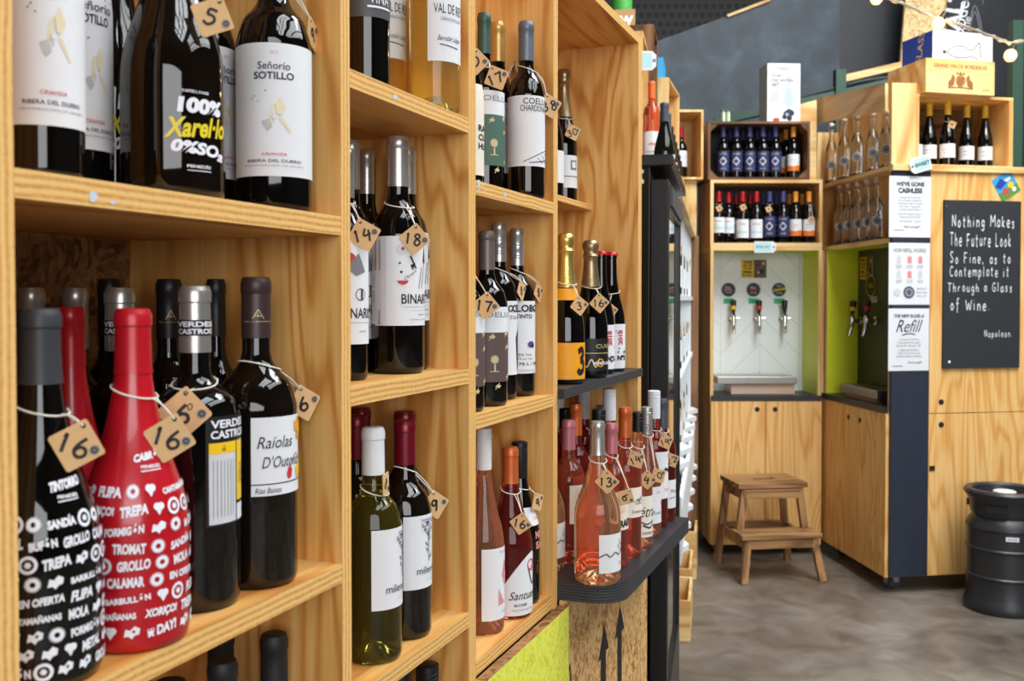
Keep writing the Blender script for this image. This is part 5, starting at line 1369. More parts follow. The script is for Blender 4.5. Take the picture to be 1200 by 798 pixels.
def card_tag(lab, px, py, Y, w, h, rot, text, d=(0, -1, 0), tx_mat=INKG, cat='tag', textm=None, hole='r'):
    p = at_y(px, py, Y)
    o = MB()
    a = 0.22 * h
    poly = [(-w / 2, -h / 2), (w / 2 - a, -h / 2), (w / 2, -h / 2 + a), (w / 2, h / 2 - a), (w / 2 - a, h / 2), (-w / 2, h / 2)] if hole == 'r' else [(-w / 2 + a, -h / 2), (w / 2, -h / 2), (w / 2, h / 2), (-w / 2 + a, h / 2), (-w / 2, h / 2 - a), (-w / 2, -h / 2 + a)]
    dv = Vector(d).normalized(); rt = Vector((-dv.y, dv.x, 0)); M = Matrix((rt, Vector((0, 0, 1)), dv)).transposed() @ Matrix.Rotation(R_(rot), 3, 'Z')
    n = len(poly)
    vs = [M @ Vector((x, y, -.001)) for x, y in poly] + [M @ Vector((x, y, .001)) for x, y in poly]
    o.add(vs, [tuple(range(n - 1, -1, -1)), tuple(range(n, 2 * n))] + [(i, (i + 1) % n, (i + 1) % n + n, i + n) for i in range(n)], PAPER)
    def put(v2, fs, mat, lev): o.add([M @ Vector((x, y, .001 + .0004 * lev)) for x, y in v2], fs, mat)
    u0, u1 = (-.92, .55) if hole == 'r' else (-.55, .92)
    its = [('r', u0, u1, .1, .9, LBLUE), ('d', .78 if hole == 'r' else -.78, .5, .09, INKG)]
    if text: its.append(('t', text, (u0 + u1) / 2, .5, .26, textm or INKB, {'bold': .02}))
    draw_items(its, w, h, put)
    ob = o.build('shelf_tag', None, p, fix=False)
    tag(ob, lab, cat)
    return ob
card_tag('white tag with a pale blue panel on the pale upright crate', 757.5, 71, 4.30, 0.085, 0.082, 0, '')
# shallow printed carton with a green tin on the dark crate
zb = 2.7655
p0 = at_y(745, 20, 4.80)
cb_ = MB().box(-0.32, 0, 0, 0.30, 0, 0.085, CARD, right=BLUEC)
def put(v2, fs, mat, lev): cb_.add([(x - 0.085, -0.0004 * lev, 0.043 + z) for x, z in v2], fs, mat)
draw_items([('t', 'flow', 0, .5, .8, WHI, {'w': 1.1, 'bold': .03})], 0.14, 0.085, put)
o = cb_.build('printed_carton', None, (p0.x, 4.82, zb), -0.12, fix=False)
tag(o, 'shallow brown carton with white lettering and a bright blue side on the dark crate', 'carton')
o = MB().lathe([(0.0005, 0), (0.05, 0), (0.052, 0.01), (0.052, 0.17), (0.047, 0.18), (0.0005, 0.18)], GREENC, 28).build('green_tin', None, (at_y(729, 0, 4.95).x, 4.97, zb + 0.0855))
tag(o, 'green cylindrical tin on the printed carton', 'tin')
# farther crates
k3o = open_crate('wooden_crate', 'pale open crate with bottles behind the dark crate, against the slate wall', 0.5935, 0.8785, 5.19, 5.65, zc, 2.60, 0.013, PINEV, open_='x+', rz=-0.287)
MB_ = MB().box(-0.05, 0.05, -0.14, 0.14, 0, 0.13, BLUEC).build('blue_carton', None, (0.775, 5.42, 2.6005), -0.2)
tag(MB_, 'small bright blue carton on the far pale crate', 'carton')
q0, q1 = at_y(795, 202, 5.66), at_y(823, 130, 5.66)
open_crate('wooden_crate', 'pale upright crate under the tilted crate beside the tap cabinet', q0.x - 0.02, q1.x - 0.03, 5.66, 5.92, 1.70, q0.z - 0.0455, 0.014, PINEV, open_='x+')
sb = MB().box(q0.x - 0.1, q1.x - 0.03, 5.62, 5.95, 1.675, 1.6995, PINE).box(q0.x - 0.08, q0.x - 0.04, 5.66, 5.70, 0, 1.675, PINE).box(q1.x - 0.08, q1.x - 0.04, 5.9, 5.94, 0, 1.675, PINE)
tag(sb.build('shelf_board'), 'board on posts under the crates beside the tap cabinet', 'shelf')
k4 = open_crate('wooden_crate', 'tilted pale crate holding one red-capped bottle beside the tap cabinet', q0.x - 0.05, q1.x, 5.62, 5.92, q0.z - 0.045, q1.z, 0.014, PINEV, open_='y-')
b = bottle(at_y(798, 170, 5.74).x, 5.74, q0.z - 0.03, 0.036, 0.30, 'bordeaux', GBLK, 'red', 0.2, n=24, labels=[('label', -80, 80, 0.07, 0.16, PAPER, [('l', [(-.5, .5), (.5, .55)], .06, LBLUE)])])
tag(b.root, 'red-capped dark bottle inside the tilted pale crate', 'wine bottle')
# wine crates standing on the floor in front of the rack
def floor_crate(lab, xr, y0, y1, h, w):
    ang = -math.atan(.2045)
    o = open_crate('wooden_crate', lab, -w / 2, w / 2, -(y1 - y0) / 2, (y1 - y0) / 2, 0, h, 0.013, PINE, open_='z+', grp='wine crates on the floor')
    o.location = (xr - w / 2 * math.cos(ang) + 0.0, (y0 + y1) / 2, 0.0005)
    o.rotation_euler = (0, 0, ang)
floor_crate('nearest open pale wine crate on the concrete floor below the white rack', 0.795, 4.22, 4.60, 0.175, 0.30)
floor_crate('second open pale wine crate on the floor, behind the nearest', 0.885, 4.70, 5.08, 0.18, 0.26)
floor_crate('third and tallest floor crate, closest to the tap cabinet', 0.995, 5.16, 5.54, 0.25, 0.24)
# ------------------------------------------------------------------ tap cabinet facing the camera
Y0 = 5.66
def xa(px, Y=Y0): return (px - 600) / F * Y
def zb_(py, Y=Y0): return EYE + (352 - py) / F * Y * 1.0
XL, XR = xa(832.5), xa(963)
CW = XR - XL
DP = 0.42
tapc = empty('tap_cabinet', (XL, Y0, 0))
tag(tapc, 'plywood drinks cabinet facing the room with three taps on a white panel', 'cabinet')
zbot, zdoor, zcnt = zb_(638), zb_(470), zb_(463.5)
zn1, zn0 = zb_(288.5), zb_(293.5)          # board over the niche
m = MB()
m.box(0, 0.018, 0, DP, zbot, zn0, PINEV)
m.box(CW - 0.02, CW, 0, DP, zbot, zn0, PINEV, left=LIME)
m.box(0, CW, DP - 0.012, DP, zbot, zdoor, PLYF)
m.box(0.018, CW - 0.02, 0.012, DP, zbot, zbot + 0.02, PLYF)
m.build('carcass', tapc)
xs = xa(897) - XL
for a, b, hx in ((0.002, xs - 0.0015, xa(887) - XL), (xs + 0.0015, CW - 0.002, xa(908) - XL)):
    d = MB().box(a, b, -0.018, 0.0, zbot - 0.004, zdoor, PLYF).build('door', tapc, bevel=0.001)
    MB().lathe([(0.0005, 0), (0.014, 0), (0.014, 0.002), (0.0005, 0.002)], INK, 18).build('finger_hole', d).rotation_euler = (math.pi / 2, 0, 0)
    d.children[0].location = (hx, -0.0182, zb_(479.5))
MB().box(0.006, CW - 0.006, -0.02, DP, zdoor + 0.001, zcnt, BLACKW).build('counter', tapc)
def chevron():
    m, nt, b = new_mat('white_chevron_boards')
    tc = nt.nodes.new('ShaderNodeTexCoord'); sp = nt.nodes.new('ShaderNodeSeparateXYZ'); nt.links.new(tc.outputs['Object'], sp.inputs[0])
    px_ = 0.235
    xm = math_node(nt, 'ABSOLUTE', math_node(nt, 'SUBTRACT', math_node(nt, 'PINGPONG', math_node(nt, 'ADD', sp.outputs[0], 0.115), px_), 0.0))
    v = math_node(nt, 'FRACT', math_node(nt, 'DIVIDE', math_node(nt, 'ADD', sp.outputs[2], xm), 0.17))
    vl = math_node(nt, 'FRACT', math_node(nt, 'DIVIDE', math_node(nt, 'ADD', sp.outputs[0], 0.115), px_))
    l1 = math_node(nt, 'LESS_THAN', v, 0.022)
    l2 = math_node(nt, 'LESS_THAN', vl, 0.010)
    l = math_node(nt, 'MAXIMUM', l1, l2)
    mx = nt.nodes.new('ShaderNodeMix'); mx.data_type = 'RGBA'
    mx.inputs[6].default_value = s2l((226, 232, 230)); mx.inputs[7].default_value = s2l((188, 192, 188))
    nt.links.new(l, mx.inputs[0]); nt.links.new(mx.outputs[2], b.inputs['Base Color'])
    b.inputs['Roughness'].default_value = 0.3
    return m
NB = 0.30
MB().box(0.018, CW - 0.02, NB, NB + 0.02, zcnt, zn0, chevron()).build('tap_panel', tapc)
MB().box(0.0, CW, 0, DP, zn0, zn1, LIME, front=PINE, top=PINE).build('niche_top', tapc)
YN = Y0 + NB
def tap_on(parent, p, d, hmat, band):
    """draught tap: flange, shank, body, spout and handle; D points out of the panel"""
    d = Vector(d).normalized(); r = Vector((-d.y, d.x, 0))
    t = empty('tap', p); t.parent = parent
    g = MB()
    Pp = lambda o, u, z: d * o + r * u + Vector((0, 0, z))
    g.tube([Pp(0, 0, 0), Pp(.006, 0, 0)], 0.024, CHROME, 16); g.tube([Pp(.006, 0, 0), Pp(.055, 0, 0)], 0.012, CHROME, 12)
    g.tube([Pp(.055, 0, .03), Pp(.055, 0, .01), Pp(.056, 0, -.02), Pp(.062, 0, -.05), Pp(.075, 0, -.085)], [.012, .016, .013, .010, .008], CHROME, 12)
    g.tube([Pp(.055, .0, .005), Pp(.056, .035, .008)], 0.006, CHROME, 8)
    g.build('spout', t)
    h = MB(); h.tube([Pp(.055, 0, .03), Pp(.053, 0, .05), Pp(.05, 0, .08), Pp(.047, 0, .11), Pp(.047, 0, .116)], [.007, .011, .017, .018, .006], hmat, 12)
    if band: h.tube([Pp(.0525, 0, .056), Pp(.049, 0, .078)], [.0145, .0185], band, 12)
    h.build('handle', t)
    return t
HANDY = plain('tap_handle_black', (24, 24, 26), 0.3)
for i, (px, band) in enumerate(((857.3, YELP), (887, INKR), (916.8, None))):
    p = at_y(px, 374, YN)
    tap_on(tapc, Vector((p.x - XL, NB, p.z)), (0.0, -1, 0), HANDY, band)
GRN = plain('green_sticker', (60, 176, 110), 0.5)
for i, (px, c, pos) in enumerate(((853.6, INKP, 'left'), (882.8, INKR, 'middle'), (912.8, YELP, 'right'))):
    p = at_y(px, 339.5, YN - 0.001)
    o = MB(); r = 8.2 / F * YN
    vs, fs = disc2d(r, 28)
    o.add([(x, -0.004, z) for x, z in vs], fs, BLACKL); o.add([(x, 0, z) for x, z in vs], fs, BLACKL)
    o.add([(r * math.cos(k * math.pi / 14), yy, r * math.sin(k * math.pi / 14)) for yy in (-0.004, 0) for k in range(28)], [(k, (k + 1) % 28, 28 + (k + 1) % 28, 28 + k) for k in range(28)], BLACKL)
    def put(v2, f2, mat, lev): o.add([(x, -0.004 - 0.0006 * lev, z) for x, z in v2], f2, mat)
    it = [('d', 0, .5, .48, INKG, {'r_in': .45, 'n': 28})]
    if i < 2: it += [('t', 'Vino', -.1, .66, .2, WHI, {'shear': .3, 'w': .4}), ('t', ('ROSADO', 'TINTO')[i], 0, .46, .14, c, {'w': .6, 'bold': .03}), ('t', 'on tap', 0, .28, .12, WHI, {'w': .4})]
    else: it += [('p', [(-.86, .36), (-.86, .52), (.9, .68), (.9, .5)], c), ('t', 'BLANCO', 0, .52, .12, INK, {'w': .7, 'rot': 9, 'bold': .02}), ('t', 'Vino', 0, .78, .14, WHI, {'w': .4}), ('t', 'on tap', 0, .25, .12, WHI, {'w': .4})]
    draw_items(it, 2 * r, 2 * r, put)
    ob = o.build('tap_badge', None, p, fix=False)
    tag(ob, 'round black badge above the %s tap on the white panel' % pos, 'badge')
    p = at_y(px + .2, 352.6, YN - 0.001)
    o = MB().box(-6 / F * YN, 6 / F * YN, -0.002, 0, -3.2 / F * YN, 3.2 / F * YN, GRN)
    def put(v2, f2, mat, lev): o.add([(x, -0.002 - 0.0006 * lev, z) for x, z in v2], f2, mat)
    draw_items([('t', ('4.90', '5.20', '4.50')[i][0:0] or '~ ~', 0, .5, .3, INK, {'w': .5})], 12 / F * YN, 6.4 / F * YN, put)
    tag(o.build('price_sticker', None, p, fix=False), 'small green sticker under the %s round badge' % pos, 'sticker')
PHOTOB = plain('brown_photo_print', (96, 74, 56), 0.5, noise=0.8, nscale=40)
def tap_poster(c, d, w, h, lab):
    """half yellow, half photograph card reading WINE ON TAP TO GO"""
    d = Vector(d).normalized(); r = Vector((-d.y, d.x, 0)); up = Vector((0, 0, 1))
    o = MB()
    o.rbox((0, 0, 0), (w / 2, 0.001, h / 2), PAPER, Matrix((r, -d, up)).transposed())
    def put(v2, f2, mat, lev): o.add([r * x + up * z + d * (0.0012 + 0.0006 * lev) for x, z in v2], f2, mat)
    it = [('r', -1, .0, 0, 1, YELP), ('r', .0, 1, 0, 1, PHOTOB)]
    it += [('t', s, -.5, v, .14, INK, {'w': ww, 'bold': .04}) for s, v, ww in (('WINE', .86, .36), ('ON TAP', .68, .38), ('TO GO', .52, .34), ('FRESH', .32, .36), ('IN A BAG', .14, .4))]
    it += [('d', .3, .7, .1, INKBR), ('d', .6, .35, .14, INK), ('d', .75, .8, .08, BEIGEI), ('d', .4, .3, .07, CREAM)]
    draw_items(it, w, h, put)
    tag(o.build('wine_poster', None, c, fix=False), lab, 'poster')
p = at_y(883.3, 315, YN - 0.003)
tap_poster(p, (0, -1, 0), 29.5 / F * YN, 21 / F * YN, 'yellow and photo poster above the taps on the white panel')
# drip tray on a wrapped carton in the niche
p0, p1 = at_z(857, 463, zcnt), at_z(932, 463, zcnt)
bx0, bx1 = xa(857, Y0 + .05), xa(932, Y0 + .05)
zt0 = zcnt + 0.062
WRAP = plain('film_wrapped_carton', (206, 176, 150), 0.3, coat=0.6, noise=0.15, nscale=8, bump=0.4)
o = MB().box(bx0, bx1, Y0 + .05, Y0 + .22, zcnt + 0.0005, zt0, WRAP).build('wrapped_carton', bevel=0.004)
tag(o, 'film-wrapped low carton under the grey tray in the tap niche', 'carton')
o = MB().box(xa(841, Y0 + .03), xa(934.5, Y0 + .03), Y0 + .03, Y0 + .25, zt0 + .0005, zt0 + 0.042, STEEL).build('drip_tray', bevel=0.003)
tag(o, 'grey steel drip tray lying on the wrapped carton in the tap niche', 'tray')
def caster(parent, x, y, h, side=0):
    c = empty('caster', (x, y, 0)); c.parent = parent
    g = MB(); g.tube([(-0.012, 0, 0.032), (0.012, 0, 0.032)], 0.0315, RUBBER, 20); g.build('wheel', c)
    k = MB(); k.box(-0.022, 0.022, -0.03, 0.03, h - 0.006, h, STEEL); k.box(-0.018, -0.0145, -0.016, 0.016, 0.03, h - 0.006, STEEL); k.box(0.0145, 0.018, -0.016, 0.016, 0.03, h - 0.006, STEEL); k.build('fork', c)
for x in (0.05, CW - 0.11):
    for y in (0.07, DP - 0.06):
        caster(tapc, x, y, zbot)
# the two crates of bottles above
zc0, zc1 = zn1 + 0.0006, zb_(211)
def display_box(lab, x0, x1, y0, y1, z0, z1, th, mat, matv, backm, blocks=None, name='wooden_crate'):
    o = empty(name, ((x0 + x1) / 2, y0, z0))
    w, d, h = (x1 - x0) / 2, y1 - y0, z1 - z0
    MB().box(-w, w, 0, d, 0, th, mat).build('bottom_board', o); MB().box(-w, w, 0, d, h - th, h, mat).build('top_board', o)
    MB().box(-w, -w + th, 0, d, th, h - th, matv).build('end_board', o); MB().box(w - th, w, 0, d, th, h - th, matv).build('end_board', o)
    MB().box(-w + th, w - th, d - 0.01, d, th, h - th, backm).build('back_board', o)
    if blocks:
        for sx, sz in ((-1, 0), (1, 0), (-1, 1), (1, 1)):
            xx, zz_ = sx * (w - th), (h - th if sz else th)
            k = -1 if sz else 1
            MB().prism([(xx, zz_), (xx - sx * blocks, zz_), (xx, zz_ + k * blocks)], 1, 0.004, d - 0.012, matv).build('corner_block', o)
    return tag(o, lab, 'crate')
display_box('pale wooden box of red and navy labelled bottles above the tap niche', xa(832), xa(963), Y0, Y0 + .38, zc0, zc1, 0.018, PINE, PINEV, DARKB)
zu0, zu1 = zc1 + .0006, zb_(143)
display_box('weathered dark crate with corner blocks, top of the tap cabinet, full of navy-labelled bottles', xa(829), xa(948), Y0, Y0 + .36, zu0, zu1, 0.013, OLDWOOD, OLDWOODV, DARKB, 0.045)
NVL = [('p', [(0, .72), (.42, .5), (0, .28), (-.42, .5)], INKLG), ('p', [(0, .64), (.3, .5), (0, .36), (-.3, .5)], NAVYP), ('d', 0, .5, .07, INKLG, {'r_in': .045}), ('t', 'LES TERRES', 0, .86, .07, INKLG, {'w': .4}), ('t', 'GARNATXA', 0, .14, .06, INKLG, {'w': .3})]
ORL = [('r', -1, 1, .0, .26, plain('orange_band', (226, 120, 40), .5), 2), ('p', [(-1, .26), (-.5, .34), (0, .27), (.5, .34), (1, .28), (1, .2), (-1, .2)], plain('orange_band', (226, 120, 40), .5)), ('t', 'VINO', 0, .66, .08, INKG, {'w': .3}), ('l', [(-.3, .5), (.3, .52)], .02, INKP)]
WSL = [('l', [(-.7, .42), (-.2, .5), (.2, .46), (.7, .52)], .03, LBLUE), ('p', [(-.6, .3), (-.2, .42), (.2, .34), (.6, .4), (.6, .26), (-.6, .22)], LBLUE), ('t', 'TERRA', 0, .74, .1, INKG, {'w': .4})]
def crate_bottle(px, z, H, y, kind, lab, grp, back=False):
    cap, paper, items, z0, z1 = {'navy': ('navy', NAVYP, NVL, .13, .52), 'orange': ('orange', PAPER, ORL, .14, .46), 'redsea': ('red', PAPER, WSL, .20, .50), 'redhill': ('red', PAPER, WSL[1:], .10, .46)}[kind]
    x = xa(px, y)
    b = bottle(x, y, z, 0.0345, H, 'bordeaux', GBLK, cap, 0.2, n=24, labels=[('label', -88, 88, z0 * H, z1 * H, paper, items, kind)])
    tag(b.root, lab, 'wine bottle', grp)
    return b
zi = zu0 + .0135
hb = zb_(150, Y0 + .09) - zi
ords = ['first', 'second', 'third', 'fourth', 'fifth']
for k, px in enumerate((846.6, 862, 877.6, 893, 907.6)):
    crate_bottle(px, zi, hb, Y0 + .075, 'navy', 'navy-labelled bottle, %s from the left in the front row of the dark top crate' % ords[k], 'navy-labelled bottles in the dark crate')
crate_bottle(928.4, zi, hb, Y0 + .075, 'orange', 'orange-banded bottle at the front right of the dark top crate', 'orange-banded bottles in the dark crate')
for k, px in enumerate((855, 870, 886.5, 900.5)):
    crate_bottle(px, zi, hb, Y0 + .19, 'navy', 'navy-capped bottle in the back row of the dark top crate', 'back row of the dark crate')
for k, px in enumerate((920, 915)):
    crate_bottle(px, zi, hb, Y0 + .165 + .1 * k, 'orange', 'orange-capped bottle %s in the dark top crate' % ('just behind the front right one', 'farthest back')[k], 'orange-banded bottles in the dark crate')
zi = zc0 + .0185
hb = zb_(225.5, Y0 + .075) - zi
rows = [(841.8, 'redsea'), (853.2, 'redsea'), (869.8, 'redhill'), (885.8, 'redhill'), (901, 'navy'), (917, 'navy'), (931.5, 'orange'), (947, 'orange')]
names8 = ['first', 'second', 'third', 'fourth', 'fifth', 'sixth', 'seventh', 'eighth']
front8 = []
for k, (px, kd) in enumerate(rows):
    front8.append(crate_bottle(px, zi, hb, Y0 + (.09 if k == 1 else .06), kd, '%s bottle, %s from the left in the pale box above the tap niche' % ({'redsea': 'red-capped', 'redhill': 'red-capped', 'navy': 'navy-labelled', 'orange': 'orange-banded'}[kd], names8[k]), 'front row of the pale box'))
for px, kd in ((862, 'redhill'), (878.5, 'redhill'), (893.5, 'navy'), (909, 'navy'), (924, 'orange'), (939, 'orange')):
    crate_bottle(px, zi, hb, Y0 + .20, kd, {'redhill': 'red-capped', 'navy': 'navy-capped', 'orange': 'orange-capped'}[kd] + ' bottle in the back row of the pale box', 'back row of the pale box, ' + kd)
for b, px, py, nm in ((front8[0], 843, 244, 'first'), (front8[2], 871, 243, 'third'), (front8[4], 901, 245, 'fifth'), (front8[7], 951, 257, 'last')):
    price_tag(b, px, py, '9', 'tiny kraft tag on the %s bottle of the pale box' % nm, side=0.032, rot=18, neck=b.H * .77)
card_tag('white tag with pale blue panel hanging below the pale box', 896.5, 289.5, Y0 - .004, 0.123, 0.064, 0, 'RIOJA ALT', textm=INKG)
# port decanter carton and a pair of pale candles on top
ztop = zu1 + .0006
c0 = at_y(899, 142, Y0 + .05)
pw, ph = 39 / F * (Y0 + .05), zat(899, 74, Y0 + .05) - ztop
pd = MB().box(0, pw, 0, pw * .8, 0, ph, WHITE, left=plain('pale_blue_card', (206, 222, 232), .5))
def put(v2, f2, mat, lev): pd.add([(pw / 2 + x, -0.0006 * lev, ph / 2 + z) for x, z in v2], f2, mat)
PB = plain('pale_glass_print', (176, 192, 220), .5)
draw_items([('t', 'THE', .0, .955, .02, INKG, {'w': .1}), ('t', 'CONNOISSEUR', .0, .92, .03, INKG, {'w': .5}), ('t', 'COLLECTION', .0, .885, .02, INKG, {'w': .4}), ('t', 'PORT', -.38, .79, .055, INKG, {'w': .34, 'bold': .02}), ('t', 'DECANTER', -.06, .715, .055, INKG, {'w': .66, 'bold': .02}), ('t', 'SET', -.5, .64, .055, INKG, {'w': .22, 'bold': .02}),
            ('p', [(.2, .25), (.05, .35), (.02, .48), (.1, .56), (.2, .6), (.24, .74), (.34, .74), (.36, .6), (.5, .56), (.6, .48), (.56, .35), (.4, .25)], PB), ('d', .3, .78, .03, PB),
            ('p', [(-.05, .1), (0, .18), (.3, .24), (.62, .2), (.64, .14), (.4, .1)], INKB), ('d', .05, .1, .04, INK), ('d', .35, .08, .045, INK), ('d', .2, .14, .03, PB), ('d', -.45, .05, .035, INKR, {'sx': 1.7})] + [('r', -.82, -.34, .52 - .03 * k, .528 - .03 * k, INKG, 2) for k in range(6)], pw, ph, put)
o = pd.build('decanter_carton', None, (c0.x, Y0 + .05, ztop), R_(3), fix=False)
tag(o, 'white port decanter set carton standing on the dark top crate', 'carton')
cdl = MB()
x0 = xa(849.5, Y0 + .1)
CND = plain('pale_green_wax', (206, 216, 190), .5)
for dx in (-0.013, 0.014): cdl.lathe([(.0005, 0), (.011, 0), (.011, .075), (.0005, .075)], CND, 16, x0 + dx, Y0 + .1, ztop)
cdl.box(x0 - .03, x0 + .03, Y0 + .085, Y0 + .115, ztop + .0752, ztop + .085, GREENM)
o = cdl.build('pale_canister_pair')
tag(o, 'joined pair of small pale green tubes with a dark lid on the dark top crate', 'container')

# ------------------------------------------------------------------ second cabinet, at a right angle, with swing-top bottles above
A0, A1 = Vector((1.792, 5.70, 0)), Vector((1.861, 4.90, 0))
dv2 = (A1 - A0).normalized(); n2 = Vector((-dv2.y, dv2.x, 0))         # inwards (+X)
L2 = (A1 - A0).length
def f2(px, py, t=0.0):
    p = at_plane(px, py, A0 + n2 * t, n2)
    return (p - A0).dot(dv2), p.z
A2ang = math.atan2(dv2.y, dv2.x)
cab2 = empty('refill_cabinet', A0, A2ang)       # local x towards the camera along the face, y inwards
tag(cab2, 'plywood refill cabinet at a right angle with a lime niche and two taps', 'cabinet')
D2, DU = 0.42, 0.125
LD = L2 - 0.10          # the deep parts stop short of the navy corner
zb2 = 0.0825
zt2 = f2(1037, 484)[1]
zc2 = zt2 + 0.032
zs2 = f2(1036, 279.6)[1]; zs2b = zs2 - 0.022
zs3 = f2(1036, 193)[1] - .01
zo3 = 2.43
m = MB()
m.box(0, LD, D2, D2 + .012, zb2, zt2, PLYF); m.box(0, 0.018, 0, D2, zb2, zt2, PLYF); m.box(0.018, LD, 0.0, D2, zb2, zb2 + .02, PLYF)
m.box(L2 - .018, L2, 0.0, .012, zb2, zs2b, PINEV)
m.box(L2 - .018, L2, 0.0, DU, zs2b, f2(1041, 99)[1], PINEV)
m.box(0, .018, 0, D2, zc2, zs2b, PINEV)
m.box(-.148, -.13, 0, DU, zs2b, zo3, PINEV)
m.build('carcass', cab2)
xs2 = f2(1000, 560)[0]
xs2 = 0.44
for a, b, hx in ((.002, xs2 - .0015, xs2 - 0.07), (xs2 + .0015, L2 - .0, xs2 + .07)):
    d = MB().box(a, b, -.018, 0, zb2 - .004, zt2, PLYF).build('door', cab2, bevel=.001)
    h_ = MB().lathe([(0.0005, 0), (0.014, 0), (0.014, 0.002), (0.0005, 0.002)], INK, 18).build('finger_hole', d)
    h_.rotation_euler = (math.pi / 2, 0, 0); h_.location = (hx, -.0182, zt2 - .065)
MB().box(0.004, LD, -.02, D2, zt2 + .001, zc2, BLACKW).box(LD, L2 - .019, -.02, .05, zt2 + .001, zc2, BLACKW).build('counter', cab2)
NB2 = 0.185
MB().box(.018, .022, 0.004, NB2, zc2, zs2b, LIME).build('niche_side', cab2)
OLIVED = plain('dark_olive_panel', (52, 54, 42), 0.45, noise=.1)
MB().box(.022, LD, NB2, NB2 + .012, zc2, zs2b, OLIVED).build('tap_panel', cab2)
MB().box(-.13, .018, 0, DU, zs2b, zs2, PINE).box(.018, LD, 0, NB2, zs2b, zs2, PINE).box(LD, L2 - .018, 0, DU, zs2b, zs2, PINE).box(.022, LD, .001, NB2, zs2b - .003, zs2b, LIME).build('shelf', cab2)
MB().box(-.13, L2 - .018, 0, DU, zs3 - .02, zs3, PINE).build('shelf', cab2)
bk = [(-.13, zs2), (L2 - .018, zs2), (L2 - .018, f2(1041, 99)[1] + .005), (-.13, f2(958, 118)[1] + .03)]
MB().prism(bk, 1, DU, DU + .008, PINEV).build('back_panel', cab2)
# fascia: its top edge climbs away from the camera
q = [f2(957.5, 116), f2(1041, 97), f2(1041, 130), f2(957.5, 145)]
MB().prism([(min(max(a, -.148), L2), z) for a, z in q], 1, -.016, 0.0, PINE).build('fascia', cab2)
# boards facing the room that close the gap between the two cabinets
q = [at_y(px, py, 5.725) for px, py in ((904, 131), (957, 117), (957, 213), (948.5, 213), (948.5, 146), (904, 146))]
gp = MB().prism([(v.x - A0.x, v.z) for v in q], 1, 0, .014, PINE).build('gap_board', cab2)
gp.rotation_euler = (0, 0, -A2ang); gp.location = Matrix.Rotation(-A2ang, 3, 'Z') @ Vector((0, 5.725 - A0.y, 0))
sp = MB().box(0, A0.x - XL - CW - .002, 0, .014, zb2, zs2b, PINEV).build('gap_board', cab2)
sp.rotation_euler = (0, 0, -A2ang); sp.location = Matrix.Rotation(-A2ang, 3, 'Z') @ Vector((XL + CW + .001 - A0.x, 5.715 - A0.y, 0))
def w2(s, t, z): return A0 + dv2 * s + n2 * t + Vector((0, 0, z))
for px, band in ((1009.5, YELP), (1026.5, INKR)):
    s, z = f2(px, 376, NB2)
    tap_on(cab2, Vector((s, NB2, z)), (0, -1, 0), HANDY, band)
o = MB(); s, z = f2(1021, 335, NB2 - .002); r = 0.06
vs, fs = disc2d(r, 26); o.add([(x, -.004, y) for x, y in vs], fs, OLIVED); o.add([(x, 0, y) for x, y in vs], fs, OLIVED)
def put(v2, f3, mat, lev): o.add([(x, -.004 - .0006 * lev, y) for x, y in v2], f3, mat)
draw_items([('d', 0, .5, .5, BEIGEI, {'r_in': .46, 'n': 26}), ('d', 0, .5, .43, BLACKL), ('t', 'TXOKO', 0, .5, .2, YELI, {'w': .6}), ('l', [(-.5, .3), (0, .22), (.5, .3)], .05, GRN)], 2 * r, 2 * r, put)
ob = o.build('tap_badge', None, w2(s, NB2 - .0005, z), A2ang, fix=False); tag(ob, 'round olive badge on the dark panel of the lime niche', 'badge')
s, z = f2(1016, 314, NB2); tap_poster(w2(s, NB2 - .003, z), -n2, .16, .125, 'yellow and photo poster on the dark panel of the lime niche')
o = MB()
s, z = f2(1024, 351, NB2)
def put(v2, f3, mat, lev): o.add([(x, -.001, y) for x, y in v2], f3, mat)
draw_items([('t', '1850', 0, .5, 1, WHI, {'bold': .02})], .1, .035, put)
ob = o.build('chalk_number', None, w2(s, NB2 - .0005, z), A2ang, fix=False); tag(ob, 'white number 1850 lettered on the dark panel of the lime niche', 'lettering')
tr = MB().box(.16, .62, .02, .17, 0, .045, STEEL).build('drip_tray', None, w2(0, 0, zc2 + .022), A2ang, bevel=.003)
tag(tr, 'flat wooden-grey drip tray in the lime niche under the two taps', 'tray')
tb = MB().box(.2, .56, .04, .16, 0, .021, CARD).build('wooden_block', None, w2(0, 0, zc2 + .0006), A2ang)
tag(tb, 'low block lifting the drip tray in the lime niche', 'block')
for s in (.08, L2 - .1): caster(cab2, s, .08, zb2)
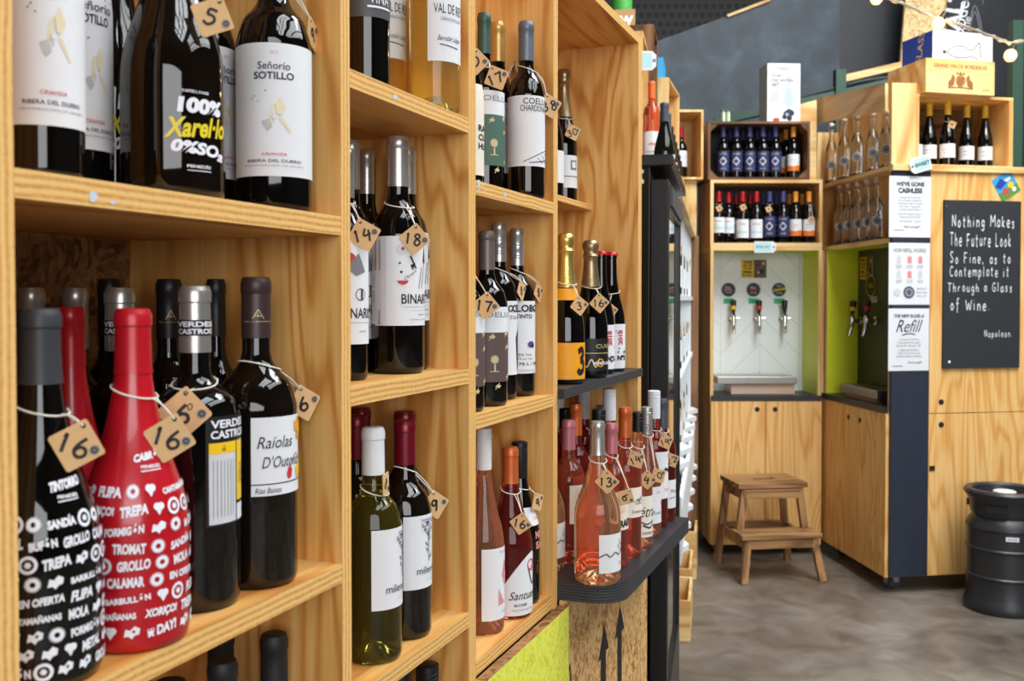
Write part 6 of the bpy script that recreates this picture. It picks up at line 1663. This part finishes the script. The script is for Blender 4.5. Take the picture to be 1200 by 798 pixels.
def swing_bottle(px, z, ytop, lab, grp, t=.05):
    p = at_plane(px, 200, A0 + n2 * t, n2)
    s_ = (p - A0).dot(dv2)
    if s_ < -.09: p = p + dv2 * (-.09 - s_)
    H = max(.26, min(.34, zat(px, ytop, p.y) - z))
    R = .034
    b = bottle(p.x, p.y, z + .0004, R, H, 'swing', GCLR, None, n=28, rn=.0125, name='swing_top_bottle', face=(-p.x, -p.y, 0),
               labels=[('label', -38, 38, H * .25, H * .25 + .048, None, [('d', 0, .5, .48, WHI, {'n': 24}), ('d', 0, .5, .42, plain('slate_label', (84, 92, 104), .5), {'n': 24}), ('d', 0, .5, .28, INKLG, {'r_in': .24, 'n': 20}), ('t', 'refill', 0, .5, .16, WHI, {'w': .4})], 'swing')])
    k = MB().lathe([(.0005, H - .002), (.012, H - .002), (.0135, H + .004), (.011, H + .012), (.0005, H + .014)], plain('porcelain_white', (228, 224, 216), .3), 14)
    k.build('stopper', b.root)
    wr = MB().tube([(.0, -.013, H - .035), (.001, -.02, H - .012), (.0, -.013, H + .006), (0, .013, H + .006), (.001, .02, H - .012), (.0, .013, H - .035)], .0014, STEEL, 6)
    wr.build('wire_bail', b.root)
    tag(b.root, lab, 'glass bottle', grp)
o5 = ['farthest', 'second', 'third', 'fourth', 'nearest']
for k, (px, yt) in enumerate(((974, 143.5), (988.8, 141), (1004, 137), (1022.3, 134), (1037.5, 131))):
    swing_bottle(px, zs3, yt, 'clear swing-top bottle, %s from the corner on the upper shelf' % ('first', 'second', 'third', 'fourth', 'fifth')[k], 'swing-top bottles on the upper shelf')
for k, (px, yt) in enumerate(((984.5, 220), (994, 218), (1005, 216), (1016, 213.5), (1027, 211))):
    swing_bottle(px, zs2, yt, 'clear swing-top bottle, %s from the corner on the lower shelf' % ('first', 'second', 'third', 'fourth', 'fifth')[k], 'swing-top bottles on the lower shelf')

# ------------------------------------------------------------------ right-hand plywood cabinet with navy corner, posters and chalkboard
B0 = Vector((1.862, 4.885, 0)); BA = R_(10.5)
bu = Vector((math.cos(BA), math.sin(BA), 0)); bn = Vector((-math.sin(BA), math.cos(BA), 0))
def f3(px, py, t=0.0):
    p = at_plane(px, py, B0 + bn * t, bn)
    return (p - B0).dot(bu), p.z
cab3 = empty('plywood_cabinet', B0, BA)
tag(cab3, 'tall plywood cabinet with a navy painted corner at the right', 'cabinet')
LB = f3(1245, 400)[0]
zt3 = f3(1100, 194)[1]
xn = f3(1088.3, 400)[0]
DB = .5
m = MB().box(.50, LB, .018, DB, .0825, zt3 - .03, PLYF)
m.build('carcass', cab3)
MB().box(0, xn, -.004, .018, .0825, zt3 - .03, NAVY).build('corner_panel', cab3)['label'] = 'navy painted corner panel'
zsp = f3(1100, 484.5)[1]
for a, z0, z1 in ((0, zsp + .002, zt3 - .03), (1, .0825, zsp - .002)):
    d = MB().box(xn + .002, LB, -.004, .018, z0, z1, PLYF).build('door', cab3, bevel=.001)
    s, z = f3(1102.3, 471 if a == 0 else 497.5)
    h_ = MB().lathe([(.0005, 0), (.014, 0), (.014, .002), (.0005, .002)], INK, 18).build('finger_hole', d); h_.rotation_euler = (math.pi / 2, 0, 0); h_.location = (s, -.0042, z)
    if a == 1:
        s, z = f3(1091.5, 548.5); MB().box(s - .014, s + .014, -.008, -.004, z - .012, z + .012, INK).build('latch', d)
MB().box(-.01, .16, -.02, .018, zt3 - .03, zt3, PINE).box(.16, LB, -.02, DB, zt3 - .03, zt3, PINE).build('top_board', cab3)
caster(cab3, .05, .09, .0825); caster(cab3, .62, .09, .0825)
def w3(s, t, z): return B0 + bu * s + bn * t + Vector((0, 0, z))
def sheet(name, lab, cat, px0, px1, py0, py1, mat, items, t=-.0048, th=.0015, rot=0.0, border=None, pen=None):
    s0, z1 = f3(px0, py0); s1, z0 = f3(px1, py1)
    w, h = s1 - s0, z1 - z0
    o = MB()
    ca, sa = math.cos(R_(rot)), math.sin(R_(rot))
    def T(x, z, y): return (x * ca - z * sa, y, x * sa + z * ca)
    vs = [T(x, z, y) for y in (0, -th) for x, z in ((-w / 2, -h / 2), (w / 2, -h / 2), (w / 2, h / 2), (-w / 2, h / 2))]
    o.add(vs, [(0, 1, 2, 3), (7, 6, 5, 4), (0, 4, 5, 1), (1, 5, 6, 2), (2, 6, 7, 3), (3, 7, 4, 0)], mat)
    def put(v2, f, m_, lev): o.add([T(x, z, -th - .0005 * lev) for x, z in v2], f, m_)
    draw_items(items, w, h, put)
    ob = o.build(name, None, w3((s0 + s1) / 2, t, (z0 + z1) / 2), BA, fix=False)
    return tag(ob, lab, cat)
rl = lambda v, a=-.6, b=.6, m=INKG: ('r', a, b, v, v + .012, m, 2)
def greek(vs, w=.62, m=INKG): return [('t', s, 0, v, .028, m, {'w': w * (.8 + .2 * ((i * 7) % 3) / 2)}) for i, (v, s) in enumerate(vs)]
sheet('cashless_notice', "white notice headed WE'VE GONE CASHLESS, top of the navy corner", 'notice', 1041.5, 1089.5, 206, 278.5, PAPER,
      [('t', "WE'VE GONE", 0, .87, .075, INKB, {'w': .68, 'bold': .04}), ('t', 'CASHLESS', 0, .765, .085, INKB, {'w': .58, 'bold': .04})] + greek([(.65, 'PLEASE NOTE WE ARE'), (.60, 'NO LONGER ACCEPTING'), (.55, 'NOTES OR COINS'), (.50, 'BUT WILL TAKE ANY'), (.45, 'CARD PAYMENT'), (.38, 'CONTACTLESS CARD &'), (.33, 'PHONE PAYMENTS PLEASE'), (.26, 'THANK YOU')]) + [('t', 'borough', .1, .17, .05, INK, {'shear': .4, 'w': .4}), rl(.11, -.8, -.3)])
sheet('refill_notice', 'white notice headed HOW REFILL WORKS with rows of small bottle pictures', 'notice', 1041, 1088.5, 284.5, 357, PAPER,
      [('t', 'HOW REFILL WORKS', 0, .88, .065, INKG, {'w': .78, 'bold': .01})] + [it for r_, v in enumerate((.72, .48)) for k, u in enumerate((-.52, 0, .52)) for it in (('r', u - .1, u + .1, v - .05, v + .06, (INKLG, INKP, INKP, INKLG, INKP, INKLG)[r_ * 3 + k], 2), ('r', u - .03, u + .03, v + .06, v + .09, INKLG, 2), ('t', 'CHOOSE', u, v - .09, .022, INKG, {'w': .15}), ('t', 'BOTTLE', u, v - .12, .022, INKG, {'w': .13}))] + [('d', -.02, .2, .10, plain('slate_label', (84, 92, 104), .5)), ('d', -.02, .2, .06, INKLG, {'r_in': .05}), ('t', 'REFILL', -.02, .2, .03, WHI, {'w': .14}), ('t', 'BRING IT', .6, .26, .03, INKG, {'w': .24}), ('t', 'BACK AND', .6, .2, .03, INKG, {'w': .26}), ('t', 'FILL UP', .6, .14, .03, INKG, {'w': .22}), ('d', -.6, .2, .06, INKLG)])
sheet('rules_notice', 'white notice headed THE NEW RULES OF Refill, lowest on the navy corner', 'notice', 1040.5, 1087.5, 361.5, 434, PAPER,
      [('t', 'THE NEW RULES of', 0, .88, .055, INKB, {'w': .74, 'bold': .03}), ('t', 'Refill', .02, .72, .2, INKB, {'w': .66, 'shear': .45}), ('l', [(-.35, .57), (0, .60), (.3, .58)], .014, INKB)] + greek([(.5, '1. RETURN OF THE BOTTLE'), (.45, 'CLEAN AND WITH LABELS'), (.40, 'INTACT'), (.33, '2. ALREADY HAVE OUR BOTTLE'), (.28, 'THEN YOU CAN FILL IT UP'), (.23, 'WITH ANY WINE')]) + [('t', 'borough', .3, .13, .05, INK, {'shear': .4, 'w': .34}), rl(.07, -.8, -.3)])
CHK = [('Nothing Makes', 1113, 1184, 250, 271, .20), ('The Future Look', 1111, 1180, 271, 290, .19), ('So Fine, as to', 1111, 1180, 293, 310, .18), ('Contemplate it', 1111, 1178, 310, 328, .2), ('Through a Glass', 1109, 1182, 329, 346, .2), ('of Wine.', 1112, 1156, 347, 366, .2), ('Napoleon.', 1151, 1183, 385, 397, .2)]
cw_, ch_ = 1192 - 1104.5, 430.5 - 234.5
its = []
for k, (s, a, b, t0, t1, pen) in enumerate(CHK):
    u = ((a + b) / 2 - 1148.2) / (cw_ / 2); v = 1 - ((t0 + t1) / 2 - 234.5) / ch_
    its.append(('h', s, u, v, (t1 - t0) / ch_ * .92, CHALK, {'w': (b - a) / cw_, 'pen': .115, 'seed': k, 'jit': .06, 'gap': .26}))
its += [('d', -.84, .04, .008, CHALK), ('r', -.96, -.94, .96, .97, INKG, 2)]
sheet('chalkboard', 'black chalkboard with a handwritten quote about a glass of wine', 'chalkboard', 1104.5, 1192, 234.5, 430.5, SLATEB, its, th=.012, t=-.0045)
sheet('picture_postcard', 'tilted colour postcard above the chalkboard', 'postcard', 1166, 1190, 203, 232, BLUEC,
      [('r', -1, 1, .0, .35, plain('postcard_green', (88, 140, 70), .5), 2), ('d', -.3, .3, .16, plain('postcard_red', (186, 84, 60), .5)), ('d', .4, .42, .14, YELP), ('r', -.2, .7, .62, .74, PAPER, 2), ('d', .5, .2, .1, PAPER), ('p', [(-1, .7), (-.2, .9), (.2, .6), (-.6, .5)], ROYAL)], rot=32)
sg = f3(1078.5, 193)
card_tag('white tag lettered SWEET on a pale blue panel at the corner of the right cabinet', 1078.5, 192.5, w3(sg[0], -.03, 0).y, .112, .075, 17, 'SWEET', d=(-bn.x * -1 * -1, -bn.y, 0), hole='l')

# wine crate shelf on top
zq = zt3 + .0006
s0, s1 = max(f3(1066, 150, .08)[0], .165), f3(1184, 150, .08)[0]
zq1 = f3(1100, 112, .08)[1]
def local_box(lab, s0, s1, t0, t1, z0, z1, th, mat, matv, cat='crate', name='wooden_crate', left=None):
    o = empty(name, w3((s0 + s1) / 2, t0, z0), BA)
    w, d, h = (s1 - s0) / 2, t1 - t0, z1 - z0
    MB().box(-w, w, 0, d, 0, th, mat).build('bottom_board', o); MB().box(-w, w, 0, d, h - th, h, mat).build('top_board', o)
    MB().box(-w, -w + th, 0, d, th, h - th, matv).build('end_board', o); MB().box(w - th * 1.6, w, 0, d, th, h - th, matv).build('end_board', o)
    MB().box(-w + th, w - th, d - .01, d, th, h - th, OLDWOOD).build('back_board', o)
    return tag(o, lab, cat)
local_box('long wooden box holding five yellow-capped bottles on the right cabinet', s0, s1, .06, .36, zq, zq1, .014, PINE, PINEV)
for k, (px, yt) in enumerate(((1072.5, 121), (1089, 121), (1110.5, 118), (1133, 121), (1154.5, 120))):
    tt = .15 if k == 2 else .2
    s, _ = f3(px, 150, tt); p = w3(s, tt, 0)
    zz = zq + .0145
    b = bottle(p.x, p.y, zz, .0375, min(zat(px, yt, p.y) - zz, zq1 - zq - .03), 'burgundy', GBLK, 'yellow', .2, n=28, labels=[('label', -75, 75, .045, .115, PAPER, [('l', [(-.5, .6), (.5, .62)], .03, INKG), ('t', 'BLANC', 0, .35, .1, INKG, {'w': .3})], 'ylw')])
    tag(b.root, 'yellow-capped dark bottle, %s from the left in the long box on the right cabinet' % ('first', 'second', 'third', 'fourth', 'fifth')[k], 'wine bottle', 'yellow-capped bottles')
    if k == 2: price_tag(b, 1116, 146, '9', 'tiny kraft tag on the yellow-capped bottle that stands forward', side=.034, rot=-20, neck=b.H * .7)
# pale crate burnt with a crest, and a glass carton on it
zr0 = zq1 + .0006
s0, s1 = f3(1083.5, 100, .02)[0], f3(1167, 100, .02)[0]
zr1 = f3(1120, 70, .02)[1]
w, h = s1 - s0, zr1 - zr0
cr_ = empty('wine_crate', w3((s0 + s1) / 2, .02, zr0), BA)
BURN = plain('burnt_brand_brown', (132, 84, 48), .7)
fb_ = MB().box(-w / 2, w / 2, 0, .012, 0, h, PINE)
def put(v2, f, m_, lev): fb_.add([(x, -.0005 * lev, h / 2 + z) for x, z in v2], f, m_)
draw_items([('t', 'GRAND VIN DE BORDEAUX', 0, .80, .13, BURN, {'w': .78, 'bold': .02}), ('d', 0, .38, .17, BURN, {'r_in': .14, 'n': 20}), ('p', [(-.1, .5), (.1, .5), (.1, .32), (0, .22), (-.1, .32)], BURN), ('p', [(-.14, .56), (.14, .56), (.1, .66), (.05, .58), (0, .68), (-.05, .58), (-.1, .66)], BURN),
            ('p', [(-.36, .16), (-.2, .22), (-.16, .48), (-.24, .58), (-.28, .42), (-.36, .34)], BURN), ('p', [(.36, .16), (.2, .22), (.16, .48), (.24, .58), (.28, .42), (.36, .34)], BURN), ('l', [(-.36, .15), (0, .18), (.36, .15)], .04, BURN), ('t', '2009', .74, .14, .06, BURN, {'w': .1})], w, h, put)
fb_.build('front_board', cr_, fix=False)
MB().box(-w / 2, -w / 2 + .012, .012, .30, 0, h, PINE).build('end_board', cr_); MB().box(w / 2 - .012, w / 2, .012, .30, 0, h, PINE).build('end_board', cr_)
MB().box(-w / 2, w / 2, .30, .312, 0, h, PINE).build('back_board', cr_); MB().box(-w / 2 + .012, w / 2 - .012, .012, .30, 0, .01, PINE).build('bottom_board', cr_); MB().box(-w / 2 + .012, w / 2 - .012, .012, .30, h - .01, h, PINE).build('lid', cr_)
cr_.rotation_euler = (0, 0, BA + R_(3))
tag(cr_, 'pale wine crate burnt with a crest and Grand Vin de Bordeaux', 'crate')
s0, s1 = f3(1091, 60, .06)[0], f3(1165, 60, .06)[0]; z1 = f3(1120, 37.5, .06)[1]
w, h = s1 - s0, z1 - zr1
gc = MB().box(-w / 2, w / 2, 0, .24, 0, h, WHITE, left=ROYAL)
def put(v2, f, m_, lev): gc.add([(x, -.0006 * lev, h / 2 + z) for x, z in v2], f, m_)
draw_items([('l', [(-.55, .3), (-.3, .5), (.0, .52), (.3, .42), (.55, .7)], .03, INKB), ('l', [(-.55, .3), (-.3, .16), (.0, .14), (.3, .2), (.55, .1)], .03, INKB), ('d', -.62, .3, .06, INKB), ('l', [(.55, .7), (.62, .1)], .03, INKB), ('l', [(.6, .75), (.68, .1)], .02, INKG)], w, h, put)
def put(v2, f, m_, lev): gc.add([(-w / 2 - .0006 * lev, .12 - x, h / 2 + z) for x, z in v2], f, m_)
draw_items([('t', 'GLASS', .2, .5, .3, GOLDI, {'rot': 80})], .24, h, put)
o = gc.build('glass_carton', None, w3((s0 + s1) / 2, .06, zr1 + .0006), BA + R_(4), fix=False)
tag(o, 'white glassware carton with a royal blue end on the crested crate', 'carton')

# ------------------------------------------------------------------ beer keg
kY = 4.67; kX = (1179.5 - 600) / F * kY
keg = empty('beer_keg', (kX, kY, 0))
tag(keg, 'black plastic beer keg standing on the floor at the right edge', 'keg')
r = .172
pf = [(.0005, .012), (.150, .012), (.150, 0.0), (r, 0.0), (r + .004, .012), (r + .004, .03), (r - .004, .055), (r - .010, .07), (r - .010, .155), (r - .005, .16), (r - .005, .167), (r - .010, .172), (r - .010, .285), (r - .005, .29), (r - .005, .297), (r - .010, .302), (r - .010, .385), (r - .004, .39), (r - .006, .40), (r - .02, .425), (r - .035, .445), (r - .05, .452), (.05, .47), (.0005, .47)]
MB().lathe(pf, KEGM, 56).build('body', keg)
tr_ = MB()
tr_.lathe([(r - .048, .44), (r - .030, .445), (r - .022, .47), (r - .022, .50), (r - .008, .53), (r + .004, .545), (r + .006, .556), (r - .002, .567), (r - .022, .568), (r - .032, .56), (r - .034, .545), (r - .040, .52), (r - .048, .50), (r - .048, .44)], KEGM, 56)
tr_.build('handle_ring', keg)
for a in (R_(-128), R_(-52), R_(50), R_(130)):
    MB().rbox((math.cos(a) * (r - .028), math.sin(a) * (r - .028), .487), (.014, .045, .016), INK, Matrix.Rotation(a, 3, 'Z')).build('grip_opening', keg)
MB().lathe([(.0005, .47), (.045, .47), (.045, .525), (.05, .53), (.05, .552), (.044, .556), (.0005, .556)], plain('valve_cap_white', (212, 214, 214), .4), 28).build('valve_cap', keg)
st = MB().box(-.028, .028, -.0012, 0, -.010, .010, PAPER)
def put(v2, f, m_, lev): st.add([(x, -.0013 - .0003 * lev, z) for x, z in v2], f, m_)
draw_items([('t', '30L KEG', 0, .5, .4, INK, {'w': .7})], .056, .02, put)
d_ = Vector((-.62, -.92, 0)).normalized()
lo = st.build('sticker', keg, fix=False); lo.location = Vector((-.04, -.158, .36)); lo.rotation_euler = (0, 0, -.25)
keg.rotation_euler = (0, 0, 0)

# ------------------------------------------------------------------ two-step wooden stool
sto = empty('step_stool', (1.375, 5.215, 0), R_(7.5))
tag(sto, 'worn two-step wooden stool in front of the tap cabinet doors', 'step stool')
w, dp = .19, .145
top = MB()
tz0, tz1 = .462, .488
top.box(-w, w, .0, .055 + .03, tz0, tz1, STOOLW); top.box(-w, w, .205, .29, tz0, tz1, STOOLW); top.box(-w, -.06, .085, .205, tz0, tz1, STOOLW); top.box(.06, w, .085, .205, tz0, tz1, STOOLW)
top.box(-.06, .06, .085, .125, tz0, tz1, STOOLW); top.box(-.06, .06, .165, .205, tz0, tz1, STOOLW)
top.build('top_step', sto, bevel=.002)
lw = .215
ls = MB().box(-lw, lw, -.125, .045, .222, .246, STOOLW).build('lower_step', sto, bevel=.002)
def leg(p, q): MB().beam(p, q, .036, .032, STOOLWV, up=(0, 1, 0)).build('leg', sto, bevel=.002)
for sx_ in (-1, 1):
    leg((sx_ * .150, .025, .462), (sx_ * .178, .018, .246))          # short front legs of the top step
    leg((sx_ * .155, .27, .462), (sx_ * .205, .295, 0.0))             # long rear legs
    leg((sx_ * .178, -.095, .222), (sx_ * .212, -.135, 0.0))          # front legs
    MB().beam((sx_ * .155, .01, .43), (sx_ * .160, .285, .43), .018, .055, STOOLW).build('apron', sto)
    MB().beam((sx_ * .186, -.10, .195), (sx_ * .186, .29, .195), .018, .05, STOOLW).build('side_rail', sto)
MB().beam((-.15, .012, .432), (.15, .012, .432), .018, .05, STOOLW).build('apron', sto)
MB().beam((-.15, .28, .432), (.15, .28, .432), .018, .05, STOOLW).build('apron', sto)
MB().beam((-.17, -.107, .196), (.17, -.107, .196), .018, .045, STOOLW).build('apron', sto)
MB().beam((-.18, .285, .205), (.18, .285, .205), .018, .045, STOOLW).build('apron', sto)

# ------------------------------------------------------------------ overhead: lights, cables, posts, board
def pole(name, lab, pts, w, cat='post'):
    o = MB().beam(pts[0], pts[1], w, w, GREENM).build(name); return tag(o, lab, cat)
p = at_y(1190.5, 25, 6.3); pole('steel_post', 'dark green steel post behind the right cabinet', (Vector((p.x, 6.3, 0)), p), .065)
p = at_y(984, 82, 6.55); pole('steel_post', 'short dark green steel post above the swing-top shelf', (Vector((p.x, 6.55, 0)), p), .066)
a, b = at_y(838, 143, 6.7), at_y(1062, 93, 6.5)
o = MB().beam(a, b, .06, .05, GREENM).build('steel_rail'); tag(o, 'dark green steel rail along the top of the tap cabinets', 'rail')
a, b = at_y(983, 94, 6.55), at_y(1072, 73, 6.55)
o = MB().beam(a, b, .05, .045, PINE).build('wooden_batten'); tag(o, 'bare wooden batten lying above the green rail', 'batten')
o = MB()
for k in range(4):
    pts = [(880, 130), (915, 122.5 - k * .6), (950, 114 - k), (980, 106 - k), (1010, 100 - 1.5 * k), (1045, 93.5 - k), (1062, 90)]
    o.tube([at_y(x, y, lerp(6.67, 6.5, (x - 880) / 182) - .012 * k + .02) for x, y in [tuple(q) for q in smooth_line(pts, 5)]], .011, CABLE, 7)
tag(o.build('cable_bundle'), 'bundle of grey cables sagging along the green rail', 'cable')
sl = empty('string_lights', at_y(1040, 6, 4.85))
tag(sl, 'string of warm bulbs on a twisted grey cord at upper right', 'string lights')
def rel(px, py, Y=4.85): return at_y(px, py, Y) - at_y(1040, 6, 4.85)
cord = smooth_line([(1010, -14), (1040, -2), (1060, 5), (1080, 14), (1100, 22), (1125, 29), (1150, 38), (1172, 46), (1186, 50), (1215, 44)], 6)
pts = [rel(*q) for q in cord]
MB().tube(pts, .006, ROPE, 7).tube([p_ + Vector((0, .004, .008 * math.sin(i * 1.3))) for i, p_ in enumerate(pts)], .005, plain('pale_rope', (156, 150, 138), .8), 6).build('cord', sl)
for px, py, up in ((1099.5, 27.5, (1108, 15)), (1184, 65, (1188, 53)), (1027, -2, (1027, -12))):
    bu_ = MB(); c = rel(px, py)
    bm_ = [(0.0005, -.031), (.015, -.027), (.026, -.014), (.0295, 0), (.026, .014), (.016, .026), (.0005, .03)]
    bu_.lathe(bm_, BULB, 20, c.x, c.y, c.z)
    so = MB().tube([rel(*up), rel(*up).lerp(c, .68)], .0155, BLACKP, 12).build('socket', sl)
    bu_.build('bulb', sl)
    l = bpy.data.lights.new('bulb_glow', 'POINT'); l.energy = 2.2; l.color = (1, .72, .38); l.shadow_soft_size = .03
    lo = bpy.data.objects.new('bulb_glow', l); COL.objects.link(lo); lo.parent = sl; lo.location = c + Vector((0, -.05, 0))
# dark menu board high on the right
q0, q1 = at_y(1112, -30, 6.9), at_y(1152, 42, 6.9)
mb_ = MB().box(-(q1.x - q0.x) / 2, (q1.x - q0.x) / 2, 0, .02, -(q0.z - q1.z) / 2, (q0.z - q1.z) / 2, SLATEB)
def put(v2, f, m_, lev): mb_.add([(x, -.001 * lev, z) for x, z in v2], f, m_)
draw_items([('t', 'MALT', -.72, .3, .28, CHALK, {'rot': 80, 'bold': .03}), ('t', 'wooded', -.35, .24, .2, CHALK, {'rot': 80}), ('t', 'the', .0, .2, .12, CHALK, {'rot': 76}), ('l', [(.1, .05), (.5, .5), (.9, .05), (.1, .05)], .015, INKG), ('l', [(.2, .1), (.5, .4), (.8, .1)], .015, INKG), ('l', [(.2, .9), (.95, .9), (.95, .5)], .008, INKG)], q1.x - q0.x, q0.z - q1.z, put)
o = mb_.build('menu_board', None, ((q0.x + q1.x) / 2, 6.9, (q0.z + q1.z) / 2), fix=False)
tag(o, 'dark board with chalk lettering and a triangle high above the glass carton', 'board')
